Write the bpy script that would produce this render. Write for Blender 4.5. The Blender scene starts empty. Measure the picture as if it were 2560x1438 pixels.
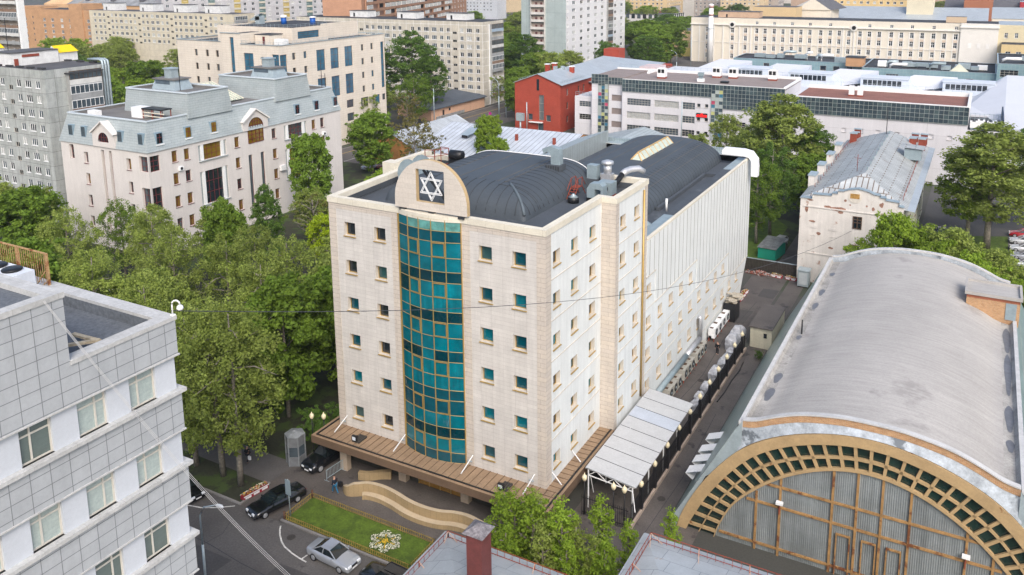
import bpy, math, random
import numpy as np
from mathutils import Vector, Matrix
R=math.radians; PI=math.pi
sc=bpy.context.scene; COL=sc.collection
# ---------------------------------------------------------------- camera
cam=bpy.data.objects.new('camera',bpy.data.cameras.new('camera')); COL.objects.link(cam); sc.camera=cam
cd=cam.data; cd.sensor_fit='HORIZONTAL'; cd.sensor_width=36.0
FPX=2103.52; PPX=1328.61; PPY=310.38; PITCH=0.186769299; ROLL=-0.00663614; YAW=-0.496001275
cd.lens=36.0*FPX/2560; cd.shift_x=-(PPX-1280)/2560; cd.shift_y=(PPY-719)/2560
cd.clip_start=0.5; cd.clip_end=6000
def _cam():
    cy,sy=math.cos(YAW),math.sin(YAW); Rz=Matrix(((cy,-sy,0),(sy,cy,0),(0,0,1)))
    Mm=Matrix(((1,0,0),(0,0,-1),(0,1,0)))
    cp,sp=math.cos(PITCH),math.sin(PITCH); Rx=Matrix(((1,0,0),(0,cp,-sp),(0,sp,cp)))
    cr,sr=math.cos(ROLL),math.sin(ROLL); Rr=Matrix(((cr,-sr,0),(sr,cr,0),(0,0,1)))
    W=Rr@Rx@Mm@Rz                       # world -> x right, y down, z forward
    B=Matrix(((1,0,0),(0,-1,0),(0,0,-1)))@W
    m=B.transposed().to_4x4(); m.translation=Vector((30.30,-58.22,48.04)); return m
cam.matrix_world=_cam(); CAMP=Vector((30.30,-58.22,48.04))
# ---------------------------------------------------------------- world and sun
wd=bpy.data.worlds.new('World'); sc.world=wd; wd.use_nodes=True
nt=wd.node_tree; bg=nt.nodes['Background']; sky=nt.nodes.new('ShaderNodeTexSky'); sky.sky_type='NISHITA'
SUN_EL=R(43); SUN_AZ=R(140)             # azimuth clockwise from +Y
sky.sun_disc=False; sky.sun_elevation=SUN_EL; sky.sun_rotation=SUN_AZ; sky.dust_density=4.0; sky.air_density=1.0; sky.ozone_density=1.0
nt.links.new(sky.outputs[0],bg.inputs[0]); bg.inputs[1].default_value=0.15
sl=bpy.data.lights.new('sun','SUN'); sl.energy=1.2; sl.angle=R(30); sl.color=(1,.985,.965)
so=bpy.data.objects.new('sun',sl); COL.objects.link(so)
sd=Vector((math.sin(SUN_AZ)*math.cos(SUN_EL),math.cos(SUN_AZ)*math.cos(SUN_EL),math.sin(SUN_EL)))
so.rotation_euler=sd.to_track_quat('Z','Y').to_euler(); so.location=sd*300
sc.view_settings.view_transform='Standard'; sc.view_settings.look='None'; sc.view_settings.gamma=1; sc.view_settings.exposure=0.72
# ---------------------------------------------------------------- materials
MATS={}
def _n(t,k,**kw):
    n=t.nodes.new(k)
    for a,b in kw.items():
        if a.startswith('i_'): n.inputs[int(a[2:])].default_value=b
        else: setattr(n,a,b)
    return n
def M(name,col,rough=.8,var=.12,scale=.5,spec=.35,metal=0,brick=None,mort=None,streak=0,bump=0,fine=.08,alpha=None,wave=None,colb=None,emit=0,trans=0,blot=None,coat=0,rnd=0):
    """brick=(w,h,mortar,offset,'wall'|'floor'|'xy'), streak=vertical dirt, wave=(axis,period,depth), blot=(col,thresh,scale)"""
    if name in MATS: return MATS[name]
    m=bpy.data.materials.new(name); m.use_nodes=True; t=m.node_tree; N=t.nodes; L=t.links.new
    b=N['Principled BSDF']; tc=_n(t,'ShaderNodeTexCoord'); co=tc.outputs['Object']
    b.inputs['Roughness'].default_value=rough; b.inputs['Specular IOR Level'].default_value=spec; b.inputs['Metallic'].default_value=metal
    if coat: b.inputs['Coat Weight'].default_value=coat
    def rgb(c): return (c[0],c[1],c[2],1)
    cur=None
    if brick:
        w,h,ms,off,mode=brick
        sx=_n(t,'ShaderNodeSeparateXYZ'); L(co,sx.inputs[0]); cx=_n(t,'ShaderNodeCombineXYZ')
        if mode=='wall':
            ad=_n(t,'ShaderNodeMath',operation='ADD'); L(sx.outputs[0],ad.inputs[0]); L(sx.outputs[1],ad.inputs[1]); L(ad.outputs[0],cx.inputs[0]); L(sx.outputs[2],cx.inputs[1])
        elif mode=='yx': L(sx.outputs[1],cx.inputs[0]); L(sx.outputs[0],cx.inputs[1])
        else: L(sx.outputs[0],cx.inputs[0]); L(sx.outputs[1],cx.inputs[1])
        bt=_n(t,'ShaderNodeTexBrick'); bt.offset=off; bt.inputs['Scale'].default_value=1; bt.inputs['Brick Width'].default_value=w; bt.inputs['Row Height'].default_value=h
        bt.inputs['Mortar Size'].default_value=ms; bt.inputs['Mortar Smooth'].default_value=.3; bt.inputs['Bias'].default_value=0
        c2=colb or tuple(min(1,x*.92) for x in col)
        bt.inputs['Color1'].default_value=rgb(col); bt.inputs['Color2'].default_value=rgb(c2); bt.inputs['Mortar'].default_value=rgb(mort or tuple(x*.5 for x in col))
        L(cx.outputs[0],bt.inputs['Vector']); cur=bt.outputs['Color']; bf=bt.outputs['Fac']
    def noise(s,d=4,vec=None,r=.6):
        n=_n(t,'ShaderNodeTexNoise'); n.inputs['Scale'].default_value=s; n.inputs['Detail'].default_value=d; n.inputs['Roughness'].default_value=r
        L(vec or co,n.inputs['Vector']); return n.outputs['Fac']
    def mul(cur,fac,lo,hi):
        mr=_n(t,'ShaderNodeMapRange'); mr.inputs[1].default_value=.3; mr.inputs[2].default_value=.7; mr.inputs[3].default_value=lo; mr.inputs[4].default_value=hi; L(fac,mr.inputs[0])
        mx=_n(t,'ShaderNodeMix',data_type='RGBA',blend_type='MULTIPLY'); mx.inputs[0].default_value=1
        if cur is None: mx.inputs[6].default_value=rgb(col)
        else: L(cur,mx.inputs[6])
        L(mr.outputs[0],mx.inputs[7]); return mx.outputs[2]
    if var: cur=mul(cur,noise(scale,5),1-var,1+var)
    if fine: cur=mul(cur,noise(6,4,r=.7),1-fine,1+fine)
    if streak:
        mp=_n(t,'ShaderNodeMapping'); mp.inputs['Scale'].default_value=(1.6,1.6,.12); L(co,mp.inputs[0]); cur=mul(cur,noise(1.3,6,mp.outputs[0]),1-streak,1.03)
    if blot:
        bc,th,bs=blot; f=noise(bs,6,r=.65); mr=_n(t,'ShaderNodeMapRange'); mr.inputs[1].default_value=th; mr.inputs[2].default_value=th+.06; L(f,mr.inputs[0])
        mx=_n(t,'ShaderNodeMix',data_type='RGBA'); L(mr.outputs[0],mx.inputs[0])
        if cur is None: mx.inputs[6].default_value=rgb(col)
        else: L(cur,mx.inputs[6])
        mx.inputs[7].default_value=rgb(bc); cur=mx.outputs[2]
    if rnd:
        oi=_n(t,'ShaderNodeObjectInfo'); hv=_n(t,'ShaderNodeHueSaturation'); mr=_n(t,'ShaderNodeMapRange'); mr.inputs[3].default_value=1-rnd; mr.inputs[4].default_value=1+rnd; L(oi.outputs['Random'],mr.inputs[0]); L(mr.outputs[0],hv.inputs['Value'])
        if cur is None: hv.inputs['Color'].default_value=rgb(col)
        else: L(cur,hv.inputs['Color'])
        cur=hv.outputs[0]
    if cur is None: b.inputs['Base Color'].default_value=rgb(col)
    else: L(cur,b.inputs['Base Color'])
    if bump or wave:
        bp=_n(t,'ShaderNodeBump'); bp.inputs['Strength'].default_value=1; bp.inputs['Distance'].default_value=bump or .05
        if wave:
            wv=_n(t,'ShaderNodeTexWave',wave_type='BANDS',bands_direction=wave[0],wave_profile='SIN'); wv.inputs['Scale'].default_value=PI/10/wave[1]*2/2; wv.inputs['Distortion'].default_value=0; bp.inputs['Distance'].default_value=wave[2]; L(co,wv.inputs['Vector']); L(wv.outputs['Fac'],bp.inputs['Height'])
        else: L(noise(8,4),bp.inputs['Height'])
        L(bp.outputs[0],b.inputs['Normal'])
    if emit: b.inputs['Emission Color'].default_value=rgb(col); b.inputs['Emission Strength'].default_value=emit
    if trans:
        tr=_n(t,'ShaderNodeBsdfTranslucent'); ms=_n(t,'ShaderNodeMixShader'); ms.inputs[0].default_value=trans
        if cur is None: tr.inputs[0].default_value=rgb(col)
        else: L(cur,tr.inputs[0])
        L(b.outputs[0],ms.inputs[1]); L(tr.outputs[0],ms.inputs[2]); L(ms.outputs[0],N['Material Output'].inputs[0])
    MATS[name]=m; return m
def glass(name,col,rough=.06,spec=.8): return M(name,col,rough=rough,var=.35,scale=.6,spec=spec,fine=0)
# ---------------------------------------------------------------- mesh builder and things
ORG={}
def org(o):
    while o is not None:
        if o.name in ORG: return ORG[o.name]
        o=o.parent
    return Vector((0,0,0))
class MB:
    def __init__(s): s.v=[]; s.f=[]; s.m=[]; s.s=[]
    def quad(s,pts,m=0,sm=False):
        i=len(s.v); s.v+= [tuple(p) for p in pts]; s.f.append(tuple(range(i,i+len(pts)))); s.m.append(m); s.s.append(sm); return s
    def box(s,a,b,m=0):
        x0,y0,z0=[min(p,q) for p,q in zip(a,b)]; x1,y1,z1=[max(p,q) for p,q in zip(a,b)]
        i=len(s.v); s.v+=[(x0,y0,z0),(x1,y0,z0),(x1,y1,z0),(x0,y1,z0),(x0,y0,z1),(x1,y0,z1),(x1,y1,z1),(x0,y1,z1)]
        for f in ((0,3,2,1),(4,5,6,7),(0,1,5,4),(1,2,6,5),(2,3,7,6),(3,0,4,7)): s.f.append(tuple(i+k for k in f)); s.m.append(m); s.s.append(False)
        return s
    def bar(s,p,q,w,h=None,m=0,up=(0,0,1)):
        p=Vector(p); q=Vector(q); h=h or w; d=(q-p).normalized(); u=Vector(up)
        if abs(d.dot(u))>.98: u=Vector((1,0,0))
        a=d.cross(u).normalized()*w/2; c=a.cross(d).normalized()*h/2
        i=len(s.v); s.v+=[tuple(x) for x in (p-a-c,p+a-c,p+a+c,p-a+c,q-a-c,q+a-c,q+a+c,q-a+c)]
        for f in ((0,1,2,3),(7,6,5,4),(0,4,5,1),(1,5,6,2),(2,6,7,3),(3,7,4,0)): s.f.append(tuple(i+k for k in f)); s.m.append(m); s.s.append(False)
        return s
    def tube(s,pts,r,n=8,m=0,sm=True,cap=True):
        pts=[Vector(p) for p in pts]; rs=r if isinstance(r,(list,tuple)) else [r]*len(pts); i0=len(s.v)
        for k,p in enumerate(pts):
            d=(pts[min(k+1,len(pts)-1)]-pts[max(k-1,0)]).normalized(); u=Vector((0,0,1)) if abs(d.z)<.95 else Vector((1,0,0))
            a=d.cross(u).normalized(); b=d.cross(a).normalized()
            for j in range(n): t=2*PI*j/n; s.v.append(tuple(p+(a*math.cos(t)+b*math.sin(t))*rs[k]))
        for k in range(len(pts)-1):
            for j in range(n): a=i0+k*n+j; b=i0+k*n+(j+1)%n; s.f.append((a,a+n,b+n,b)); s.m.append(m); s.s.append(sm)
        if cap: s.f.append(tuple(i0+j for j in range(n))); s.f.append(tuple(i0+(len(pts)-1)*n+j for j in reversed(range(n)))); s.m+=[m,m]; s.s+=[False,False]
        return s
    def cyl(s,c,r,h,n=14,m=0,r2=None): 
        c=Vector(c); return s.tube([c,c+Vector((0,0,h))],[r,r if r2 is None else r2],n,m)
    def lathe(s,c,prof,n=12,m=0):
        c=Vector(c); return s.tube_z(c,prof,n,m)
    def tube_z(s,c,prof,n,m):
        i0=len(s.v)
        for r,z in prof:
            for j in range(n): t=2*PI*j/n; s.v.append((c.x+r*math.cos(t),c.y+r*math.sin(t),c.z+z))
        for k in range(len(prof)-1):
            for j in range(n): a=i0+k*n+j; b=i0+k*n+(j+1)%n; s.f.append((a,b,b+n,a+n)); s.m.append(m); s.s.append(True)
        s.f.append(tuple(i0+j for j in reversed(range(n)))); s.f.append(tuple(i0+(len(prof)-1)*n+j for j in range(n))); s.m+=[m,m]; s.s+=[False,False]
        return s
    def grid(s,rows,m=0,sm=False,close=False):
        """rows: list of equal-length point lists"""
        i0=len(s.v); n=len(rows[0])
        for r in rows: s.v+=[tuple(p) for p in r]
        for k in range(len(rows)-1):
            for j in range(n-1+(1 if close else 0)):
                a=i0+k*n+j; b=i0+k*n+(j+1)%n; s.f.append((a,b,b+n,a+n)); s.m.append(m if not callable(m) else m(k,j)); s.s.append(sm)
        return s
    def prism(s,poly,z0,z1,m=0,mt=None):
        """poly ccw list of (x,y)"""
        i=len(s.v); n=len(poly); s.v+=[(x,y,z0) for x,y in poly]+[(x,y,z1) for x,y in poly]
        for j in range(n): k=(j+1)%n; s.f.append((i+j,i+k,i+n+k,i+n+j)); s.m.append(m); s.s.append(False)
        s.f.append(tuple(i+n+j for j in range(n))); s.m.append(m if mt is None else mt); s.s.append(False)
        s.f.append(tuple(i+j for j in reversed(range(n)))); s.m.append(m); s.s.append(False); return s
    def ext(s,poly,fn,d0,d1,m=0,me=None):
        """poly of 2D pts, fn(a,b,d)->3D ; extrude in d"""
        n=len(poly); A=[fn(a,b,d0) for a,b in poly]; B=[fn(a,b,d1) for a,b in poly]; i=len(s.v); s.v+=A+B
        for j in range(n): k=(j+1)%n; s.f.append((i+j,i+k,i+n+k,i+n+j)); s.m.append(m if me is None else me); s.s.append(False)
        s.f.append(tuple(i+n+j for j in range(n))); s.m.append(m); s.s.append(False)
        s.f.append(tuple(i+j for j in reversed(range(n)))); s.m.append(m); s.s.append(False); return s
    def mesh(s,name,mats,off=(0,0,0)):
        me=bpy.data.meshes.new(name); o=Vector(off)
        me.from_pydata([(x-o.x,y-o.y,z-o.z) for x,y,z in s.v],[],s.f); 
        for m in (mats if isinstance(mats,(list,tuple)) else [mats]): me.materials.append(m)
        me.polygons.foreach_set('material_index',s.m); me.polygons.foreach_set('use_smooth',s.s); me.update(); return me
    def build(s,name,mats,parent=None,loc=None,kind=None):
        off=org(parent) if parent is not None else (Vector(loc) if loc is not None else Vector((0,0,0)))
        o=bpy.data.objects.new(name,s.mesh(name,mats,off)); COL.objects.link(o)
        if parent is not None: o.parent=parent
        else: o.location=off; ORG[o.name]=off
        if kind: o['kind']=kind
        return o
def tag(o,label,cat,group=None,kind=None):
    o['label']=label; o['category']=cat
    if group: o['group']=group
    if kind: o['kind']=kind
    return o
def thing(name,label,cat,loc,group=None,rz=0,local=False):
    o=bpy.data.objects.new(name,None); COL.objects.link(o); o.location=loc; o.rotation_euler=(0,0,rz); o.empty_display_size=.5
    ORG[o.name]=Vector((0,0,0)) if local else Vector(loc); return tag(o,label,cat,group)
KIDS={}
def copytree(root,loc,rz=0,label=None,scale=None,sw=None):
    def cp(o,par):
        c=o.copy(); COL.objects.link(c)
        if par is not None: c.parent=par
        if sw:
            for sl_ in c.material_slots:
                if sl_.material and sl_.material.name in sw: sl_.link='OBJECT'; sl_.material=MATS[sw[sl_.material.name]]
        for k in o.children: cp(k,c)
        return c
    r=cp(root,None); r.location=loc; r.rotation_euler=(0,0,rz)
    if scale: r.scale=(scale,)*3 if not isinstance(scale,tuple) else scale
    if label: r['label']=label
    return r
# ---------------------------------------------------------------- windows and facades
WCACHE={}
def win_meshes(w,h,nx,nz,fm,gm,t,sill,split,arch):
    key=(round(w,2),round(h,2),nx,nz,fm.name,gm.name,t,sill,split)
    if key in WCACHE: return WCACHE[key]
    f=MB(); d=.07; xs=[-w/2+ w*i/nx for i in range(nx+1)]; zs=[h*i/nz for i in range(nz+1)]
    if nz==2: zs=[0,h*.62,h]
    if nx<0:
        xm=-w/2+w*(.36 if nx==-1 else .64); xs=[-w/2,xm,w/2]; zs=[0,h*.72,h]; nx=2; nz=9
    for i,x in enumerate(xs):
        a=x if i==0 else (x-t if i==nx else x-t/2); f.box((a,-d/2,0),(a+t,d/2,h))
    for j,z in enumerate(zs):
        a=z if j==0 else (z-t if j==nz else z-t/2)
        for i in range(nx): 
            x0=xs[i]+(t if i==0 else t/2); x1=xs[i+1]-(t if i==nx-1 else t/2); f.box((x0,-d/2+.004,a+.001),(x1,d/2-.004,a+t))
    if sill: f.box((-w/2-.08,-split-.12,-.07),(w/2+.08,-d/2-.005,-.01))
    g=MB(); g.quad([(-w/2+t*.5,.01,t*.5),(w/2-t*.5,.01,t*.5),(w/2-t*.5,.01,h-t*.5),(-w/2+t*.5,.01,h-t*.5)])
    if nx==0: pass
    both=MB(); both.v=f.v+g.v; both.f=f.f+[tuple(i+len(f.v) for i in q) for q in g.f]; both.m=[0]*len(f.f)+[1]*len(g.f); both.s=[False]*len(both.f)
    r=(f.mesh('window',fm),g.mesh('pane',gm),both.mesh('window',[fm,gm])); WCACHE[key]=r; return r
PEND={}
def facade(root,p0,p1,z0,z1,holes,wm,depth=.25,name='wall',rev=None,near=False,wallobj=True,extra=None):
    """holes: (u centre, z bottom, w, h, style)"""
    p0=Vector((p0[0],p0[1],0)); p1=Vector((p1[0],p1[1],0)); L_=(p1-p0).length; u=(p1-p0)/L_; n=Vector((u.y,-u.x,0)); th=math.atan2(u.y,u.x)
    us=sorted(set([0,L_]+[round(c,4) for h in holes for c in (h[0]-h[2]/2,h[0]+h[2]/2) if 0<c<L_])); zs=sorted(set([z0,z1]+[round(c,4) for h in holes for c in (h[1],h[1]+h[3]) if z0<c<z1]))
    mb=MB(); P=lambda a,z,d=0: tuple(p0+u*a-n*d+Vector((0,0,z)))
    # merge: per z band, runs of solid cells
    for k in range(len(zs)-1):
        zc=(zs[k]+zs[k+1])/2; hs=sorted((h[0]-h[2]/2,h[0]+h[2]/2) for h in holes if h[1]<zc<h[1]+h[3]); a=0
        for s,e in hs+[(L_,L_)]:
            if s-a>1e-4: mb.quad([P(a,zs[k]),P(s,zs[k]),P(s,zs[k+1]),P(a,zs[k+1])])
            a=max(a,e)
    for c,b,w,h,st in holes:
        a,e,t=c-w/2,c+w/2,b+h; D=depth
        for q in ([P(a,b),P(a,b,D),P(a,t,D),P(a,t)],[P(e,b,D),P(e,b),P(e,t),P(e,t,D)],[P(a,b),P(e,b),P(e,b,D),P(a,b,D)],[P(a,t,D),P(e,t,D),P(e,t),P(a,t)]): mb.quad(q,1)
        if st is not None: PEND.setdefault(root.name,[]).append((root,P(c,b,depth),th,w,h,st,near,depth))
    if extra: extra(mb,P)
    if wallobj: return mb.build(name,[wm,rev or wm],root)
    return mb
STY={}
def flush_windows():
    rnd=random.Random(4)
    for rn,ws in PEND.items():
        root=ws[0][0]; o0=org(root); ws.sort(key=lambda w:(Vector(w[1])-CAMP).length); rest=MB(); rmats=[]
        for i,(r_,p,th,w,h,st,near,depth) in enumerate(ws):
            nx,nz,fm,gl,t,sill=STY[st]; gm=rnd.choice(gl); fr,pa,both=win_meshes(w,h,nx,nz,fm,gm,t,sill,depth,0)
            if i<100:
                o=bpy.data.objects.new('window',fr if near else both); COL.objects.link(o); o.parent=root; o.location=Vector(p)-o0; o.rotation_euler=(0,0,th)
                if near:
                    g=bpy.data.objects.new('pane',pa); COL.objects.link(g); g.parent=o
            else:
                mt=Matrix.Translation(Vector(p))@Matrix.Rotation(th,4,'Z'); i0=len(rest.v); rest.v+=[tuple(mt@v.co) for v in both.vertices]
                for pl in both.polygons:
                    m=both.materials[pl.material_index]
                    if m not in rmats: rmats.append(m)
                    rest.f.append(tuple(i0+k for k in pl.vertices)); rest.m.append(rmats.index(m)); rest.s.append(False)
        if rest.f: rest.build('window',rmats,root,kind='stuff')
# ================================================================ shared materials
rng=random.Random(7)
m_stone=M('pale_stone_tile',(.585,.56,.525),brick=(1.15,.37,.008,.0,'wall'),mort=(.36,.33,.31),colb=(.54,.515,.485),blot=((.50,.40,.355),.71,.45),var=.07,streak=.12,fine=.05,rough=.6)
m_quoin=M('beige_quoin_stone',(.55,.49,.42),brick=(1.5,.42,.012,.5,'wall'),mort=(.25,.2,.16),colb=(.5,.45,.40),var=.06,streak=.1,rough=.7)
m_stucco=M('white_stucco',(.66,.685,.68),var=.05,streak=.12,fine=.04)
m_reveal=M('window_reveal_stone',(.57,.53,.47),var=.08,streak=.08)
m_cap=M('cream_parapet_cap',(.64,.60,.50),brick=(1.8,9,.01,0,'xy'),mort=(.35,.3,.22),var=.08,fine=.06)
m_roof=M('dark_roofing_felt',(.062,.072,.085),rough=.75,var=.15,scale=.25,fine=.12,bump=.01,blot=((.12,.135,.15),.62,.14))
m_vault=M('dark_vault_felt',(.055,.067,.08),rough=.65,var=.12,scale=.3,fine=.1,bump=.01)
m_seam=M('felt_seam',(.03,.034,.04),var=0)
m_seaml=M('felt_seam_rust',(.13,.115,.095),var=.2,scale=1)
m_gold=M('gold_anodised_frame',(.42,.28,.09),rough=.35,spec=.5,metal=.35,var=.08)
m_panel=M('white_profiled_panel',(.66,.68,.67),var=.04,streak=.1,fine=.03,rough=.6)
m_joint=M('dark_panel_joint',(.10,.075,.055),var=0)
m_brown=M('brown_seamed_metal',(.27,.185,.115),var=.14,scale=.9,fine=.15,streak=0,rough=.55,blot=((.40,.33,.26),.67,.35))
m_browns=M('brown_seam_edge',(.13,.085,.055),var=.1)
m_white=M('white_paint',(.74,.75,.75),var=.04,rough=.5)
m_galv=M('galvanised_sheet',(.36,.43,.46),rough=.42,metal=.3,var=.12,scale=1.2)
m_galv2=M('grey_blue_duct',(.26,.325,.355),rough=.45,metal=.2,var=.12,scale=1.2)
m_chrome=M('polished_steel',(.55,.56,.58),rough=.42,metal=.6,var=.05)
m_black=M('black_plastic',(.012,.013,.015),rough=.4,var=.1)
m_blackp=M('black_painted_iron',(.014,.014,.016),rough=.5,var=.15)
m_redp=M('red_primer_steel',(.23,.05,.03),var=.2,scale=3)
m_shadow=M('painted_interior_shade',(.02,.02,.022),var=.1)  # near-black colour stands in for shade inside openings and loggias
m_brick_t=M('tan_brick',(.44,.25,.11),brick=(.26,.085,.01,.5,'wall'),mort=(.42,.36,.28),colb=(.35,.17,.07),var=.12,scale=1.5,fine=.1)
g_teal=glass('teal_glass',(.0,.125,.165)); g_teald=glass('dark_teal_glass',(.0,.06,.085)); g_tealb=M('bright_teal_blind',(.0,.17,.22),rough=.12,spec=.8,var=.3,scale=.8,streak=.45,fine=.1); g_tealc=M('crumpled_teal_film',(.10,.27,.25),rough=.3,var=.5,scale=1.2)
g_dark=glass('dark_glass',(.012,.018,.024)); g_mid=glass('grey_glass',(.06,.08,.095)); g_cur=M('pale_curtain',(.38,.39,.38),rough=.35,var=.3,scale=2); g_blue=glass('blue_tinted_glass',(.035,.12,.19)); g_amber=glass('amber_reflecting_glass',(.16,.10,.012)); g_frost=M('milky_blind_glass',(.34,.40,.385),rough=.25,var=.08,scale=3,spec=.6); g_frostd=M('green_grey_glass',(.10,.13,.12),rough=.12,var=.15,spec=.7); g_green=glass('dark_green_glass',(.012,.03,.026))
f_white=m_white; f_brown=M('maroon_frame',(.12,.02,.018),var=.05); f_dkbr=M('dark_brown_frame',(.09,.055,.035),var=.1); f_grey=M('grey_frame',(.38,.36,.32),var=.05)
STY['main']=(1,1,m_gold,[g_teal,g_teald,g_dark,g_teald,g_tealb,glass('dull_teal_glass',(.02,.07,.075),rough=.15)],.07,True)
STY['stair']=(1,1,f_brown,[g_amber,g_dark,g_mid],.08,True)
STY['mans']=(2,2,f_brown,[g_amber,g_dark,g_mid,g_amber],.07,True)
STY['strip']=(6,3,f_brown,[g_amber,g_dark],.08,False)
STY['bays']=(2,3,f_brown,[g_dark,g_mid],.09,False)
STY['flats2']=(2,1,f_white,[g_dark,g_mid,g_mid,g_cur,g_dark],.1,True)
STY['flats3']=(3,1,f_white,[g_dark,g_mid,g_mid,g_cur,g_dark],.1,True)
STY['stairflat']=(2,1,f_grey,[g_dark],.09,False)
STY['office']=(2,1,f_dkbr,[g_dark,g_mid,g_blue],.07,False)
STY['blue']=(2,3,f_dkbr,[g_blue,g_blue],.08,False)
STY['bluet']=(1,8,f_dkbr,[g_blue],.08,False)
STY['school']=(8,3,f_grey,[g_mid,g_cur,g_mid],.07,False)
STY['school4']=(4,3,f_grey,[g_mid,g_dark],.07,False)
STY['schools']=(1,1,f_grey,[g_dark],.09,True)
STY['tower']=(2,1,f_white,[g_mid,g_cur,g_dark,g_mid],.12,True)
STY['factory']=(2,2,f_white,[g_dark,g_dark,g_mid],.12,True)
STY['front']=(2,2,f_grey,[g_frost,g_frost,g_frostd],.09,False)
f_fr=M('pale_beige_frame',(.52,.50,.45),var=.05)
STY['frontL']=(-1,2,f_fr,[g_frost,g_frost,g_frostd],.075,False)
STY['frontR']=(-2,2,f_fr,[g_frost,g_frost,g_frostd],.075,False)
STY['frontn']=(1,2,f_grey,[g_frost,g_frostd],.09,False)
STY['wood']=(2,3,f_dkbr,[g_dark],.1,True)
STY['plain']=(1,1,f_grey,[g_dark,g_mid],.09,False)
# ================================================================ the main building
def main_building():
    B=thing('office_building','pale stone seven-storey building with curved teal glass bay, arched roof fin and brown canopy','building',(-11,0,0))
    rows=[23.23-3.72*k for k in range(6)]
    H=[(x,z,1.3,1.33,'main') for x in (2.43,5.95,17.24,20.54) for z in rows]+[(11.53,3.5,6.65,23.05,None)]
    facade(B,(-23,0),(0,0),3.2,26.4,H,m_stone,.42,rev=m_reveal,near=True)
    H=[(y,z,1.33,1.33,'main') for y in (2.06,5.55,9.4) for z in rows]
    facade(B,(0,0),(0,11.4),3.2,26.4,H,m_stucco,.42,rev=m_reveal,near=True)
    facade(B,(0,11.4),(1.48,11.4),0,26.4,[],m_quoin)
    H=[(y-11.4,z,1.3,1.3,'main') for y in (13.1,16.67) for z in [23.5-3.72*k for k in range(7)]]
    facade(B,(1.48,11.4),(1.48,19.56),0,26.4,H,m_stucco,.42,rev=m_reveal,near=True)
    H=[(.95+3.58*i,14.05,1.3,1.3,'main') for i in (0,)]+[(.95+3.58*i,10.5,1.3,1.3,'main') for i in range(5)]+[(.95+3.58*i,6.95,1.3,1.3,'main') for i in range(9)]
    facade(B,(1.48,19.56),(1.48,62.3),5.2,20.3,H,m_stucco,.42,rev=m_reveal,near=True)
    H=[(.95+3.58*i,3.35,1.3,1.3,'main') for i in range(11)]
    facade(B,(1.48,19.56),(1.48,58.6),0,5.2,H,m_stucco,.42,rev=m_reveal,near=True)
    # plain hidden sides
    w=MB(); w.quad([(-24.2,20,0),(-23,0,0),(-23,0,26.4),(-24.2,20,26.4)]); w.quad([(1.48,19.56,20),(-24.2,19.56,20),(-24.2,19.56,26.4),(1.48,19.56,26.4)])
    w.quad([(1.48,62.3,5.2),(-25.3,62.3,5.2),(-25.3,62.3,20.3),(1.48,62.3,20.3)]); w.quad([(-25.3,62.3,0),(-25.3,20,0),(-25.3,20,20.3),(-25.3,62.3,20.3)])
    w.quad([(1.48,58.6,0),(1.48,62.3,5.2),(1.48,58.6,5.2)]) ; w.quad([(1.48,58.6,5.2),(-25.3,58.6,5.2),(-25.3,62.3,5.2),(1.48,62.3,5.2)])
    w.build('side_wall',m_stucco,B)
    ge=MB(); ge.box((-1.6,58.7,0.1),(.4,58.9,5.1)); 
    for x in (-1.6,-.6,.34): ge.box((x,58.92,0.1),(x+.07,59,5.1),1)
    ge.build('glazed_end',[g_blue,m_blackp],B)
    # profiled panels on the long side with stepped lower edge, and their joints
    steps=[(19.56,22.35,16.4),(22.35,37.0,12.8),(37.0,51.5,9.1),(51.5,62.3,5.3)]
    p=MB(); j=MB()
    for a,b,z in steps:
        p.box((1.49,a,z),(1.55,b,20.25)); j.box((1.49,a,z-.13),(1.60,b,z-.003),1)
    y=20.4
    while y<62.2:
        z=[s[2] for s in steps if s[0]<=y<s[1]][0]; j.box((1.552,y,z),(1.566,y+.06,20.2)); y+=1.36
    p.build('wall_panel',m_panel,B)
    for z in (12.7,9.02,5.45): j.box((1.485,19.6,z),(1.52,{12.7:22.3,9.02:37,5.45:51.5}[z],z+.07),1)
    j.box((1.485,19.6,1.9),(1.52,58.6,1.97),1)
    j.build('panel_joint',[m_joint,m_reveal],B)
    for k in range(5):
        z=22.17-3.68*k; q=MB().box((.003,1.05,z),(.05,11.35,z+.08)); q.box((1.483,12.1,z),(1.53,18.1,z+.08)); q.build('string_course',m_reveal,B)
    # quoin strips
    q=MB()
    for a,b in ((-23.02,-22.15),(-15.7,-14.82),(-8.18,-7.3),(-.8,.02)): q.box((a,-.025,3.3),(b,.02,26.35))
    q.box((-.02,-.02,3.3),(.025,1.0,26.35)); q.box((1.46,11.38,0),(1.505,12.1,26.35)); q.box((1.46,18.75,0),(1.507,19.57,26.35))
    q.box((-23.0,-.022,25.75),(-14.9,.02,26.38)); q.box((-8.1,-.022,25.75),(0,.02,26.38)); q.build('corner_stones',m_quoin,B)
    MB().tube([(1.62,18.3,3.8),(1.62,18.3,26.0)],.11,8).build('drainpipe',m_gold,B)
    # parapet caps
    c=MB()
    def cap(a,b,wd,z0=26.3,z1=26.84):
        c.bar((a[0],a[1],(z0+z1)/2),(b[0],b[1],(z0+z1)/2),wd,z1-z0)
    c.prism([(-23.08,-.1),(-14.8,-.1),(-14.8,.55),(-22.4,.55)],26.3,26.84); c.prism([(-8.2,-.1),(.1,-.1),(-.55,.55),(-8.2,.55)],26.3,26.84)
    arc=[]
    for i in range(13):
        a=-14.8+6.65*i/12; s=.7*(1-((i-6)/6)**2); arc.append((a,-s-.1))
    c.prism(arc+[(-8.15,.5),(-14.8,.5)],26.303,26.8)
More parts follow.
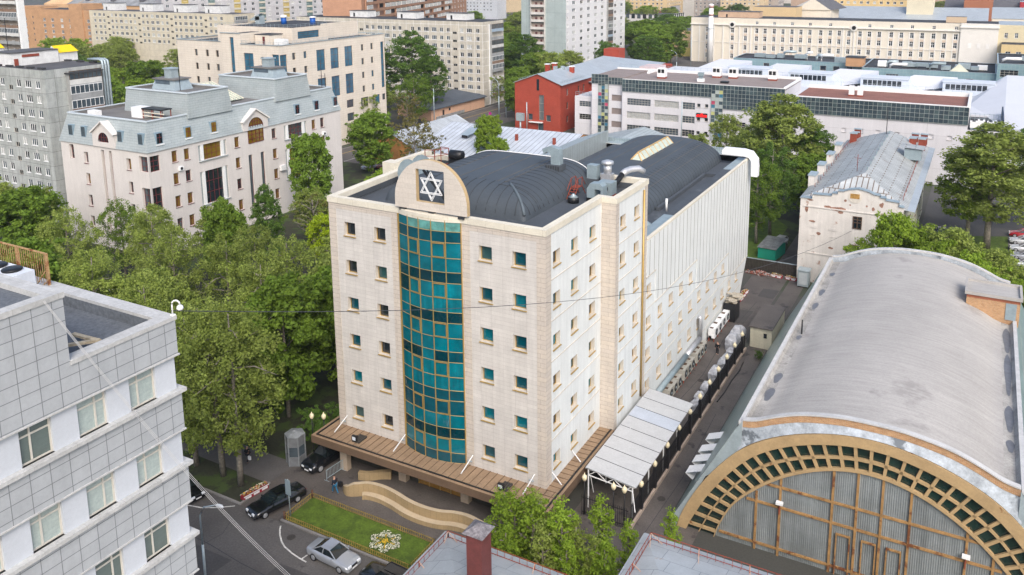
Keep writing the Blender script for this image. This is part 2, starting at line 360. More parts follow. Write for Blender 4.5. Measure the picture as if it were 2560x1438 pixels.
    c.prism([(.1,-.1),(.1,11.35),(-.55,11.35),(-.55,.55)],26.3,26.84); c.prism([(-.55,11.352),(1.58,11.352),(1.58,11.95),(-.55,11.95)],26.3,26.84)
    c.prism([(1.58,11.952),(1.58,19.0),(.95,19.0),(.95,11.952)],26.3,26.84); c.prism([(-24.2,19.002),(1.58,19.002),(1.58,19.66),(-24.2,19.66)],26.3,26.84)
    c.prism([(-23.1,-.1),(-22.4,.552),(-23.55,18.99),(-24.3,18.99)],26.3,26.842); c.box((-25.4,11.2,26.0),(-23.9,12.6,27.5)); c.box((-25.6,12.7,26.3),(-24.9,19.6,27.2))
    c.build('parapet_cap',m_cap,B)
    # front roof deck and inner parapet
    r=MB(); r.prism([(-22.3,.5),(-.5,.5),(-.5,11.9),(1,11.9),(1,19.1),(-23.5,19.1)],25.2,25.7); r.build('roof_deck',m_roof,B)
    r=MB(); r.quad([(-22.42,.56,25.7),(-.56,.56,25.7),(-.56,.56,26.32),(-22.42,.56,26.32)]); r.quad([(-.56,.56,25.7),(-.56,11.98,25.7),(-.56,11.98,26.32),(-.56,.56,26.32)]); r.quad([(.94,12,25.7),(.94,18.98,25.7),(.94,18.98,26.32),(.94,12,26.32)]); r.quad([(-.56,11.97,25.7),(.94,11.97,25.7),(.94,11.97,26.32),(-.56,11.97,26.32)]); r.quad([(-22.38,.6,25.7),(-23.5,18.9,25.7),(-23.5,18.9,26.32),(-22.38,.6,26.32)]); r.quad([(-23.5,18.99,25.7),(.94,18.99,25.7),(.94,18.99,26.32),(-23.5,18.99,26.32)]); r.build('parapet_lining',m_roof,B)
    # front vault with hipped end: height from the distance to each side
    def prof(d,W,Hh):
        d=max(0,min(d,W)); t=1-d/W; return Hh*(1-t**2.4)**(1/2.0)
    xs=[-19.8+15.5*i/62 for i in range(63)]; ys=[4.4+14.9*i/60 for i in range(61)]
    def vz(x,y):
        h=min(prof(x+19.8,4.0,2.25),prof(-4.3-x,4.0,2.25),prof(y-4.4,3.6,2.25)); return 25.68+h+.12*math.sin(PI*(x+19.8)/15.5)*min(1,(y-4.4)/4)
    v=MB(); v.grid([[(x,y,vz(x,y)) for x in xs] for y in ys],0,True)
    v.quad([(x,19.3,vz(x,19.3)) for x in reversed(xs)]+[(-19.8,19.3,20),(-4.3,19.3,20)],0)
    V=v.build('roof_vault',m_vault,B); s=MB(); s2=MB()
    def seam(pts,mbx,w=.03): mbx.tube([(x,y,vz(x,y)+.012) for x,y in pts],w,4,0,False,False)
    y=7.2
    while y<19: seam([(-4.35-4.3*i/12,y) for i in range(13)],s); seam([(-19.75+4.2*i/12,y) for i in range(13)],s); y+=1.02
    x=-15.6
    while x<-8: seam([(x,4.45+3.6*i/10) for i in range(11)],s); x+=1.02
    for k in range(1,4): seam([(-4.35-.0-1.02*k*1.0-.02*i,4.45+ (k*1.02)*i/8) for i in range(9)],s); seam([(-4.35-(k*1.02)*i/8,4.45+1.02*k) for i in range(9)],s)
    s.build('seam',m_seam,V)
    for x in (-15.6,-13.4,-11.3,-9.2,-8.4): seam([(x,8+11*i/20) for i in range(21)],s2,.022)
    s2.build('seam',m_seaml,V)
    e=MB(); e.tube([(x,19.36,vz(x,19.3)+.03) for x in xs],.05,4,0,False); e.build('edge_flashing',m_white,V)
    h=MB(); h.tube([(-4.4-t*3.3,4.5+t*3.3,vz(-4.4-t*3.3,4.5+t*3.3)+.02) for t in [i/12 for i in range(13)]],.14,6); h.build('hip_flashing',M('felt_hip',(.10,.125,.145),var=.2),V)
    # rear wing roof
    r=MB(); r.box((-25.2,19.7,19.0),(1.4,62.2,19.4)); r.build('roof_deck',m_roof,B)
    def rz(x): u=(x+10.5)/7.9; return 19.4+3.1*(max(0,1-abs(u)**2.6))**.5
    xs2=[-18.4+15.8*i/60 for i in range(61)]
    v=MB(); v.grid([[(x,yy,rz(x)) for x in xs2] for yy in (21,61.5)],0,True); v.quad([(x,21,rz(x)) for x in xs2]); v.quad([(x,61.5,rz(x)) for x in reversed(xs2)])
    V=v.build('roof_vault',m_vault,B); s=MB()
    y=22
    while y<61: s.tube([(x,y,rz(x)+.012) for x in xs2[-14:]],.026,4,0,False,False); y+=1.02
    s.build('seam',m_seam,V); s=MB()
    for x in (-14.5,-12.4,-8.2,-6.8,-5.4,-4.2): s.bar((x,21,rz(x)+.01),(x,61.5,rz(x)+.01),.06,.02)
    s.build('seam',m_seaml,V)
    # skylight
    k=MB(); k2=MB(); x0,x1,y0,y1=-10.35,-8.35,44,57; zb=22.15
    k.quad([(x0,y0,zb),(x1,y0,zb),(-9.35,y0+.9,zb+1.25)]); k.quad([(x1,y0,zb),(x1,y1,zb),(-9.35,y1-.4,zb+1.25),(-9.35,y0+.9,zb+1.25)]); k.quad([(x0,y1,zb),(x0,y0,zb),(-9.35,y0+.9,zb+1.25),(-9.35,y1-.4,zb+1.25)]); k.quad([(x1,y1,zb),(x0,y1,zb),(-9.35,y1-.4,zb+1.25)])
    for a,b in (((x0,y0,zb),(x1,y0,zb)),((x1,y0,zb),(x1,y1,zb)),((x0,y0,zb),(x0,y1,zb)),((x0,y0,zb),(-9.35,y0+.9,zb+1.27)),((x1,y0,zb),(-9.35,y0+.9,zb+1.27)),((-9.35,y0+.9,zb+1.27),(-9.35,y1-.4,zb+1.27)),((x1,y1,zb),(-9.35,y1-.4,zb+1.27))): k2.bar(a,b,.16,.14)
    for i in range(1,8):
        y=y0+(y1-y0)*i/8; k2.bar((x1,y,zb+.03),(-9.35,y,zb+1.3),.09,.09); k2.bar((x0,y,zb+.03),(-9.35,y,zb+1.3),.09,.09)
    S=k.build('skylight',M('skylight_pane',(.45,.50,.43),rough=.3,var=.15,scale=1),B); k2.build('frame',M('cream_frame',(.52,.36,.17),var=.2),S)
    # side gutter channel, cap and raised strip of the rear wing
    c=MB(); c.bar((1.4,19.7,20.4),(1.4,62.3,20.4),.34,.22); c.build('parapet_cap',m_cap,B)
    c=MB(); c.box((-.3,19.9,19.4),(1.22,62.0,20.1)); c.build('roof_kerb',m_roof,B)
    MB().box((-.28,19.95,20.102),(1.2,29.8,20.16)).build('metal_flashing',m_galv2,B); MB().box((-.28,54,20.102),(1.2,62,20.16)).build('metal_flashing',m_galv2,B)
    c=MB(); c.box((-2.4,33,19.4),(-2.0,52,19.85)); c.box((-2.0,51.6,19.4),(-.3,52,19.85)); c.build('roof_kerb',m_roof,B)
    c=MB(); c.box((-25.3,62.3,18.5),(1.4,64.4,20.2)); c.build('roof_ledge',m_galv,B)
    c=MB(); x=-25.2
    while x<-1: c.box((x,64.1,20.2),(x+.14,64.5,20.85),0); x+=.28
    c.box((-25.3,64.15,20.2),(-1,64.35,20.8),1); c.build('back_parapet',[m_galv,m_galv2],B)
    c=MB(); c.bar((-19.5,30.5,19.8),(-19.5,62.2,19.8),1.2,.8); c.bar((-21.5,46,19.7),(-19.5,46,19.7),.5,.7); c.box((-25.2,20.5,19.4),(-21.5,62,20.5)); c.build('roof_kerb',m_roof,B)
    c=MB(); c.quad([(-26.2,27,20.6),(-21.4,27,22.2),(-21.4,63,22.2),(-26.2,63,20.6)]); c.quad([(-26.2,27,20.5),(-26.2,27,20.6),(-21.4,27,22.2),(-21.4,27,19)]); c.quad([(-21.4,27,19.4),(-21.4,27,22.2),(-21.4,63,22.2),(-21.4,63,19.4)]); c.build('lean_to_roof',M('pale_seamed_zinc',(.36,.41,.42),rough=.5,metal=.2,brick=(9,.6,.03,0,'xy'),mort=(.12,.13,.14),var=.1),B)
    # curved glazed bay
    G=[]; nc=5; sub=4; gx=[-14.8+6.65*i/(nc*sub) for i in range(nc*sub+1)]
    def by(x): return -.72*(1-((x+11.475)/3.325)**2)-.03
    zz=[26.5]; z=25.46
    while z>3.6: zz+=[z]; zz+=[z-1.0] if z-1.0>3.5 else []; zz+=[z-2.42] if z-2.42>3.5 else []; z-=3.71
    zz=[a for a in zz if a>3.55]+[3.5]; zz=sorted(set(zz),reverse=True)
    gm=[g_teal,g_teald,g_tealb,g_tealc,glass('deep_teal_glass',(.0,.03,.042))]; rr=random.Random(11)
    def pick(k,c):
        if k==0: return 3 if c>0 else 0
        fl=(k-1)//3; ph=(k-1)%3
        if rr.random()<.06: return rr.choice([0,1,4])
        if fl in (1,3): return [4,2,2][ph]
        if fl==2: return [4,0,0][ph]
        return [[1,0,0],[1,1,0],[4,0,1]][fl%3][ph]
    g=MB()
    for k in range(len(zz)-1):
        for c in range(nc):
            mm=pick(k,c)
            for s_ in range(sub):
                a,b=gx[c*sub+s_],gx[c*sub+s_+1]; g.quad([(a,by(a),zz[k+1]),(b,by(b),zz[k+1]),(b,by(b),zz[k]),(a,by(a),zz[k])],mm)
    bay=g.build('glass_bay',gm,B); f=MB()
    for c in range(nc+1): x=gx[c*sub]; f.box((x-.032,by(x)-.06,3.5),(x+.032,by(x)+.02,26.45))
    for z in zz: f.tube([(x,by(x)-.03,z) for x in gx],.03,4,0,False)
    for k in range(2,len(zz)-1,3):      # opening sashes with a heavier frame
        for c in (1,3):
            x0,x1=gx[c*sub],gx[c*sub+sub]
            if zz[k]-zz[k+1]<1.2: continue
            P=[(x0+.09,by(x0)-.09,zz[k]-.09),(x1-.09,by(x1)-.09,zz[k]-.09),(x1-.09,by(x1)-.09,zz[k+1]+.09),(x0+.09,by(x0)-.09,zz[k+1]+.09)]
            for i in range(4): f.bar(P[i],P[(i+1)%4],.065,.065)
    f.box((-14.9,-.12,3.5),(-14.78,.4,26.3)); f.box((-8.17,-.12,3.5),(-8.1,.4,26.3)); f.build('frame',m_gold,bay)
    fl=MB()                                 # one sheet painted with room shade, no rooms modelled behind the glass
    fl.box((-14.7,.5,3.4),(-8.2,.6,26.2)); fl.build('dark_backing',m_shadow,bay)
    # roof fin with the star
    A=MB(); out=[(-14.88,27.0),(-14.9,27.8)]+[(-11.1+3.8*math.cos(t),27.8+3.78*math.sin(t)) for t in [PI-PI*i/28 for i in range(1,28)]]+[(-7.3,27.8),(-7.3,27.0)]
    hx0,hx1,hz0,hz1=-12.55,-9.6,27.75,30.7
    fy0,fy1=-.32,.12
    n=len(out)
    for y,fl_ in ((fy0,0),(fy1,1)):        # face with a square hole: strips
        xs=sorted(set([p[0] for p in out]+[hx0,hx1]))
        def ztop(x):
            for i in range(n-1):
                (a,b),(c_,d)=out[i],out[i+1]
                if a<=x<=c_ and c_>a: return b+(d-b)*(x-a)/(c_-a)
            return 27.8
        for a,b in zip(xs,xs[1:]):
            if b-a<1e-5: continue
            xm=(a+b)/2; segs=[(27.0,None)]
            def Q(za,zb,zc,zd): 
                q=[(a,y,za),(b,y,zb),(b,y,zc),(a,y,zd)]; A.quad(q if not fl_ else q[::-1])
            if hx0<xm<hx1: Q(27.0,27.0,hz0,hz0); Q(hz1,hz1,ztop(b),ztop(a))
            else: Q(27.0,27.0,ztop(b),ztop(a))
    for i in range(n-1): (a,b),(c_,d)=out[i],out[i+1]; A.quad([(a,fy0,b),(c_,fy0,d),(c_,fy1,d),(a,fy1,b)],1)
    A.quad([(-14.88,fy0,27),(-7.3,fy0,27),(-7.3,fy1,27),(-14.88,fy1,27)],1)
    for a,b in (((hx0,hz0),(hx1,hz0)),((hx1,hz0),(hx1,hz1)),((hx1,hz1),(hx0,hz1)),((hx0,hz1),(hx0,hz0))): A.quad([(a[0],fy0,a[1]),(b[0],fy0,b[1]),(b[0],fy1,b[1]),(a[0],fy1,a[1])],1)
    for x in (-14.2,-11.1,-8): A.box((x-.3,fy0+.05,26.7),(x+.3,fy1-.05,27.0),2)
    fin=A.build('roof_fin',[M('fin_stone',(.56,.51,.45),brick=(1.1,.45,.007,.5,'wall'),mort=(.36,.31,.25),var=.05),M('fin_edge',(.42,.31,.17),var=.1),m_seam],B)
    st=MB(); c0=(-11.07,29.2); Rr=1.32
    for rot in (PI/2,-PI/2):
        for off,rad in ((0,Rr),(.0,Rr*.84)):
            P=[(c0[0]+rad*math.cos(rot+2*PI*i/3),-.16 if rot>0 else -.10,c0[1]+rad*math.sin(rot+2*PI*i/3)) for i in range(3)]
            for i in range(3): st.bar(P[i],P[(i+1)%3],.06,.05,up=(0,1,0))
    st.build('star',m_white,fin)
    d=MB(); d.bar((-12.4,.6,30.4),(-10.1,1.1,27.3),.18); d.bar((-12.0,.6,30.4),(-9.8,1.1,27.3),.10); d.build('brace',m_seam,fin)
    # canopy
    K=MB(); top=[(-22.9,3.45),(0.0,3.4)]
    oz=3.55; iz=3.5
    K.quad([(-24.0,-3.05,oz),(1.6,-3.05,oz),(0,0,iz),(-23,0,iz)][:]); K.quad([(1.6,-3.05,oz),(1.6,11.35,oz),(0,11.35,iz),(0,0,iz)]); K.quad([(-24.0,3.0,oz),(-24.0,-3.05,oz),(-23,0,iz),(-23.2,3,iz)])
    K.quad([(-24.0,-3.05,oz-.75),(1.6,-3.05,oz-.75),(1.6,-3.05,oz),(-24,-3.05,oz)],1); K.quad([(1.6,-3.05,oz-.75),(1.6,11.35,oz-.75),(1.6,11.35,oz),(1.6,-3.05,oz)],1); K.quad([(-24,3,oz-.75),(-24,-3.05,oz-.75),(-24,-3.05,oz),(-24,3,oz)],1)
    K.quad([(-24,-3.05,oz-.75),(-24,3,oz-.75),(-23,3,oz-.75),(-23,.1,oz-.75),(0,.1,oz-.75),(0,11.35,oz-.75),(1.6,11.35,oz-.75),(1.6,-3.05,oz-.75)],1)
    s=K; x=-23.6
    while x<1.0:
        yi=0 if not(-14.9<x<-8.1) else by(x)-.02
        s.box((x,-2.62,iz-.03),(x+.05,yi,iz+.055),1); x+=.72
    y=-2.3
    while y<11.2: s.box((.02,y,iz-.02),(1.18,y+.05,iz+.055),1); y+=.72
    can=K.build('canopy',[m_brown,m_browns],B)
    g=MB(); g.box((-23.65,-2.75,oz-.03),(1.35,-2.62,oz+.07)); g.box((1.2,-2.618,oz-.03),(1.34,11.3,oz+.07)); g.box((-23.65,-2.61,oz-.03),(-23.52,2.9,oz+.07)); g.build('gutter',m_black,can)
    for x,l in ((-22.2,1),(-15.1,1),(-7.6,1),(-1.3,1)):
        t=MB(); t.bar((x+.2,-.03,4.6),(x-.05,-1.7,3.62),.07); t.bar((x-.15,-.4,4.2),(x+.3,-.45,4.2),.16,.08,m=1); t.build('stay_rod',[m_white,m_galv],can)
    for y in (1.1,5.0):
        t=MB(); t.bar((.03,y,4.5),(1.0,y-.1,3.62),.07); t.build('stay_rod',m_white,can)
    # ground floor under the canopy
    w=MB()
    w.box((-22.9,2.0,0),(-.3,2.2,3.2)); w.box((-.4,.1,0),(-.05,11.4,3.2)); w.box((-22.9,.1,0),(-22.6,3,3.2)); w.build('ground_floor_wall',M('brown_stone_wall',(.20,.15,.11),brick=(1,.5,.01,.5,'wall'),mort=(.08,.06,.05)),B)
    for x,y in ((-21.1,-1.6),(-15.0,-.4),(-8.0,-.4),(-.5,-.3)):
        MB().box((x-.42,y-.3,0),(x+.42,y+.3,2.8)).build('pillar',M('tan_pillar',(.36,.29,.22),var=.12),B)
    t=MB(); t.box((-13.5,-.12,0),(-8.6,.0,2.9)); 
    for x in (-13.5,-12.3,-11.1,-9.9,-8.7): t.box((x,-.2,0),(x+.1,-.121,2.9),1)
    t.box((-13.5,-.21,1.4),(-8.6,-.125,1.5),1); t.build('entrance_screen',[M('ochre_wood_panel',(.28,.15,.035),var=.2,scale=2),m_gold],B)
main_building()
# ================================================================ equipment on the main roof
def bent(mb,x,y,z,r,h,d,L=1.2):
    pts=[(x,y,z),(x,y,z+h)]; 
    for i in range(1,7): t=PI/2*i/6; pts.append((x+d[0]*L*.6*(1-math.cos(t)),y+d[1]*L*.6*(1-math.cos(t)),z+h+L*.6*math.sin(t)))
    pts.append((x+d[0]*L,y+d[1]*L,z+h+L*.6-.15)); mb.tube(pts,r,10)
T=thing('roof_vent','gooseneck steel vent on the crest of the dark front vault','vent',(-6.9,15.6,27.9)); q=MB()
q.box((-7.7,15.0,27.75),(-6.1,16.3,28.3)); 
for i in range(6): q.box((-7.7+.27*i,14.94,27.75),(-7.6+.27*i,14.99,28.25),1)
q.build('curb',[m_roof,m_seam],T); q=MB(); q.box((-7.3,15.3,28.3),(-6.3,16.1,29.2)); q.grid([[(-7.3+0,15.3,29.2),(-6.3,15.3,29.2),(-6.3,16.1,29.2),(-7.3,16.1,29.2)],[(-7.45,15.3,29.5),(-6.4,15.3,29.9),(-6.4,16.1,29.9),(-7.45,16.1,29.5)],[(-7.75,15.3,29.55),(-7.4,15.3,30.15),(-7.4,16.1,30.15),(-7.75,16.1,29.55)],[(-8.1,15.3,29.25),(-8.3,15.3,29.8),(-8.3,16.1,29.8),(-8.1,16.1,29.25)]],0,False,True); q.build('hood',m_galv2,T)
T=thing('exhaust_stack','square steel exhaust stack with round cap behind the big vault','exhaust stack',(-2.6,19.3,25.7)); q=MB(); q.box((-3.0,18.0,25.7),(-1.9,18.95,27.2)); q.cyl((-2.45,18.48,27.2),.42,.9); q.tube_z(Vector((-2.45,18.48,28.1)),[(.42,0),(.62,.08),(.62,.35),(.2,.5)],14,0); q.build('stack',m_chrome,T)
T=thing('air_handler','dark grey air handling box standing beside the round-capped stack','air handler',(-4.0,18.4,25.7)); q=MB(); q.box((-4.6,17.8,25.7),(-3.3,18.9,26.6)); q.box((-4.5,17.9,26.6),(-3.4,18.8,28.0),1); q.build('cabinet',[m_roof,m_galv2],T)
T=thing('fan_unit','grey-blue centrifugal fan with round black intake on roof corner','fan',(-1.2,15.4,25.7)); q=MB(); q.box((-2.0,14.9,25.95),(-.5,16.2,27.2)); q.build('housing',m_galv2,T); q=MB(); q.tube([(-1.25,14.9,26.6),(-1.25,14.72,26.6)],[.4,.42],14); q.build('intake',m_black,T); q=MB(); q.box((-2.0,15,25.7),(-1.8,16.1,25.95)); q.box((-.7,15,25.7),(-.5,16.1,25.95)); q.build('stand',m_redp,T)
T=thing('foil_duct','silver foil-wrapped flexible duct rising over the back parapet','duct',(-.9,18.4,26)); q=MB(); q.tube([(-1.2,16.2,26.6),(-1.1,16.9,26.5),(-.9,17.6,26.9),(-.8,18.3,27.3)],.28,10); q.build('rubber_sleeve',m_black,T); q=MB(); q.tube([(-.8,18.3,27.3),(-.7,18.9,27.5),(-.4,19.6,27.6),(.2,20.3,27.6),(.6,20.7,27.2)],.33,10); q.build('duct',m_chrome,T)
T=thing('roof_duct','bent grey duct elbow standing on the right roof edge','duct',(-1.6,12.9,25.7)); q=MB(); q.box((-2.3,13.0,25.7),(-1.2,14.0,26.1),1); q.grid([[(-2.2,12.9,26.1),(-1.4,12.9,26.1),(-1.4,13.9,26.1),(-2.2,13.9,26.1)],[(-2.2,12.9,27.0),(-1.4,12.9,27.0),(-1.4,13.9,27.0),(-2.2,13.9,27.0)],[(-1.9,12.9,27.5),(-1.25,12.9,27.0),(-1.25,13.9,27.0),(-1.9,13.9,27.5)],[(-.9,12.9,27.6),(-.9,12.9,27.0),(-.9,13.9,27.0),(-.9,13.9,27.6)],[(-.55,12.9,27.3),(-.75,12.9,26.9),(-.75,13.9,26.9),(-.55,13.9,27.3)],[(-.5,12.9,26.4),(-.8,12.9,26.4),(-.8,13.9,26.4),(-.5,13.9,26.4)]],0,False,True); q.build('elbow',[m_galv2,m_black],T)
T=thing('mushroom_vent','low round black vent with a grey cone cap on the roof','vent',(-3.2,12.0,25.7)); q=MB(); q.cyl((-3.2,12.0,25.7),.55,.55,16); q.build('drum',m_black,T); q=MB(); q.tube_z(Vector((-3.2,12.0,26.25)),[(.5,0),(.12,.25),(.1,.32)],16,0); q.build('cap',m_galv,T)
T=thing('stair_frame','small red steel stile with handrail over the roof pipes','steps',(-3.9,14,25.7)); q=MB()
for x in (-4.2,-3.5):
    q.bar((x,12.6,25.75),(x,13.6,26.7),.07); q.bar((x,13.6,26.7),(x,14.6,26.7),.07); q.bar((x,14.6,26.7),(x,15.4,25.75),.07); q.bar((x,13.6,26.7),(x,13.6,27.6),.05); q.bar((x,14.6,26.7),(x,14.6,27.6),.05); q.bar((x,13.6,27.6),(x,14.6,27.6),.05); q.bar((x,12.7,26.6),(x,13.6,27.6),.05); q.bar((x,14.6,27.6),(x,15.3,26.7),.05)
for i in range(4): q.box((-4.2,12.65+.25*i,25.9+.22*i),(-3.5,12.85+.25*i,25.93+.22*i))
q.box((-4.2,13.6,26.68),(-3.5,14.6,26.72)); q.build('frame',m_redp,T)
T=thing('roof_cowl','large rounded grey-blue duct cowl behind the roof fin','duct',(-18,8,25.7)); q=MB(); rr=[]
for i in range(9): t=PI*i/8; rr.append([(-21.9+1.5*(1-math.cos(t)),y,27.0+1.75*math.sin(t)) for y in (9.2,9.3,11.4,11.5)])
q.quad([r[0] for r in rr]); q.quad([r[3] for r in rr][::-1]); q.box((-21.88,9.25,25.7),(-19,11.45,27.0)); q.build('cowl',m_galv2,T)
T=thing('water_tank','black horizontal barrel tank on the far roof corner','tank',(-20.2,18.6,25.7)); q=MB(); q.tube([(-21.2,17.9,27.4),(-21.1,17.9,27.4),(-19.6,17.9,27.4),(-19.5,17.9,27.4)],[.35,.55,.55,.35],16); q.box((-21.2,17.5,25.7),(-19.5,18.3,26.9)); q.build('tank',m_black,T)
T=thing('roof_railing','rusty red railing and steps beside the black roof tank','railing',(-22.5,17,25.7)); q=MB()
for a in ((-23.4,16.2),(-22.4,16.6),(-21.6,18.2),(-22.8,18.4)): q.bar((a[0],a[1],26),(a[0],a[1],28.0),.07)
for z in (27.3,28): q.bar((-23.4,16.2,z),(-22.4,16.6,z),.06); q.bar((-22.4,16.6,z),(-21.6,18.2,z),.06); q.bar((-22.8,18.4,z),(-21.6,18.2,z),.06)
q.bar((-22.4,16.6,26.2),(-21.6,18.2,26.2),.12); q.build('rail',m_redp,T)
T=thing('corner_duct','white rectangular duct bending down over the rear roof corner','duct',(.8,60.5,21)); q=MB()
sec=lambda x,z,dx,dz:[(x,59.9,z),(x+dx,59.9,z+dz),(x+dx,61.0,z+dz),(x,61.0,z)]
q.grid([sec(-2.2,20.9,.01,.55),sec(-1.9,20.85,.01,.95),sec(1.0,20.85,.01,.95),sec(1.7,20.7,.45,.85),sec(2.1,20.2,.85,.35),sec(2.15,19.4,.9,.01)],0,False,True); q.box((2.15,59.9,18.0),(3.05,61.0,19.4)); q.quad(sec(-2.2,20.9,.01,.55)); q.build('duct',m_white,T)
T=thing('pipe_vent','short white plastic pipe vent beside the rear wing roof','vent',(-1.3,33.5,19.4)); q=MB(); q.cyl((-1.3,33.5,19.4),.14,1.5,8); q.build('pipe',m_white,T)
T=thing('rooflight_housing','grey metal ventilation hoods at near end of rear roof','vent',(-1,22,19.4)); q=MB(); q.box((-1.6,21.2,19.4),(-.2,24.2,20.3),1); q.quad([(-2,21,20.3),(.1,21,20.3),(-.4,24.6,20.9),(-1.6,24.6,20.9)]); q.tube_z(Vector((-.9,25.3,19.4)),[(.6,0),(.6,.6),(.9,.7),(.1,1.2)],8,0); q.build('hood',[m_galv2,m_black],T)
for i,(x,lab) in enumerate(((-19.3,'black floodlight on a slatted board, left end of the brown canopy'),(-3.2,'black floodlight on a slatted board, near the building corner'))):
    T=thing('floodlight',lab,'floodlight',(x,-1.8,3.56),'floodlights on the canopy'); q=MB(); 
    for k in range(4): q.box((x-.4+.22*k,-2.1,3.56),(x-.24+.22*k,-.9,3.72))
    q.build('board',M('weathered_board',(.05,.045,.04)),T); q=MB(); q.box((x-.38,-2.2,3.74),(x+.18,-1.95,4.25)); q.bar((x-.1,-1.95,3.75),(x-.1,-1.7,4.1),.08); q.build('housing',m_black,T); q=MB(); q.quad([(x-.3,-2.21,3.82),(x+.1,-2.21,3.82),(x+.1,-2.21,4.17),(x-.3,-2.21,4.17)]); q.build('lens',M('lamp_lens',(.6,.65,.7),rough=.1),T)
# ================================================================ ground, roads, paving
def sheet(name,poly,z,mat,kind='structure'):
    g=MB(); g.quad([(x,y,z) for x,y in poly]); o=g.build(name,mat); o['kind']=kind; return o
m_asph=M('street_asphalt',(.098,.091,.086),var=.22,scale=.18,fine=.22,rough=.85,blot=((.06,.056,.053),.6,.35))
m_yard=M('yard_asphalt',(.10,.088,.08),var=.25,scale=.3,fine=.22,rough=.6,blot=((.042,.038,.037),.58,.35))
m_pave=M('light_paving',(.13,.12,.115),var=.15,scale=.3,fine=.15)
m_soil=M('dark_park_soil',(.032,.034,.02),var=.4,scale=.3,fine=.3,blot=((.05,.075,.02),.5,.25))
m_grass=M('lawn_grass',(.075,.12,.012),var=.3,scale=.9,fine=.35,blot=((.055,.09,.012),.55,.7))
m_curb=M('curb_stone',(.22,.21,.20),var=.15,scale=1)
m_line=M('worn_white_marking',(.55,.54,.5),var=.3,scale=3); m_yline=M('worn_yellow_marking',(.45,.30,.06),var=.3,scale=2)
sheet('ground',[(-2500,-400),(2500,-400),(2500,4000),(-2500,4000)],0,M('city_ground',(.07,.07,.062),var=.3,scale=.02,fine=.2,blot=((.045,.06,.03),.52,.02)))
sheet('park_ground',[(-118,-4),(-60,-3.4),(-26,-3.2),(-25.6,62),(-92,100),(-118,100)],.004,m_soil)
sheet('park_ground',[(-118,-10),(-26,-10.3),(-26,-6.9),(-60,-6.6),(-118,-6.6)],.004,m_soil)
sheet('pavement',[(-118,-6.6),(-60,-6.6),(-26,-6.9),(-26,-3.2),(-60,-3.4),(-118,-4)],.004,M('path_asphalt',(.105,.098,.095),var=.12,scale=.5,fine=.15))
sheet('street',[(-160,-30),(30,-30),(30,-10.55),(-160,-10.45)],.004,m_asph)
sheet('forecourt',[(-26,-10.5),(9,-10.55),(9,6),(6,6),(6.3,70),(1,70),(1.3,-.2),(-26,-.2)],.008,m_yard)
sheet('side_lane',[(6.7,-10.5),(12,-10.5),(12,5.6),(9.1,5.6),(9.1,70),(6.7,70)],.012,m_yard)
sheet('rear_lane',[(-25,70),(7.3,70),(7.3,137),(-25,137)],.008,m_soil)
sheet('rear_road',[(3.4,70.3),(7.3,70.3),(7.3,137),(-10,137),(-9,128),(3,122)],.012,m_yard)
sheet('grass_patch',[(-14,72),(1.2,72),(.8,96),(-5,104),(-14,100)],.016,m_grass)
sheet('main_street',[(-119,100),(-99,100),(-98,300),(-100,420),(-118,420),(-119,300)],.004,m_asph)
sheet('cross_street',[(-98,300),(-60,338),(-60,347),(-99,362)],.008,m_asph)
sheet('car_park',[(22.5,70),(60,70),(60,140),(22.5,140)],.008,M('car_park_asphalt',(.085,.083,.08),var=.15,scale=.2))
sheet('grass_patch',[(27,84),(36.5,84),(36.5,108),(27,104)],.016,m_grass)
c=MB(); c.box((-118,-10.5,0),(-25.85,-10.3,.14)); c.box((-26.05,-10.3,0),(-25.85,-6.8,.14)); c.build('curb',m_curb)['kind']='structure'
c=MB(); c.box((-21.0,-10.42,0),(-6.9,-10.24,.14)); c.build('curb',m_curb)['kind']='structure'
c=MB(); c.box((-118.9,104,0),(-118.6,300,.14)); c.build('curb',m_curb)['kind']='structure'
def strip(name,pts,w,z,mat):
    g=MB(); L_=[];R_=[]
    for i,p in enumerate(pts):
        a=Vector(pts[max(i-1,0)]); b=Vector(pts[min(i+1,len(pts)-1)]); d=(b-a).normalized(); n=Vector((-d.y,d.x))*w/2; L_.append((p[0]+n.x,p[1]+n.y,z)); R_.append((p[0]-n.x,p[1]-n.y,z))
    g.grid([R_,L_]); g.build(name,mat)['kind']='structure'
strip('road_marking',[(-32,-13.1),(-30.4,-12.8),(-28.7,-12.4),(-27.4,-11.7),(-26.2,-10.8)],.13,.012,m_line)
strip('road_marking',[(-20.5,-10.9),(-20.2,-11.3),(-19.7,-11.8),(-18.9,-12.4),(-18.2,-12.75),(-17.1,-13.05),(-16.2,-13.2),(-15.3,-13.3)],.13,.012,m_line)
strip('road_marking',[(-15.9,-13.2),(-15.8,-12.6)],.13,.016,m_line)
strip('road_marking',[(-115.2,100),(-114.6,160),(-113.5,230)],.25,.012,m_yline); strip('road_marking',[(-108.8,100),(-108.2,200),(-108,300)],.2,.012,m_line)
strip('asphalt_crack',[(-31,-15.1),(-27.6,-15.4),(-24,-15.5),(-20,-15.9),(-17.5,-16),(-12,-16.4)],.05,.012,m_seam); strip('asphalt_crack',[(-25,-12.2),(-24.2,-14),(-24.8,-17),(-24,-20)],.04,.016,m_seam); strip('asphalt_crack',[(3,8),(3.6,16),(3.2,24),(3.9,33),(3.4,44),(4.2,58)],.05,.016,m_seam); strip('asphalt_crack',[(8.2,-6),(7.9,2),(8.3,12),(7.8,25)],.04,.018,m_seam)
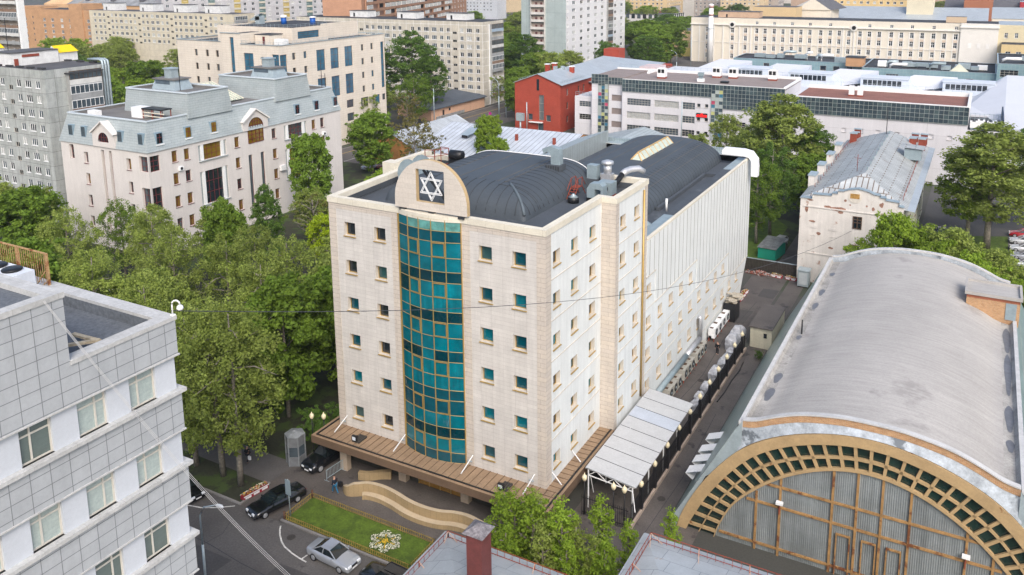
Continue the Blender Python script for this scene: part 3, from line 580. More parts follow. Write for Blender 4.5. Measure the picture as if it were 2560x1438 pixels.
for x,y in ((-18.6,-11.6),(4.1,31.5),(7.6,8.2),(-26.5,-17.5),(-99,-18)):
    g_=MB(); g_.quad([(x+.38*math.cos(2*PI*i/14),y+.38*math.sin(2*PI*i/14),.02) for i in range(14)]); o=g_.build('manhole_cover',M('iron_cover',(.045,.04,.036),var=.3,scale=4)); o['kind']='structure'
for x,y,a,b in ((-23.5,-17.2,2.6,1.2),(-15.5,-15.2,1.6,.9),(3.2,52,1.4,2.4),(5,62,1.2,1.8)):
    sheet('asphalt_patch',[(x-a,y-b),(x+a*.9,y-b*1.05),(x+a,y+b),(x-a*.95,y+b*.9)],.0135,M('dark_asphalt_patch',(.07,.066,.064),var=.15,fine=.2))
o=sheet('lawn',[(-20.75,-10.1),(-7.2,-10.1),(-7.2,-6.6),(-20.75,-6.6)],.05,m_grass); 
# ================================================================ generic building block
m_froof=M('grey_flat_roof',(.085,.085,.09),var=.25,scale=.15,fine=.2); m_droof=M('dark_flat_roof',(.04,.042,.047),var=.2,scale=.15,fine=.15)
def block(name,label,x0,y0,x1,y1,H,wm,rm=None,S=(),E=(),depth=.2,par=.0,z0=0,cat='building',near=False,group=None,W=(),rev=None,capm=None,bare=False):
    T=thing(name,label,cat,((x0+x1)/2,(y0+y1)/2,z0),group)
    facade(T,(x0,y0),(x1,y0),z0,H,list(S),wm,depth,near=near,rev=rev); facade(T,(x1,y0),(x1,y1),z0,H,list(E),wm,depth,near=near,rev=rev)
    w=MB(); w.quad([(x1,y1,z0),(x0,y1,z0),(x0,y1,H),(x1,y1,H)]); w.quad([(x0,y1,z0),(x0,y0,z0),(x0,y0,H),(x0,y1,H)]); w.build('wall',wm,T)
    if bare: return T
    r=MB(); zr=H-par
    r.quad([(x0,y0,zr),(x1,y0,zr),(x1,y1,zr),(x0,y1,zr)])
    if par:
        t=.3; r2=MB()
        for a,b in (((x0,y0),(x1,y0)),((x1,y0),(x1,y1)),((x1,y1),(x0,y1)),((x0,y1),(x0,y0))): pass
        r.quad([(x0+t,y1-t,zr),(x1-t,y1-t,zr),(x1-t,y1-t,H),(x0+t,y1-t,H)]); r.quad([(x0+t,y0+t,zr),(x0+t,y1-t,zr),(x0+t,y1-t,H),(x0+t,y0+t,H)]); r.quad([(x0+t,y0+t,zr),(x1-t,y0+t,zr),(x1-t,y0+t,H),(x0+t,y0+t,H)]); r.quad([(x1-t,y0+t,zr),(x1-t,y1-t,zr),(x1-t,y1-t,H),(x1-t,y0+t,H)])
        c=MB(); o=.06; zt=H+.08
        c.box((x0-o,y0-o,H),(x1+o,y0+t,zt)); c.box((x0-o,y1-t,H),(x1+o,y1+o,zt)); c.box((x0-o,y0+t,H),(x0+t,y1-t,zt)); c.box((x1-t,y0+t,H),(x1+o,y1-t,zt)); c.build('parapet_cap',capm or m_white,T)
    r.build('roof',rm or m_droof,T); return T
def grid_(cols,zs,h): return [(u,z,w,h,s) for (u,w,s) in cols for z in zs]
def hut(T,x0,y0,x1,y1,z,h,wm,rm,name='roof_hut'):
    q=MB(); q.box((x0,y0,z),(x1,y1,z+h)); q.box((x0-.15,y0-.15,z+h),(x1+.15,y1+.15,z+h+.15),1); q.box((x0+(x1-x0)*.2,y0-.02,z+.1),(x0+(x1-x0)*.2+.8,y0+.05,z+1.6),2); q.build(name,[wm,rm,m_black],T)
m_gp=M('grey_concrete_panel',(.43,.45,.44),brick=(3.2,2.78,.03,0,'wall'),mort=(.12,.11,.10),colb=(.35,.375,.36),var=.14,scale=.8,streak=.25,blot=((.46,.46,.44),.66,.35),fine=.12)
m_tan=M('tan_concrete_panel',(.54,.50,.42),brick=(3.2,2.78,.08,0,'wall'),mort=(.70,.69,.67),colb=(.48,.45,.385),var=.12,scale=.6,streak=.15,fine=.08)
m_cream=M('cream_panel_wall',(.57,.52,.41),brick=(3.2,2.78,.035,0,'wall'),mort=(.36,.33,.27),var=.1,scale=.5,fine=.06)
m_whut=M('whitewashed_hut',(.62,.63,.63),var=.15,scale=.8)
def balcony_stack(T,x,ya,yb,zs,h,face='E',depth=1.2,cols=None,xb=None,seed=1):
    """glazed or open balconies; face E: plane x, from ya to yb; face S: plane y=x, from ya to yb along x"""
    rr=random.Random(seed); pm=[M('balcony_panel_grey',(.28,.29,.29),var=.2),M('balcony_panel_white',(.55,.55,.53),var=.15),M('balcony_panel_blue',(.28,.36,.44),var=.1),M('balcony_panel_brown',(.2,.13,.09),var=.2)]
    P=(lambda u,d,z:(x+d,u,z)) if face=='E' else (lambda u,d,z:(u,x-d,z))
    for z in zs:
        q=MB(); 
        def bx(a,b,m): 
            p=P(*a); r=P(*b); q.box(p,r,m)
        k=rr.randrange(4); bx((ya,0,z-.15),(yb,depth,z),0); bx((ya,depth-.06,z),(yb,depth,z+1.0),k)
        bx((ya,0.01,z),(ya+.06,depth-.07,z+h-.2),0)
        if rr.random()<.75:
            n=max(2,int((yb-ya)/.9)); gm=4
            bx((ya+.05,depth-.08,z+1.0),(yb-.05,depth-.04,z+h-.25),4)
            for i in range(n+1): u=ya+(yb-ya-.07)*i/n; bx((u,depth-.09,z+1.0),(u+.07,depth+.01,z+h-.2),5)
            bx((ya,depth-.085,z+h-.27),(yb,depth+.005,z+h-.15),5); bx((ya,depth-.085,z+1.005),(yb,depth+.02,z+1.08),5)
        q.build('balcony',pm+[g_mid,m_white if rr.random()<.6 else f_dkbr],T)
# ---- grey panel block, left
cols=[(2.3,1.35,'flats2'),(5.3,1.9,'flats3'),(8.3,1.35,'flats2'),(10.9,1.3,'stairflat'),(13.6,1.35,'flats2'),(16.3,1.35,'flats2')]
cols=[(67-u,w,s) for u,w,s in cols]+[(67-u-16.5,w,s) for u,w,s in cols]
H=[(u,z-(.75 if s=='stairflat' else 0),w,.95 if s=='stairflat' else 1.45,s) for u,w,s in cols for z in [25.9-2.8*k for k in range(9)]]
T=block('apartment_block','weathered grey panel apartment block with glazed corner balconies and silver pipes at left','' and 0 or -190,35.2,-123,48.6,29.4,m_gp,m_froof,S=H,depth=.12)
balcony_stack(T,-123,39.4,46.0,[26.2-2.8*k for k in range(8)],2.8,'E',1.1)
MB().box((-122.99,39.1,29.0-.1-.6),(-121.6,46.3,28.55)).build('balcony_roof',m_droof,T)
for yy in (46.9,47.5,48.1):
    MB().tube([(-127,yy,30.2),(-123.4,yy,30.3),(-122.7,yy,30.0),(-122.6,yy,29.2),(-122.6,yy,8)],.22,8).build('flue_pipe',m_galv,T)
q=MB(); q.box((-141,36.4,29.4),(-135,46,31.9)); q.box((-141.2,36.2,31.9),(-134.8,46.1,32.05),1); q.box((-134.99,38.6,31.0),(-134.9,42,31.5),2); q.box((-134.99,37.0,29.4),(-134.9,37.8,30.8),2); q.build('roof_hut',[m_whut,m_froof,m_redp],T)
q=MB()
for a,y0_ in ((-138.5,46.1),(-160,43.5)): q.quad([(a+3.6,y0_,31.2),(a+3.6,y0_+4.2,31.2),(a+1.2,y0_+4.2,32.5),(a+1.2,y0_,32.5)]); q.box((a,y0_+.1,29.4),(a+3.3,y0_+4.1,31.2),1); q.quad([(a,y0_,31.2),(a+3.6,y0_,31.2),(a+1.2,y0_,32.5)],1)
q.build('dormer',[M('yellow_sheet',(.75,.52,.01),var=.05),m_whut],T)
q=MB()
for i in range(9): q.box((-126-3.4*i,35.9,29.45),(-124.4-3.4*i,36.6,29.75))
for i in range(4): q.box((-127-4*i,47,29.45),(-125.4-4*i,47.7,29.75))
q.build('roof_curb',m_droof,T,kind='stuff')
T=thing('antenna_mast','thin dark television mast on the roof of the grey panel block','antenna',(-140,39,29.4)); q=MB(); q.tube([(-140,39,29.4),(-140,39,38.5)],.06,5); 
for z in (35,36.4,37.6): q.bar((-141.2,39,z),(-138.8,39,z),.05)
q.build('mast',m_blackp,T)
# ---- mansard office, left
m_mw=M('mansard_white_wall',(.60,.565,.54),var=.05,scale=.3,streak=.06,fine=.04); m_tile=M('mansard_zinc_tile',(.35,.395,.405),brick=(1.2,.42,.014,.5,'wall'),mort=(.14,.17,.19),colb=(.385,.425,.43),var=.1,scale=.4,rough=.5,metal=.15,fine=.06)
m_mroof=M('mansard_grey_roof',(.15,.145,.14),var=.15,scale=.3,fine=.12)
X0,X1,Y0,Y1=-112.4,-89.4,30.4,77.5
T=thing('mansard_office','white plastered office with grey tiled mansard and two raised roof towers','building',(-101,54,0)); B=T
small=lambda y,z,h=2.0:(y-Y0,z,1.15,h,'mans')
H=[small(y,z) for y,z in ((35.6,15.5),(38.1,15.4),(49.2,15.4),(58.4,15.4),(69.4,15.3),(71.9,15.3),(35.6,11.6),(38.1,11.6),(49.2,11.5),(58.4,11.4),(69.4,11.4),(71.9,11.4),(35.6,7.6),(38.1,7.6),(49.2,7.5),(58.4,7.4),(71.9,7.4),(35.6,3.6),(38.1,3.6),(49.2,3.5),(58.4,3.4))]
H+=[(43.6-Y0,14.6,6.2,2.8,'strip'),(64.2-Y0,14.6,6.2,2.8,'strip'),(43.6-Y0,6.6,6.2,6.0,'strip'),(64.2-Y0,6.6,6.2,6.0,'strip'),(52.2-Y0,3.7,1.0,9.7,'stair'),(55.2-Y0,3.7,1.0,9.7,'stair'),(1.2,14.7,2.1,2.7,'bays'),(1.2,8,2.1,4,'bays')]
facade(B,(X1,Y0),(X1,Y1),0,18.1,H,m_mw,.35,near=True)
H=[(x-X0,z,1.1,2.0,'mans') for x,z in ((-105.6,14.7),(-94.3,14.7),(-105.6,10.9),(-94.3,10.7),(-105.6,7),(-94.3,6.8),(-105.6,3.2),(-94.3,3))]+[(-101.0-X0,2,.75,15.5,'stair'),(-99.0-X0,2,.75,15.5,'stair'),(21.8,14.7,2.1,2.7,'bays'),(21.8,8,2.1,4,'bays'),(2.9,15.1,1.3,2.6,'bays')]
facade(B,(X0,Y0),(X1,Y0),0,18.1,H,m_mw,.5,near=True)
w=MB(); w.quad([(X1,Y1,9.2),(X0,Y1,9.2),(X0,Y1,18.1),(X1,Y1,18.1)]); w.quad([(X0,Y1,0),(X0,Y0,0),(X0,Y0,18.1),(X0,Y1,18.1)]); w.quad([(X1-2,Y1-2,0),(X0,Y1-2,0),(X0,Y1-2,9.2),(X1-2,Y1-2,9.2)]); w.build('wall',m_mw,B)
for yc in (43.6,64.2):
    q=MB()
    for z,h in ((14.6,2.8),(6.6,6.0)):
        for s in (-1,1): q.box((X1-.33,yc+s*2.25-.28,z),(X1-.02,yc+s*2.25+.28,z+h)); q.box((X1-.33,yc+s*2.55 if s>0 else yc-3.09,z),(X1-.3,yc+3.09 if s>0 else yc-2.55,z+h),1)
        q.box((X1-.3,yc-3.2,z-.15),(X1+.25,yc+3.2,z-.01),1)
    q.build('window_column',[m_white,m_tile],B)
i=1.35
def mans(x0,y0,x1,y1,z0,z1,i=1.35,par=.5,mb=None):
    m=mb or MB(); a=[(x0,y0,z0),(x1,y0,z0),(x1,y1,z0),(x0,y1,z0)]; b=[(x0+i,y0+i,z1),(x1-i,y0+i,z1),(x1-i,y1-i,z1),(x0+i,y1-i,z1)]
    for k in range(4): m.quad([a[k],a[(k+1)%4],b[(k+1)%4],b[k]])
    for k in range(4):
        p,q_=b[k],b[(k+1)%4]; m.bar((p[0],p[1],z1+.05),(q_[0],q_[1],z1+.05),.4,.22,m=1)
    m.quad([(x0+i+.2,y0+i+.2,z1-par),(x1-i-.2,y0+i+.2,z1-par),(x1-i-.2,y1-i-.2,z1-par),(x0+i+.2,y1-i-.2,z1-par)],2)
    for k in range(4):
        c_=[(x0+i+.2,y0+i+.2),(x1-i-.2,y0+i+.2),(x1-i-.2,y1-i-.2),(x0+i+.2,y1-i-.2)]; p,q_=c_[k],c_[(k+1)%4]; m.quad([(p[0],p[1],z1-par),(q_[0],q_[1],z1-par),(q_[0],q_[1],z1),(p[0],p[1],z1)],2)
    return m
mats=[m_tile,M('pale_blue_coping',(.50,.56,.60),var=.05),m_mroof]
mans(X0-.2,Y0-.2,X1+.2,Y1+.2,18.1,23.0).build('mansard_roof',mats,B)
for x,w_,y in ((-109.4,1.1,0),(-105.9,1.1,0),(-96.2,1.1,0),(-91,1.1,0)):
    q=MB(); q.box((x-.62,Y0+.1,19.3),(x+.62,Y0+1.6,21.2),1); q.box((x-.5,Y0+.06,19.42),(x+.5,Y0+.11,21.08)); q.build('dormer_window',[g_mid,M('dormer_reveal',(.2,.28,.34))],B)
for y in (33,38.8,44.3,65.1,70.6,76.3):
    q=MB(); q.box((X1-1.6,y-.65,19.1),(X1-.1,y+.65,21.1),1); q.box((X1-.11,y-.5,19.25),(X1-.05,y+.5,20.95)); q.box((X1-.05,y-.04,19.25),(X1-.02,y+.04,20.95),2); q.box((X1-.04,y-.5,20.2),(X1-.01,y+.5,20.3),2); q.box((X1-.12,y-.75,18.95),(X1+.15,y+.75,19.1),3); q.build('dormer_window',[g_amber if y in(38.8,44.3) else g_dark,M('dormer_reveal',(0,0,0)),f_brown,m_white],B)
# gabled pediments with arched glazing
def gable(face,c,zb,ze,zp,hw,aw,az,ar,mb_name,tall):
    P=(lambda u,d,z:(X1+d,u,z)) if face=='E' else (lambda u,d,z:(u,Y0-d,z))
    q=MB(); F=lambda a,b,d:P(a,d,b)
    n=18; arch=[(c+ar*math.cos(PI*k/n),az+ar*math.sin(PI*k/n)) for k in range(n+1)]      # right to left
    top=[(c+hw,ze),(c,zp),(c-hw,ze)]
    # face outline split left and right of the arch opening
    d=.25; bz=tall
    for sgn in (1,-1):
        pts=[(c+sgn*hw,zb),(c+sgn*hw,ze),(c,zp)]+[(c+sgn*ar*math.sin(t),az+ar*math.cos(t)) for t in [PI/2*k/9 for k in range(10)]]+[(c+sgn*ar,bz),(c+sgn*ar,zb)]
        if bz<=zb+.01: pts=pts[:-1]
        q.quad([P(a,d,b) for a,b in (pts if (sgn==-1)==(face!='E') else pts[::-1])])
    if bz>zb: q.quad([P(c-ar,d,zb),P(c+ar,d,zb),P(c+ar,d,bz),P(c-ar,d,bz)])
    for sgn in (1,-1): q.quad([P(c+sgn*hw,d,zb),P(c+sgn*hw,-1.6,zb),P(c+sgn*hw,-1.6,ze),P(c+sgn*hw,d,ze)])
    q.build('gable',m_mw,B)
    r=MB()
    for sgn in (1,-1):
        r.quad([P(c+sgn*(hw+.2),d+.25,ze-.1),P(c,d+.25,zp+.1),P(c,-2.6,zp+.1),P(c+sgn*(hw+.2),-2.6,ze-.1)]); r.bar(P(c+sgn*(hw+.2),d+.2,ze-.15),P(c,d+.2,zp+.05),.3,.25)
    r.build('gable_roof',M('gable_coping',(.62,.60,.58)),B)
    g=MB(); g.quad([P(a,.02,b) for a,b in [(c+ar,bz)]+arch+[(c-ar,bz)]]); gl=g.build('arched_window',g_amber if face=='E' else g_dark,B)
    f=MB(); k=int(2*ar/.6)
    for j in range(1,k):
        u=c-ar+2*ar*j/k; f.bar(P(u,.06,bz),P(u,.06,az+(max(0,ar*ar-(u-c)**2))**.5),.08)
    zz=bz
    while zz<az+ar:
        hw_=ar if zz<az else (max(0,ar*ar-(zz-az)**2))**.5; f.bar(P(c-hw_,.06,zz),P(c+hw_,.06,zz),.08); zz+=.75
    for a,b in zip(arch,arch[1:]): f.bar(P(a[0],.08,a[1]),P(b[0],.08,b[1]),.12)
    f.build('glazing_bar',f_brown,gl)
gable('E',53.75,18.1,19.9,21.9,3.1,0,18.5,1.85,'g',15.7+2.45)
q=MB(); q.quad([(X1+.02,51.9,15.6),(X1+.02,55.6,15.6),(X1+.02,55.6,18.4),(X1+.02,51.9,18.4)]); gl=q.build('arched_window',g_amber,B); q=MB()
for u in (51.9,52.8,53.75,54.7,55.6): q.bar((X1+.06,u,15.6),(X1+.06,u,18.4),.09)
for z in (15.6,16.4,17.2,18): q.bar((X1+.06,51.9,z),(X1+.06,55.6,z),.09)
q.build('glazing_bar',f_brown,gl)
gable('S',-100.1,18.1,20.6,22.5,2.9,0,19.3,1.35,'g',19.0)
for x in (-101.0-.7,-99.0-.7): pass
mans(-106.9,39.5,-90.0,49.3,22.3,26.6,.45).build('roof_tower',mats,B); mans(-106.1,60.0,-90.0,69.7,22.3,26.6,.45).build('roof_tower',mats,B)
for (x,y,z) in ((-101,45.5,26.4),(-97.5,66,26.4)):
    m=MB(); a_=[(x-3.2,y-2.0),(x+3.2,y-2.0),(x+3.2,y+2.0),(x-3.2,y+2.0)]; b_=[(x-2.6,y-1.5),(x+2.6,y-1.5),(x+2.6,y+1.5),(x-2.6,y+1.5)]; z-=.35
    for k in range(4): p,q_,r_,s_=a_[k],a_[(k+1)%4],b_[(k+1)%4],b_[k]; m.quad([(*p,z),(*q_,z),(*r_,z+1.9),(*s_,z+1.9)]); m.quad([(p[0]*.8+q_[0]*.2+(r_[0]-q_[0])*.7,p[1]*.8+q_[1]*.2+(s_[1]-p[1])*.55-(.04 if k==0 else 0),z+1.1),(p[0]*.2+q_[0]*.8+(r_[0]-q_[0])*.55+(.05 if k==1 else 0),p[1]*.2+q_[1]*.8+(r_[1]-q_[1])*.55-(.04 if k==0 else 0),z+1.1),(p[0]*.2+q_[0]*.8+(r_[0]-q_[0])*.9,p[1]*.2+q_[1]*.8+(r_[1]-q_[1])*.9-(.04 if k==0 else 0),z+1.75),(p[0]*.8+q_[0]*.2+(r_[0]-q_[0])*.9,p[1]*.8+q_[1]*.2+(s_[1]-p[1])*.9-(.04 if k==0 else 0),z+1.75)],1) if k==0 else None
    m.box((x-3.0,y-1.9,z+1.9),(x+3.0,y+1.9,z+2.1),2); m.build('roof_lantern',[m_galv,g_mid,m_mroof],B); z-=.3
    q=MB(); q.box((x-.9,y-.8,z+2.4),(x+.9,y+.8,z+4.0),1); q.box((x-1.1,y-1,z+4.0),(x+1.1,y+1,z+4.2),1); q.build('vent_box',[m_mroof,m_galv],B)
q=MB(); q.quad([(-105,50,25.6),(-105,58,25.6),(-96.5,58,22.8),(-96.5,50,22.8)][::-1]); S_=q.build('skylight',M('greenish_skylight',(.40,.46,.38),rough=.25,var=.15),B); q=MB()
for k in range(11): y=50+.8*k; q.bar((-105,y,25.65),(-96.5,y,22.85),.14)
q.bar((-105,50,25.6),(-105,58,25.6),.3); q.build('frame',m_cap,S_)
for y in (36.5,72.1): 
    q=MB(); q.box((X1+.02,y-.45,13.9 if y<40 else 13.6),(X1+.4,y+.45,14.6 if y<40 else 14.3)); q.tube([(X1+.4,y,14.25 if y<40 else 13.95),(X1+.43,y,14.25 if y<40 else 13.95)],.26,10,1); T2=thing('wall_air_conditioner','white air conditioner box under a window, '+('left' if y<40 else 'right')+' end of the mansard office wall','air conditioner',(X1+.2,y,14)); 
    o=q.build('body',[m_white,m_black],T2)
T2=thing('wall_air_conditioner','lower white air conditioner beside a window near the dark green tree','air conditioner',(X1+.2,60,9)); MB().box((X1+.02,59.3,8.8),(X1+.5,60.6,9.8)).build('body',m_white,T2)
q=MB(); q.box((X1-1.3,Y1-1.6,0),(X1-.7,Y1-1.0,9.2)); q.build('pillar',m_white,B); q=MB(); q.box((X1-2.0,Y1-2,0),(X1-1.9,Y1-.4,7),0); 
T2=thing('roof_plant','white roof cabinet and rusty open pipe frame on the mansard roof terrace','air handler',(-97,37,22.5)); q=MB(); q.box((-99.5,35.5,22.5),(-96.8,37.5,24.3)); q.build('cabinet',m_white,T2); q=MB()
q.box((-96.8,35.5,24.1),(-91.8,37.8,24.3),1)
for x in (-96.5,-94.2,-92): 
    for y in (35.6,37.6): q.bar((x,y,22.5),(x,y,24.1),.12)
for z in (23,23.6): q.bar((-96.5,35.6,z),(-91.2,35.6,z),.14,m=2)
q.build('frame',[m_redp,m_black,m_cap],T2)
T2=thing('roof_box','small white slotted ventilation box near the front edge of the mansard roof','vent',(-107,33.5,22.5)); MB().box((-108.2,33.2,22.5),(-106,34.4,23.4)).build('body',m_white,T2)
T2=thing('antenna_mast','tall thin aerial on the left roof tower of the mansard office','antenna',(-97,44,26.4)); q=MB(); q.tube([(-95.8,43,26.4),(-95.8,43,32.6)],.06,5); q.bar((-97.4,43,32.3),(-95.8,43,32.3),.05); q.bar((-97.2,43,31),(-95.8,43,31),.04); q.build('mast',m_blackp,T2)
T2=thing('antenna_mast','cluster of thin aerials at the far right corner of the mansard roof','antenna',(-92,75,23)); q=MB(); q.tube([(-91.8,75,22.5),(-91.8,75,27.2)],.07,5); q.tube([(-91.2,75.4,22.5),(-91.2,75.4,26)],.07,5); q.bar((-92.6,75,25.5),(-91,75,25.5),.05); q.build('mast',m_blackp,T2)
# ---- beige clad office behind
m_bg=M('beige_cladding',(.64,.575,.49),brick=(1.4,.62,.022,.0,'wall'),mort=(.48,.42,.35),colb=(.66,.60,.52),var=.06,scale=.3,fine=.04,rough=.55)
T=thing('beige_office','beige clad office with blue glass bays and stepped dark roof terraces','building',(-144,114,0)); B=T
E_=[(y-93.5,z,1.15,1.75,'office') for y in (98.5,102.5) for z in [26.0-3.75*k-.9 for k in range(6)]]+[(y-93.5,z,1.15,1.75,'office') for y in (124.9,129) for z in [25.9-3.85*k-.9 for k in range(5)]]
E_+=[(y-93.5,z,3.3,h,'blue') for y in (108.2,113.5,119.1) for z,h in ((21.3,5.5),(13.8,5.5))]+[(133.6-93.5,z,1.5,h,'bluet') for z,h in ((13.6,13.2),)]+[(133.6-93.5,10.0,1.5,1.8,'office')]+[(y-93.5,z,2.9,2.2,'office') for y in (118.9,) for z in (9.9,6.2)]+[(y-93.5,9.3,3.2,2.6,'office') for y in (125,130.2)]+[(94.9-93.5,21.5,2.4,5.2,'blue'),(122.4-93.5,1.0,4.4,4.2,'office')]
facade(B,(-122,93.5),(-122,134.6),0,29,E_,m_bg,.3)
facade(B,(-135,93.5),(-122,93.5),0,29,[(2.5,21.6,3.4,5.2,'blue'),(7.3,24.2,1.1,1.8,'office'),(11.7,21.6,2.3,5.2,'blue'),(2.5,13.6,3.4,5.2,'blue')],m_bg,.3)
facade(B,(-142,93.5),(-135,93.5),0,31.6,[(3.9,17,1.4,13.6,'bluet')],m_bg,.3); w=MB(); w.quad([(-135,93.5,29),(-135,104,29),(-135,104,31.6),(-135,93.5,31.6)]); w.build('wall',m_bg,B); w=MB(); w.quad([(-142,93.5,20),(-142,99,20),(-142,99,31.6),(-142,93.5,31.6)][::-1]); w.build('wall',m_bg,B)
facade(B,(-165.3,99),(-142,99),0,28.7,[(x+165.3,z,1.1,1.8,'office') for x in (-158,-153.7,-149.9,-147.3) for z in [24.5-3.7*k for k in range(6)]],m_bg,.3)
w=MB(); w.quad([(-122,134.6,0),(-165.3,134.6,0),(-165.3,134.6,28.7),(-122,134.6,28.7)]); w.quad([(-165.3,134.6,0),(-165.3,99,0),(-165.3,99,28.7),(-165.3,134.6,28.7)]); w.build('wall',m_bg,B)
r=MB(); r.quad([(-134.9,93.8,28.4),(-122.2,93.8,28.4),(-122.2,134.4,28.4),(-134.9,134.4,28.4)]); r.quad([(-165.1,99.2,28.1),(-135,99.2,28.1),(-135,134.4,28.1),(-165.1,134.4,28.1)]); r.quad([(-142,93.7,31.2),(-135,93.7,31.2),(-135,104,31.2),(-142,104,31.2)]); r.build('roof',m_droof,B)
r=MB()
for a,b,z in (((-122,93.5),(-122,134.6),29),((-135,93.5),(-122,93.5),29),((-142,93.5),(-135,93.5),31.6),((-165.3,99),(-142,99),28.7),((-165.3,134.6),(-165.3,99),28.7),((-165.3,134.6),(-122,134.6),29)): r.bar((a[0],a[1],z+.05),(b[0],b[1],z+.05),.35,.15)
r.build('parapet_cap',m_galv,B)
facade(B,(-156,105),(-128.5,105),28,32.4,[],m_bg,.2,name='penthouse_wall'); facade(B,(-128.5,105),(-128.5,118.5),28,32.4,[(6,29.4,8,1.9,'blue')],m_bg,.2,name='penthouse_wall'); facade(B,(-131,118.5),(-131,134),28,32.6,[],m_bg,.2,name='penthouse_wall')
w=MB(); w.quad([(-156,134,28),(-156,105,28),(-156,105,32.4),(-156,134,32.4)]); w.quad([(-156,105.3,32),(-128.7,105.3,32),(-128.7,118.5,32),(-131.2,118.5,32),(-131.2,134,32),(-156,134,32)],1); w.quad([(-131,118.5,28),(-128.5,118.5,28),(-128.5,118.5,32.4),(-131,118.5,32.4)]); w.build('penthouse_roof',[m_bg,m_droof],B)
w=MB(); w.box((-134.5,98,28.4),(-129.5,102.5,31.0)); w.box((-134.6,97.9,31),(-129.3,102.6,31.15),1); w.box((-131.9,97.95,28.5),(-131.1,98,30.6),2); w.build('roof_hut',[m_bg,m_droof,M('maroon_door',(.12,.02,.02))],B)
w=MB()
for a,b,z in (((-155.8,105.2),(-128.7,105.2),32.4),((-128.7,105.2),(-128.7,118.3),32.4),((-165,99.2),(-142,99.2),28.7),((-134.8,93.7),(-122.2,93.7),29),((-122.2,93.7),(-122.2,134),29)):
    for h in (.4,.8): w.bar((a[0],a[1],z+h),(b[0],b[1],z+h),.05)
    n=int((Vector(b)-Vector(a)).length/1.5)
    for k in range(n+1): x=a[0]+(b[0]-a[0])*k/n; y=a[1]+(b[1]-a[1])*k/n; w.bar((x,y,z),(x,y,z+.8),.05)
w.build('roof_railing',m_galv,B)
for x,y,l in ((-150,124,'left blue barrel fan on the beige office roof, beside the metal duct'),(-146,120,'middle blue barrel fan on the beige office roof'),(-137,122,'right blue barrel fan on the beige office roof, standing apart')):
    T2=thing('roof_fan',l,'fan',(x,y,32),'blue fans on the beige office roof'); q=MB(); q.cyl((x,y,32),.8,1.9,12); q.build('drum',M('blue_drum',(.01,.09,.38),rough=.4),T2); q=MB(); q.tube_z(Vector((x,y,33.9)),[(1.0,0),(1.0,.25),(.4,.4)],12,0); q.build('cap',m_white,T2)
T2=thing('roof_duct','bent galvanised duct at the left of the blue roof fans','duct',(-153,118,32)); q=MB(); q.box((-154,117,32),(-152.4,119,34.2)); q.quad([(-156.2,117,33.2),(-152.4,117,35),(-152.4,119,35),(-156.2,119,33.2)]); q.quad([(-156.2,117,32.9),(-152.4,117,33.2),(-152.4,117,35),(-156.2,117,33.2)]); q.build('duct',m_galv,T2)
T2=thing('roof_air_conditioner','white air conditioner wrapped in film on the beige office terrace','air conditioner',(-128,100,28.4)); MB().box((-129,99,28.5),(-125.6,100.6,30.0)).build('body',m_white,T2)
# ---- nine-storey tan panel block with white seams
z9=[25.95-2.8*k-.75 for k in range(9)]
cols=[]
for xx,w,s in [(-123.6,1.4,'flats2'),(-127,2.1,'flats3'),(-130.1,1.4,'flats2'),(-133,1.7,'stairflat'),(-135.8,1.4,'flats2'),(-138.6,1.4,'flats2'),(-141.7,2.1,'flats3'),(-145.1,2.1,'flats3'),(-148.2,1.4,'flats2'),(-151.1,1.4,'flats2'),(-153.9,1.7,'stairflat'),(-156.7,1.4,'flats2'),(-159.3,1.4,'flats2'),(-162.5,2.1,'flats3'),(-165.8,2.1,'flats3'),(-169,1.4,'flats2'),(-171.7,1.4,'flats2'),(-174.5,1.7,'stairflat'),(-177.2,1.4,'flats2'),(-180,1.4,'flats2'),(-183,2.1,'flats3')]: cols.append((xx+206.3,w,s))
H=[(u,z-(.7 if s=='stairflat' else 0),w,.9 if s=='stairflat' else 1.5,s) for u,w,s in cols for z in z9]
T=block('apartment_block','nine-storey tan panel apartment block with white painted seams and white roof huts',-206.3,187.8,-121.5,201.8,29,m_tan,m_droof,S=H,depth=.12)
balcony_stack(T,-121.5,192.2,200.2,[25.4-2.8*k for k in range(9)],2.8,'E',1.0,seed=5)
q=MB(); q.box((-121.48,191.6,0),(-121.3,192.1,28)); q.build('balcony_wall',m_white,T)
for x in (-181,-158.5,-136.5): hut(T,x-4.3,194.5,x+4.3,199.5,29,2.3,m_whut,m_froof)
# ---- cream panel block behind the woods
cols=[(-341.6,1.5,'flats2'),(-338,1.9,'flats3'),(-334.9,1.5,'flats2'),(-331.8,1.6,'stairflat')]
base=[(-329.1,1.5,'flats2'),(-326.2,1.5,'flats2'),(-322.7,2.1,'flats3'),(-319.3,2.1,'flats3'),(-316.1,1.5,'flats2'),(-313,1.5,'flats2'),(-310.1,1.6,'stairflat')]
cols+=base+[(x+21.7,w,s) for x,w,s in base]+[(x+43.4,w,s) for x,w,s in base]+[(-263.7,1.5,'flats2'),(-260.5,2.1,'flats3'),(-257,1.5,'flats2')]
H=[(u+345.5,z-(.7 if s=='stairflat' else 0),w,.9 if s=='stairflat' else 1.5,s) for u,w,s in cols for z in [25.75-2.8*k for k in range(5)]]
T=block('apartment_block','long cream panel apartment block behind the woods with four white roof huts',-345.5,196,-250.1,208,28.4,m_cream,m_froof,S=H,depth=.12)
balcony_stack(T,-250.1,196.6,203.2,[24.9-2.8*k for k in range(8)],2.8,'E',1.0,seed=2)
for x in (-335,-309,-286,-266): hut(T,x-4.6,199.5,x+4.6,205,28.4,3.2,m_whut,m_froof)
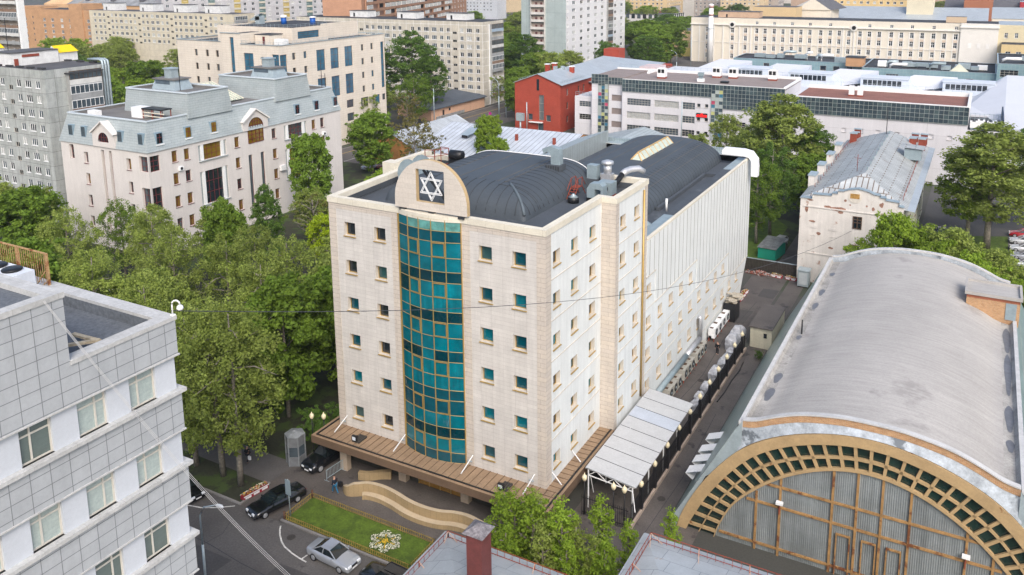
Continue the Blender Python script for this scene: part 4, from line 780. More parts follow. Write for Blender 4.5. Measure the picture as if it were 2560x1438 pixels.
# ---- orange brick block
m_ob=M('orange_brick',(.46,.27,.145),brick=(2.2,.9,.02,.5,'wall'),mort=(.40,.23,.12),var=.12,scale=.3,fine=.08)
zz=[20.4-3.05*k for k in range(5)]
H=[(u,z,w,1.7,s) for u,w,s in ((29,2.2,'flats3'),(36,2.2,'flats3'),(44,2.2,'flats3'),(51.5,2.8,'flats3'),(66,2.2,'flats3'),(12,2.6,'flats3')) for z in zz]+[(19,z+1.2,1.1,1.3,'stairflat') for z in zz]+[(60.5,z+3,1.1,1.3,'stairflat') for z in zz]
T=block('apartment_block','orange brick apartment block with stepped parapet left of the cream panel block',-441,215,-369,229,26.8,m_ob,m_droof,S=H,depth=.2)
MB().box((-432,214.9,26.8),(-414,225,28.2)).build('parapet_block',m_ob,T); MB().box((-389,214.3,0),(-378.5,226,29.9)).build('stair_tower',m_ob,T)
q=MB(); q.quad([(-430,240,28),(-350,240,28),(-350,252,34),(-430,252,34)]); q.quad([(-430,264,28),(-350,264,28),(-350,252,34),(-430,252,34)][::-1])
T=thing('slate_roofed_house','long old house with patched grey slate roof behind the orange block','building',(-400,250,0)); q.build('roof',M('patched_slate',(.22,.23,.24),var=.35,scale=.25,blot=((.3,.24,.18),.6,.1)),T); q=MB(); q.box((-452,240.5,0),(-350,263.5,28)); q.quad([(-452,240.5,28),(-430,240.5,28),(-440,250,35)]); q.quad([(-430,240.5,28),(-430,263,28),(-440,250,35)]); q.build('wall',M('peach_wall',(.55,.36,.2),var=.1,scale=.1),T)
for x in (-418,-396,-372): MB().box((x,243.5,29.5),(x+3,247,33)).build('dormer',M('dark_slate',(.1,.1,.11)),T)
# ---- block with balconies at the far left edge
m_lb=M('grey_brown_wall',(.26,.22,.18),var=.2,scale=.4); T=block('apartment_block','dark balconied apartment tower cut off by the left edge of the photo',-300,120,-271.5,121.2,44,m_lb,m_droof,S=[(u,z,1.8,1.6,'flats2') for u in (12,17,22,26) for z in [41-2.85*k for k in range(13)]],depth=.1)
q=MB(); q.box((-272.0,118.9,0),(-270.9,121.2,44.2)); q.build('corner_fin',m_white,T)
balcony_stack(T,120,-287,-272,[38.6-2.85*k for k in range(12)],2.85,'S',1.3,seed=9)
# ---- tall white tower
m_tw=M('white_tower_wall',(.66,.66,.67),brick=(7.05,2.93,.02,0,'wall'),mort=(.52,.52,.53),var=.04,scale=.3,fine=.03); m_tg=M('grey_tower_panel',(.34,.40,.40),brick=(3.2,5.9,.05,0,'wall'),mort=(.22,.26,.27),var=.08,scale=.3)
zt=[29.6-2.93*k for k in range(-5,11)]
T=thing('apartment_tower','tall white apartment tower with grey end wall and a column of balconies','building',(-125,270,0)); B=T
E_=[(y-239.3,z,w,1.45,'tower') for y,w in ((240.6,1.0),(246.3,2.7),(253.5,2.7),(260.5,2.7),(267.6,2.7),(274.6,2.7),(288.9,2.7),(296.1,2.7)) for z in zt]
facade(B,(-115,239.3),(-115,300.2),0,46,E_,m_tw,.15); balcony_stack(B,-115,279.2,284.4,[z-.7 for z in zt],2.9,'E',.9,seed=3)
facade(B,(-135,239.3),(-115,239.3),0,46,[],m_tg,.1); w=MB(); w.quad([(-135,300,0),(-135,239.3,0),(-135,239.3,46),(-135,300,46)]); w.quad([(-115,300.2,0),(-135,300,0),(-135,300,46),(-115,300.2,46)]); w.quad([(-135,239.3,46),(-115,239.3,46),(-115,300.2,46),(-135,300,46)]); w.build('wall',m_tg,B)
for z in zt:
    q=MB(); q.box((-130.2,238.2,z-1.0),(-124.2,239.29,z-.85),0); q.box((-130.2,238.2,z-.85),(-124.2,238.3,z+.15),1); q.box((-130,239.2,z-.8),(-124.4,239.28,z+1.6),2); q.box((-130.3,238.2,z-1),(-130.2,239.28,z+1.9),1); q.box((-124.2,238.2,z-1),(-124.1,239.28,z+1.9),1); q.box((-128.6,239.1,z-.7),(-127.6,239.19,z+1.0),3); q.box((-126.3,239.1,z-.7),(-125.4,239.19,z+1.0),3); q.build('balcony',[m_black,M('off_white_rail',(.55,.53,.5)),M('balcony_back',(.42,.34,.29),var=.4,scale=.3),M('maroon_wood',(.1,.03,.03))],B)
# ---- grey and yellow block, brick block with balconies, top middle
def along(P,Q,H,name,label,wm,rm,holes,depth,thick=14):
    P=Vector(P);Q=Vector(Q); u=(Q-P).normalized(); n=Vector((u.y,-u.x)); T=thing(name,label,'building',((P.x+Q.x)/2,(P.y+Q.y)/2,0)); facade(T,P,Q,0,H,holes,wm,depth)
    a=P-n*thick; b=Q-n*thick; facade(T,a,P,0,H,[],wm,.1); facade(T,Q,b,0,H,[],wm,.1); r=MB(); r.quad([(P.x,P.y,H),(Q.x,Q.y,H),(b.x,b.y,H),(a.x,a.y,H)]); r.build('roof',rm,T); return T,P,u,n
m_gy=M('pale_grey_block',(.42,.42,.44),brick=(3.3,2.8,.03,0,'wall'),mort=(.30,.30,.32),var=.12,scale=.3)
L_=140; H=[(2.5+4.1*i,z,1.5,1.5,'flats2') for i in range(30) for z in [43-2.8*k for k in range(9)]]
T,P,u,n=along((-318,215),(-262,330),45,'apartment_block','tall grey and yellow apartment block rising behind the beige office roof',m_gy,m_droof,[h for h in H if h[0]<126],.12)
for k in range(10):
    w=MB(); a=P+u*(9+12.5*k)+n*.05; b=P+u*(12.2+12.5*k)+n*.05; w.quad([(a.x,a.y,10),(b.x,b.y,10),(b.x,b.y,44),(a.x,a.y,44)]); 
    for z in [41-2.8*j for j in range(8)]: w.quad([(a.x+n.x*.3,a.y+n.y*.3,z),(b.x+n.x*.3,b.y+n.y*.3,z),(b.x+n.x*.3,b.y+n.y*.3,z+1),(a.x+n.x*.3,a.y+n.y*.3,z+1)],1)
    w.build('coloured_bay',[M('mustard_bay',(.40,.31,.10),var=.1) if k%2==0 else M('green_glass_bay',(.1,.16,.16),var=.3,scale=1),M('bay_rail',(.45,.43,.36))],T)
m_bb=M('salmon_brick',(.42,.235,.15),brick=(1.1,.5,.02,.5,'wall'),mort=(.36,.21,.14),var=.1,scale=.3)
zb=[34-2.95*k for k in range(-1,7)]
H=[(2+u_,z,1.5,1.5,'flats2') for u_ in (131,137,144,150,156) for z in zb]
T,P,u,n=along((-184,200),(-236,356),40,'apartment_block','long salmon brick apartment block with rows of loggias behind the tan panel block',m_bb,m_droof,[(h[0],h[1],h[2],h[3],h[4]) for h in H],.15,16)
rr=random.Random(8)
for z in zb:
    q=MB()
    for k in range(18):
        a=P+u*(4+7.0*k); b=P+u*(10.4+7.0*k); 
        def bq(d,z0,z1,m,s=0,e=0): A=a+u*s+n*d; B_=b-u*e+n*d; q.quad([(A.x,A.y,z0),(B_.x,B_.y,z0),(B_.x,B_.y,z1),(A.x,A.y,z1)],m)
        bq(.9,z-.9,z+.15,0); bq(.02,z+.15,z+1.9,2 if rr.random()<.5 else 3,.3,.3)
        if rr.random()<.6:
            bq(.8,z+.15,z+1.75,4)
            for j in range(6): A=a+u*(.05+1.2*j)+n*.85; q.bar((A.x,A.y,z+.15),(A.x,A.y,z+1.8),.16,m=5)
        A=a+n*1.0-u*.4; q.bar((A.x-n.x*.5,A.y-n.y*.5,z-1.0),(A.x-n.x*.5,A.y-n.y*.5,z+1.95),1.0,.4,m=0,up=(n.x,n.y,0))
    q.build('loggia_row',[m_bb,m_bb,m_shadow,M('loggia_back',(.3,.18,.13)),g_mid,m_white],T)
# ================================================================ red brick house and school
m_red=M('deep_red_brick',(.34,.055,.03),brick=(.5,.16,.012,.5,'wall'),mort=(.26,.06,.04),colb=(.30,.045,.026),var=.1,scale=.4,fine=.1)
m_zinc=M('pale_blue_zinc',(.42,.46,.485),rough=.4,metal=.25,brick=(.62,40,.02,0,'yx'),mort=(.24,.29,.33),var=.08,scale=.3,fine=.05)
T=thing('red_brick_house','red brick gabled house with pale zinc roof and red chimneys','building',(-84,168,0)); B=T
facade(B,(-91.7,157),(-76.6,157),0,14.2,[(8.9,3.2,1.7,7.5,'school4'),(5.2,3.0,1.5,1.9,'plain'),(11.2,3.0,1.5,1.9,'plain'),(8.6,0,1.9,2.4,'plain')],m_red,.3)
q=MB(); q.quad([(-91.7,157,14.2),(-76.6,157,14.2),(-83.9,157,16.9)]); q.quad([(-91.7,190,14.2),(-76.6,190,14.2),(-83.9,190,16.9)][::-1]); q.quad([(-91.7,190,0),(-91.7,157,0),(-91.7,157,14.2),(-91.7,190,14.2)]); q.quad([(-76.6,190,0),(-91.7,190,0),(-91.7,190,14.2),(-76.6,190,14.2)])
q.box((-84.3,156.92,12),(-83.5,157.02,15.3),1); q.build('wall',[m_red,g_dark],B)
facade(B,(-76.6,157),(-76.6,190),0,14.0,[(y-157,z,1.4,2.0,'plain') for y in (161.8,169.5,173) for z in (10.3,6.3,2.3)],m_red,.3)
q=MB()
for s in (1,-1):
    xe=-83.9+s*8.1; y1=174.5 if s>0 else 191; P=[(xe,156.6,13.95),(-83.9,156.6,16.98),(-83.9,191,16.98),(xe,191,13.95)]
    q.quad(P if s<0 else P[::-1]); q.bar((xe,156.7,13.9),(-83.9,156.7,16.9),.25,.15,m=1)
q.build('roof',[m_zinc,m_galv],B)
q=MB(); q.quad([(-92,176,13.6),(-71,176,12.2),(-71,200,12.2),(-88,214,16.5)][::-1][::-1]); q.quad([(-71,200,12.2),(-74,240,12.0),(-88,214,16.5)]); q.quad([(-88,214,16.5),(-74,240,12),(-98,240,12),(-92,176,13.6)]); q.box((-91,177,0),(-71.1,239,11.9),1); q.build('rear_wing',[m_zinc,m_red],B)
q=MB(); q.box((-94,228,0),(-88,234,17.5)); q.build('chimney',m_red,B)
for x,y,z in ((-90.5,176,17.3),(-88.6,177,17.6),(-80.6,173,17.4)):
    q=MB(); q.box((x-.6,y-.6,13.5),(x+.6,y+.6,z)); q.box((x-.75,y-.75,z),(x+.75,y+.75,z+.25),1); q.build('chimney',[m_red,m_white],B)
for x,y in ((-85,170.5),(-83.2,172)): q=MB(); q.box((x-.5,y-.5,15),(x+.5,y+.5,17.6)); q.build('roof_vent',m_galv,B)
q=MB()
for s,x in ((1,-76.3),(-1,-91.5)):
    for k in range(16 if s>0 else 14): y=158+1.1*k; q.bar((x-.6*s,y,14.2),(x-.6*s,y,15),.05); 
    q.bar((x-.6*s,158,15),(x-.6*s,174,15),.05); q.bar((x-.6*s,158,14.6),(x-.6*s,174,14.6),.05)
q.build('snow_guard',m_galv,B)
q=MB(); q.box((-86.6,156,2.5),(-82.2,157,2.7)); q.build('entrance_canopy',m_white,B); q=MB(); q.box((-91,156.9,4),(-89.3,156.97,4.4)); q.build('street_sign',M('blue_sign',(.02,.06,.4)),B)
m_sw=M('school_white_wall',(.60,.59,.61),brick=(60,3.65,.03,0,'wall'),mort=(.40,.38,.40),var=.05,scale=.2,streak=.05,fine=.04)
m_curt=M('school_dark_glazing',(.045,.075,.095),brick=(.93,.95,.055,0,'wall'),mort=(.36,.40,.37),colb=(.06,.09,.11),var=.15,scale=.4,rough=.15,spec=.7,fine=0)
m_grav=M('pinkish_gravel_roof',(.235,.195,.18),var=.1,scale=.3,fine=.25); m_grav2=M('reddish_gravel_roof',(.22,.10,.075),var=.15,scale=.3,fine=.3)
def curtain(B,x0,x1,y,z0,z1,name='glass_band',color=False,seed=1):
    rr=random.Random(seed); q=MB(); nx=max(1,round((x1-x0)/.95)); nz=max(1,round((z1-z0)/.95)); t=.05
    cm=[M('curtain_dark_pane',(.035,.055,.07),rough=.15,spec=.7,var=.2),M('curtain_grey_pane',(.06,.09,.10),rough=.2,spec=.6,var=.2),M('curtain_pale_pane',(.36,.40,.39),rough=.4,var=.1),M('curtain_yellow_pane',(.42,.43,.18),rough=.4,var=.1),M('curtain_blue_pane',(.03,.14,.22),rough=.3),M('curtain_pink_pane',(.42,.06,.12),rough=.3)]
    for i in range(nx):
        for k in range(nz):
            a=x0+(x1-x0)*i/nx; b=x0+(x1-x0)*(i+1)/nx; c=z0+(z1-z0)*k/nz; d=z0+(z1-z0)*(k+1)/nz
            m=(0 if rr.random()<.75 else 1) if not color else rr.choice([0,0,1,1,2,2,2,3,3,4,0,5 if rr.random()<.3 else 2])
            q.quad([(a,y,c),(b,y,c),(b,y,d),(a,y,d)],m)
    P=q.build(name,cm,B); f=MB()
    for i in range(nx+1): a=x0+(x1-x0)*i/nx; f.box((a-t/2,y-.08,z0),(a+t/2,y+.01,z1))
    for k in range(nz+1): c=z0+(z1-z0)*k/nz; f.box((x0,y-.075,c-t/2),(x1,y+.005,c+t/2))
    f.build('mullion',M('pale_green_mullion',(.34,.37,.34)),P)
T=thing('school_building','long white school with dark grid glazing under its flat pinkish gravel roof','building',(-34,163,0)); B=T
H=[(x+56,z,w,1.85,s) for x,w,s in ((-51.2,6.8,'school'),(-43.3,6.8,'school'),(-37.2,3.4,'school4')) for z in (10.4,6.75,3.1)]+[(x+56,z,.95,.95,'schools') for x in (-34.5,-32.4) for z in (11.2,7.55,3.9)]
facade(B,(-56,153.5),(-31.1,153.5),0,14.1,H,m_sw,.25)
facade(B,(-31.1,153.5),(-28.1,153.5),0,3,[],m_sw,.1); facade(B,(-28.1,153.5),(-12.6,153.5),0,11.3,[(4,6.5,4,1.6,'school4'),(10,6.5,4,1.6,'school4'),(5,3,4,1.6,'school4')],m_sw,.25)
curtain(B,-56,-31.1,153.3,14.1,17.4); curtain(B,-31.1,-28.1,153.25,3,16,color=True,seed=5); curtain(B,-31.1,-28.1,153.27,16,17.4); curtain(B,-28.1,-12.6,153.3,11.3,17.4)
facade(B,(-65.6,154.6),(-63.6,154.6),0,17.8,[],m_sw,.1); curtain(B,-63.6,-60.6,154.5,1,16,color=True,seed=9); curtain(B,-65.6,-60.6,154.45,15.6,18.2); facade(B,(-60.6,154.8),(-56,154.8),0,15.8,[(2.4,z,3,1.7,'school4') for z in (11,7.3,3.6)],m_sw,.25); curtain(B,-60.6,-56,154.6,15.6,17.5)
facade(B,(-71.5,156),(-65.6,156),0,11.5,[(3.2,z,3.6,1.6,'school4') for z in (8.5,4.8)],m_sw,.2)
w=MB(); w.box((-65.6,154.8,17.0),(-56,173,17.6)); w.box((-56,153.5,16.9),(-12.7,174.5,17.35)); w.box((-65.5,155,0),(-56,173,17)); w.box((-56,154.2,0),(-12.7,174.4,16.9),1); w.box((-71.5,156.5,0),(-65.6,168,11.3),1); w.build('roof',[m_grav,m_sw],B)
w=MB(); w.box((-65.6,173,17),(-12.6,173.6,18.0)); w.box((-13.0,153.6,17.3),(-12.5,173.6,17.8)); w.box((-56,153.4,17.36),(-12.7,153.7,17.5)); w.box((-54,167,17.4),(-53.4,173,18)); w.build('parapet_cap',m_white,B)
w=MB()
for k in range(28): w.bar((-65+1.9*k,173.3,18),(-65+1.9*k,173.3,19),.05)
w.bar((-65,173.3,19),(-13,173.3,19),.05); w.bar((-65,173.3,18.5),(-13,173.3,18.5),.04)
for k in range(6): w.bar((-71.3+1.1*k,156.1,11.5),(-71.3+1.1*k,156.1,12.6),.06)
w.bar((-71.3,156.1,12.6),(-65.7,156.1,12.6),.07); w.bar((-71.3,156.1,12.1),(-65.7,156.1,12.1),.05); w.build('roof_railing',m_galv,B)
for x,y,l in ((-47,160,'white roof cabin with two dark grilles near the left end of the gravel roof'),(-34,168,'white cube chiller, left of three on the gravel roof'),(-29.5,168,'white cube chiller, middle of three on the gravel roof'),(-19,168.5,'white chiller on red feet, right of three on the gravel roof')):
    T2=thing('roof_chiller',l,'chiller',(x,y,17.4),'white units on the gravel roof'); q=MB(); q.box((x-1.1,y-1,17.8),(x+1.1,y+1,20.2)); q.box((x-.9,y-1.03,18.9),(x-.1,y-1,19.9),1); q.box((x+.1,y-1.03,18.9),(x+.9,y-1,19.9),1); q.box((x-1.1,y-1,17.36),(x+1.1,y+1,17.8),2); q.build('body',[m_white,m_black,m_redp],T2)
T2=thing('roof_vent','grey square-hooded vent on a white plinth near the front of the gravel roof','vent',(-35.5,158,17.4)); q=MB(); q.box((-36.4,157.4,17.36),(-34.6,158.6,18.2),1); q.box((-36,157.6,18.2),(-35,158.4,18.9)); q.box((-36.2,157.4,18.9),(-34.8,158.6,19.8)); q.build('hood',[m_galv2,m_white],T2)
T2=thing('roof_hatch','low dark roof hatch on the gravel roof','hatch',(-29,157.6,17.4)); q=MB(); q.box((-30,157,17.36),(-28,158.4,17.9)); q.build('hatch',m_black,T2)
T2=thing('red_led_sign','black sign board with glowing red lettering on the school wall','sign',(-33.6,153.3,9)); q=MB(); q.box((-35.0,153.2,8.6),(-32.1,153.48,9.7)); q.build('board',m_black,T2); q=MB(); led=M('red_led',(1,.01,.01),emit=.9)
for i in range(9): q.box((-34.85+.3*i,153.16,8.75),(-34.6+.3*i,153.2,9.25+.12*(i%3==1)))
q.box((-34.9,153.15,8.8),(-32.2,153.19,9.05)); q.box((-33.8,153.14,9.2),(-33.2,153.19,9.6)); q.build('lettering',led,T2)
T=thing('glazed_hall','white hall wing with grid glazing and a flat reddish gravel roof','building',(12,150,0)); B=T
H=[(x+8,z,.95,.95,'schools') for x,z in ((3.3,10.1),(7,10.2),(10.6,10.2),(14.5,10.1),(18,10.1),(21.4,10.2),(25,10.2),(-.3,6.6),(3.3,6.7),(7,6.6))]
facade(B,(-8,141.5),(28.3,141.5),0,13.8,H,m_sw,.25); curtain(B,-8,28.3,141.3,13.8,17.6,seed=4); facade(B,(28.3,141.5),(35,141.5),0,12.8,[],m_sw,.1); facade(B,(28.3,141.5),(28.3,160),12.8,17.6,[],m_sw,.1)
w=MB(); w.box((-8,141.6,13.8),(28.2,160,17.3)); w.box((-7.9,141.7,0),(28.2,160,13.8),2); w.box((28.3,141.6,12.3),(35,160,12.7),1); w.build('roof',[m_grav2,m_droof,m_sw],B)
w=MB(); w.box((-8,141.2,17.61),(28.3,141.7,17.8)); w.box((-8,159.5,17.3),(28.3,160.1,18.2)); w.box((27.9,141.7,17.3),(28.5,160,18.3)); w.build('parapet_cap',m_white,B)
w=MB()
for k in range(20): w.bar((-8+1.9*k,159.8,18.2),(-8+1.9*k,159.8,19.1),.05)
w.bar((-8,159.8,19.1),(28,159.8,19.1),.05)
for k in range(7): w.bar((28.6+.9*k,148.4,12.7),(28.6+.9*k,148.4,15.4),.07)
for z in (13.4,14.3,15.3): w.bar((28.6,148.4,z),(34.6,148.4,z),.07)
w.build('roof_railing',m_galv,B)
w=MB(); w.box((34.7,141.6,12.7),(35,160,15.5)); w.build('screen_wall',M('dark_blue_screen',(.03,.05,.09)),B)
for x,l in ((3.4,'left of two white stubby vent blocks on the reddish roof'),(5.3,'right of two white stubby vent blocks on the reddish roof')):
    T2=thing('roof_vent',l,'vent',(x,150,17.3),'vent blocks on the reddish roof'); q=MB(); q.box((x-.6,149.5,17.6),(x+.6,150.5,19.7)); q.box((x-.7,149.3,17.3),(x+.7,150.7,17.6),1); q.build('block',[m_white,m_redp],T2)
for x,y,l in ((29.4,143.5,'leftmost of the white cooling units in the roof yard beside the reddish roof'),(30.8,145.8,'raised second white cooling unit in the roof yard'),(32.6,144.6,'long white cooling unit in the middle of the roof yard'),(34.1,146,'rightmost white cooling unit by the blue screen wall')):
    T2=thing('cooling_unit',l,'cooling unit',(x,y,12.7),'cooling units in the roof yard'); q=MB(); q.box((x-.7,y-.9,13.1),(x+.7,y+.9,14.4)); 
    for k in (-.45,.45): q.cyl((x,y+k,14.4),.35,.05,10,1)
    q.box((x-.6,y-.8,12.7),(x+.6,y+.8,13.1),2); q.build('body',[m_white,m_black,m_galv2],T2)
# ---- white membrane hall with saw-tooth skylights
m_mem=M('white_membrane',(.55,.57,.61),var=.03,scale=.3,fine=.03,rough=.6)
T=thing('white_roofed_hall','big hall with bright white membrane roof and five skylight monitors','building',(0,195,0)); B=T
q=MB(); q.box((-64,174.6,0),(-12.6,221,13.3)); q.box((-12.6,160.2,0),(36,208,13.1)); q.box((36,147,0),(62,205,12.5)); q.quad([(35.2,147.2,12.6),(62,147.2,12.6),(62,201,18),(36,201,18)]); q.quad([(28,175,13.15),(35.2,147.2,12.6),(36,201,18),(29,200,13.15)]); q.box((-66,192,0),(-60,200,16.2),1); q.build('roof',[m_mem,M('pale_pink_wall',(.56,.45,.45),var=.05)],B)
for k,(xr,yb) in enumerate(((-46.5,215),(-27,210),(-7.2,204.5),(13.5,198))):
    q=MB(); y0=191.5 if k else 196
    q.quad([(xr-1,y0,13.3),(xr+11,y0+1,15.3),(xr+10.8,yb-1,17.2),(xr,yb,17.2)]); q.quad([(xr-9,y0+1,13.25),(xr-1,y0,13.3),(xr,yb,17.2),(xr-8,yb+8,13.25)]); q.quad([(xr+10.8,yb-1,13.2),(xr+10.8,yb-1,17.2),(xr+11,y0+1,15.3),(xr+11,y0+1,13.2)][::-1]); q.quad([(xr-8,yb+8,13.2),(xr,yb,17.2),(xr+10.8,yb-1,17.2),(xr+10.8,yb-1,13.2)][::-1]); q.build('roof_slope',m_mem,B)
    x0=xr+8.0 if k==0 else xr+7.5; yy=y0-1
    q=MB(); q.box((x0,yy,13.2),(x0+12.2,yy+6,17.0 if k<2 else 16.6)); zt_=17.0 if k<2 else 16.6
    q.box((x0-.2,yy-.25,zt_),(x0+12.4,yy+6,zt_+.25)); q.quad([(x0+12.2,yy,13.2),(x0+16,yy+.5,13.2),(x0+12.2,yy,zt_)]); q.quad([(x0+12.2,yy,zt_),(x0+16,yy+.5,13.2),(x0+16,yy+6,13.2),(x0+12.2,yy+6,zt_)]); q.build('monitor',M('pale_blue_cladding',(.50,.55,.62),var=.05),B)
    q=MB()
    for i in range(8): q.box((x0+.7+1.25*i,yy-.06,zt_-1.9),(x0+1.75+1.25*i,yy-.001,zt_-.5))
    q.build('window_strip',g_dark,B)
# ---- teal clad plant block with roof machinery
m_teal=M('teal_cladding',(.155,.25,.275),brick=(.9,.9,.045,0,'wall'),mort=(.24,.32,.32),colb=(.18,.275,.305),var=.12,scale=.2,rough=.3,spec=.6,fine=0)
T=block('plant_block','left teal tile-clad plant block below the cream factory facade',-44,222,-2,238,17,m_teal,m_droof,S=[(x,14.2,1.9,1.6,'schools') for x in (11,15.5,20,24.5,29,33,37)],depth=.1,capm=m_galv,par=.4)
T=block('plant_block','right teal tile-clad plant block crowded with roof ducts',-2,211,33.6,238,17.1,m_teal,m_droof,S=[(8.5,13.8,3.4,1.8,'school4'),(16,13,1,1.8,'schools'),(26,14,1,1,'schools'),(29,13.3,2,2,'schools'),(32.6,12.3,2,2,'schools')],depth=.1,capm=m_galv,par=.4)
T=block('plant_block','taller teal tile-clad block at the right edge of the photo',33.6,209,60,240,20.2,m_teal,m_droof,S=[(3,16.5,4.4,2,'school4'),(12,16.5,2,2,'schools')],depth=.1,capm=m_galv,par=.4)
rr=random.Random(21); k=0
for x0,x1,y,zb_,n_ in ((-38,-6,226,16.6,10),(2,31,216,16.7,13),(36,50,214,19.8,4)):
    for i in range(n_):
        x=x0+(x1-x0)*(i+.5)/n_+rr.uniform(-.5,.5); yy=y+rr.uniform(-1.5,5); w_=rr.uniform(.8,2.4); h=rr.uniform(.6,2.0); t_=rr.random()
        wh=('left','right','tall')[(zb_>16.65)+(zb_>17)]; kd='boxy' if t_<.45 else ('round bent' if t_<.75 else 'flat table-like'); T2=thing('roof_machine',kd+' duct or machine among the roof plant of the '+wh+' teal block','roof machinery',(x,yy,zb_),kd+' machines on the '+wh+' teal roof'); q=MB()
        if t_<.45: q.box((x-w_,yy-.8,zb_+.3),(x+w_,yy+.8,zb_+.3+h)); q.box((x-w_*.8,yy-.7,zb_),(x+w_*.8,yy+.7,zb_+.3),1)
        elif t_<.75: q.tube([(x-w_,yy,zb_),(x-w_,yy,zb_+h),(x-w_*.6,yy,zb_+h+.5),(x+w_,yy,zb_+h+.5)],.45,8)
        else: q.box((x-w_,yy-1,zb_+.6),(x+w_,yy+1,zb_+.9+h*.6),2); q.box((x-w_*.9,yy-.1,zb_),(x-w_*.8,yy+.1,zb_+.6),1); q.box((x+w_*.8,yy-.1,zb_),(x+w_*.9,yy+.1,zb_+.6),1)
        q.build('casing',[rr.choice([m_galv,m_galv2,m_white]),m_black,m_galv2],T2)
T2=thing('glass_pyramid','small pale pyramid skylight on the right teal roof','skylight',(24,214,17)); q=MB(); a=[(21.5,212,16.8),(26.5,212,16.8),(26.5,216,16.8),(21.5,216,16.8)]
for i in range(4): q.quad([a[i],a[(i+1)%4],(24,214,19.2)])
q.build('glazing',M('pale_pyramid',(.5,.5,.4)),T2)
T2=thing('brick_hut','small tan brick hut standing on the teal roof before the factory','hut',(-4,219,17)); q=MB(); q.box((-7.5,216.5,16.6),(-2.3,221,19.3)); q.box((-7.7,216.3,19.3),(-2.1,221.2,19.5),1); q.build('wall',[M('hut_brick',(.42,.24,.13),var=.1),m_droof],T2)
# ---- long cream factory
m_fc=M('factory_cream',(.66,.61,.52),var=.05,scale=.15,fine=.03,streak=.04); m_fw=M('factory_white_trim',(.68,.66,.62),var=.04); m_ff=M('factory_pink_infill',(.60,.49,.40),var=.05)
xs_=[-92,-79.5,-73.1,-67.7,-63.7,-59.4,-55.3,-51.1,-47,-42.9,-38,-33.8,-29.8,-25.6,-20.8,-16.8,-12.6,-7.6,-3.4,.9,5.1,9.6,13.9,18.4]
H=[(x+100.4,z,1.5,h,'factory') for x in xs_ for z,h in ((14.9,2.4),(11.1,2.3),(6.7,2.3),(2.3,2.3))]+[(x+100.4,19.2,1.4,1.4,'factory') for x in (-67.7,-59.4,-51.1,-42.9,-33.8,-16.8,-7.6,.9,9.6,18.4)]
T=block('cream_factory','long cream factory with white pilasters, small attic windows and rows of tall windows',-100.4,352,34.4,372,22,m_fc,m_droof,S=H,depth=.25,capm=m_galv); B=T
q=MB()
for x in xs_: 
    for s in (-1,1): q.box((x+s*1.0-.22,351.86,1),(x+s*1.0+.22,351.99,17.6))
    for z in (13.6,9.5,5.2): q.box((x-.75,351.9,z),(x+.75,351.99,z+.9),1)
for x in (-99.8,-96,-88.5,-84,-76,-70.4,-28,-23.2,20.4): q.box((x-.3,351.7,0),(x+.3,351.98,18.4))
q.box((-100.7,351.3,18.5),(20.3,352,18.95)); q.box((-100.7,351.75,9.95),(20.3,351.99,10.2)); q.box((20.2,351.2,0),(34.6,351.98,20.2)); q.box((19.9,350.7,20.2),(34.9,352,20.8)); q.box((20.2,351.1,20.8),(34.7,352,22.1))
for x in (24,27.5,31): q.box((x-.7,351.1,11.5),(x+.7,351.21,13.6),2)
q.build('pilaster_trim',[m_fw,m_ff,M('niche',(.75,.74,.72))],B)
for x in (-79.5,-23.4):
    q=MB(); q.tube([(x,351.2,18.9),(x,351.9,18.9)],1.6,16); q.tube([(x,351.0,18.9),(x,351.2,18.9)],.9,14,1); q.build('round_gable',[m_fw,m_black],B)
hut(B,-88,356,-68,364,22,2.8,M('tan_hut',(.52,.36,.25)),m_froof); hut(B,-60,375,-50,380,15,2,m_fc,m_froof)
T=block('cream_annex','yellowish annex at the right end of the cream factory',34.5,352,62,380,21.8,M('pale_yellow_wall',(.60,.53,.36),var=.05),m_zinc,S=[(u,16.3,1.3,2.2,'factory') for u in (3,6.8,10.6,14.4)]+[(u,11.5,1.3,1.6,'factory') for u in (3,6.8,10.6)],depth=.2)
T=block('yellow_workshop','lower tan yellow workshop with tall windows behind the teal block',36,340,62,351.8,14.6,M('tan_yellow_wall',(.58,.45,.24),var=.05),m_droof,S=[(u,8.7,1.9,3,'factory') for u in (2.5,6.3,10)],depth=.2)
T=thing('chimney_stack','tall white factory chimney with two pale red bands','chimney',(-88.9,347,0)); q=MB(); q.tube([(-88.9,347,0),(-88.9,347,28.9)],[1.55,1.05],16); q.build('shaft',m_white,T); q=MB()
for a,b in ((23.0,24.4),(26.9,28.2)): q.tube([(-88.9,347,a),(-88.9,347,b)],[1.17,1.12],16)
q.tube([(-88.9,347,16.9),(-88.9,347,17.1)],1.6,16,1); q.build('painted_band',[M('faded_red_band',(.42,.27,.25),var=.1),m_galv],T)
T=block('ochre_house','orange and yellow three-storey house at the street left of the cream factory',-121.5,371,-100.8,390,13.6,M('ochre_wall',(.60,.42,.24),var=.06,scale=.2),m_froof,S=[(u,z,1.3,1.8,'factory') for u in (3,7.2,11.4,15.5) for z in (10,6)]+[(u,1.2,1.3,1.8,'factory') for u in (3,7.2,11.4,15.5)],E=[(4,9,2,2,'plain')],depth=.15)
q=MB(); q.box((-121.45,370.9,.2),(-100.8,370.99,4.6)); q.build('yellow_plinth',M('lemon_yellow_plinth',(.68,.55,.16),var=.05),T)
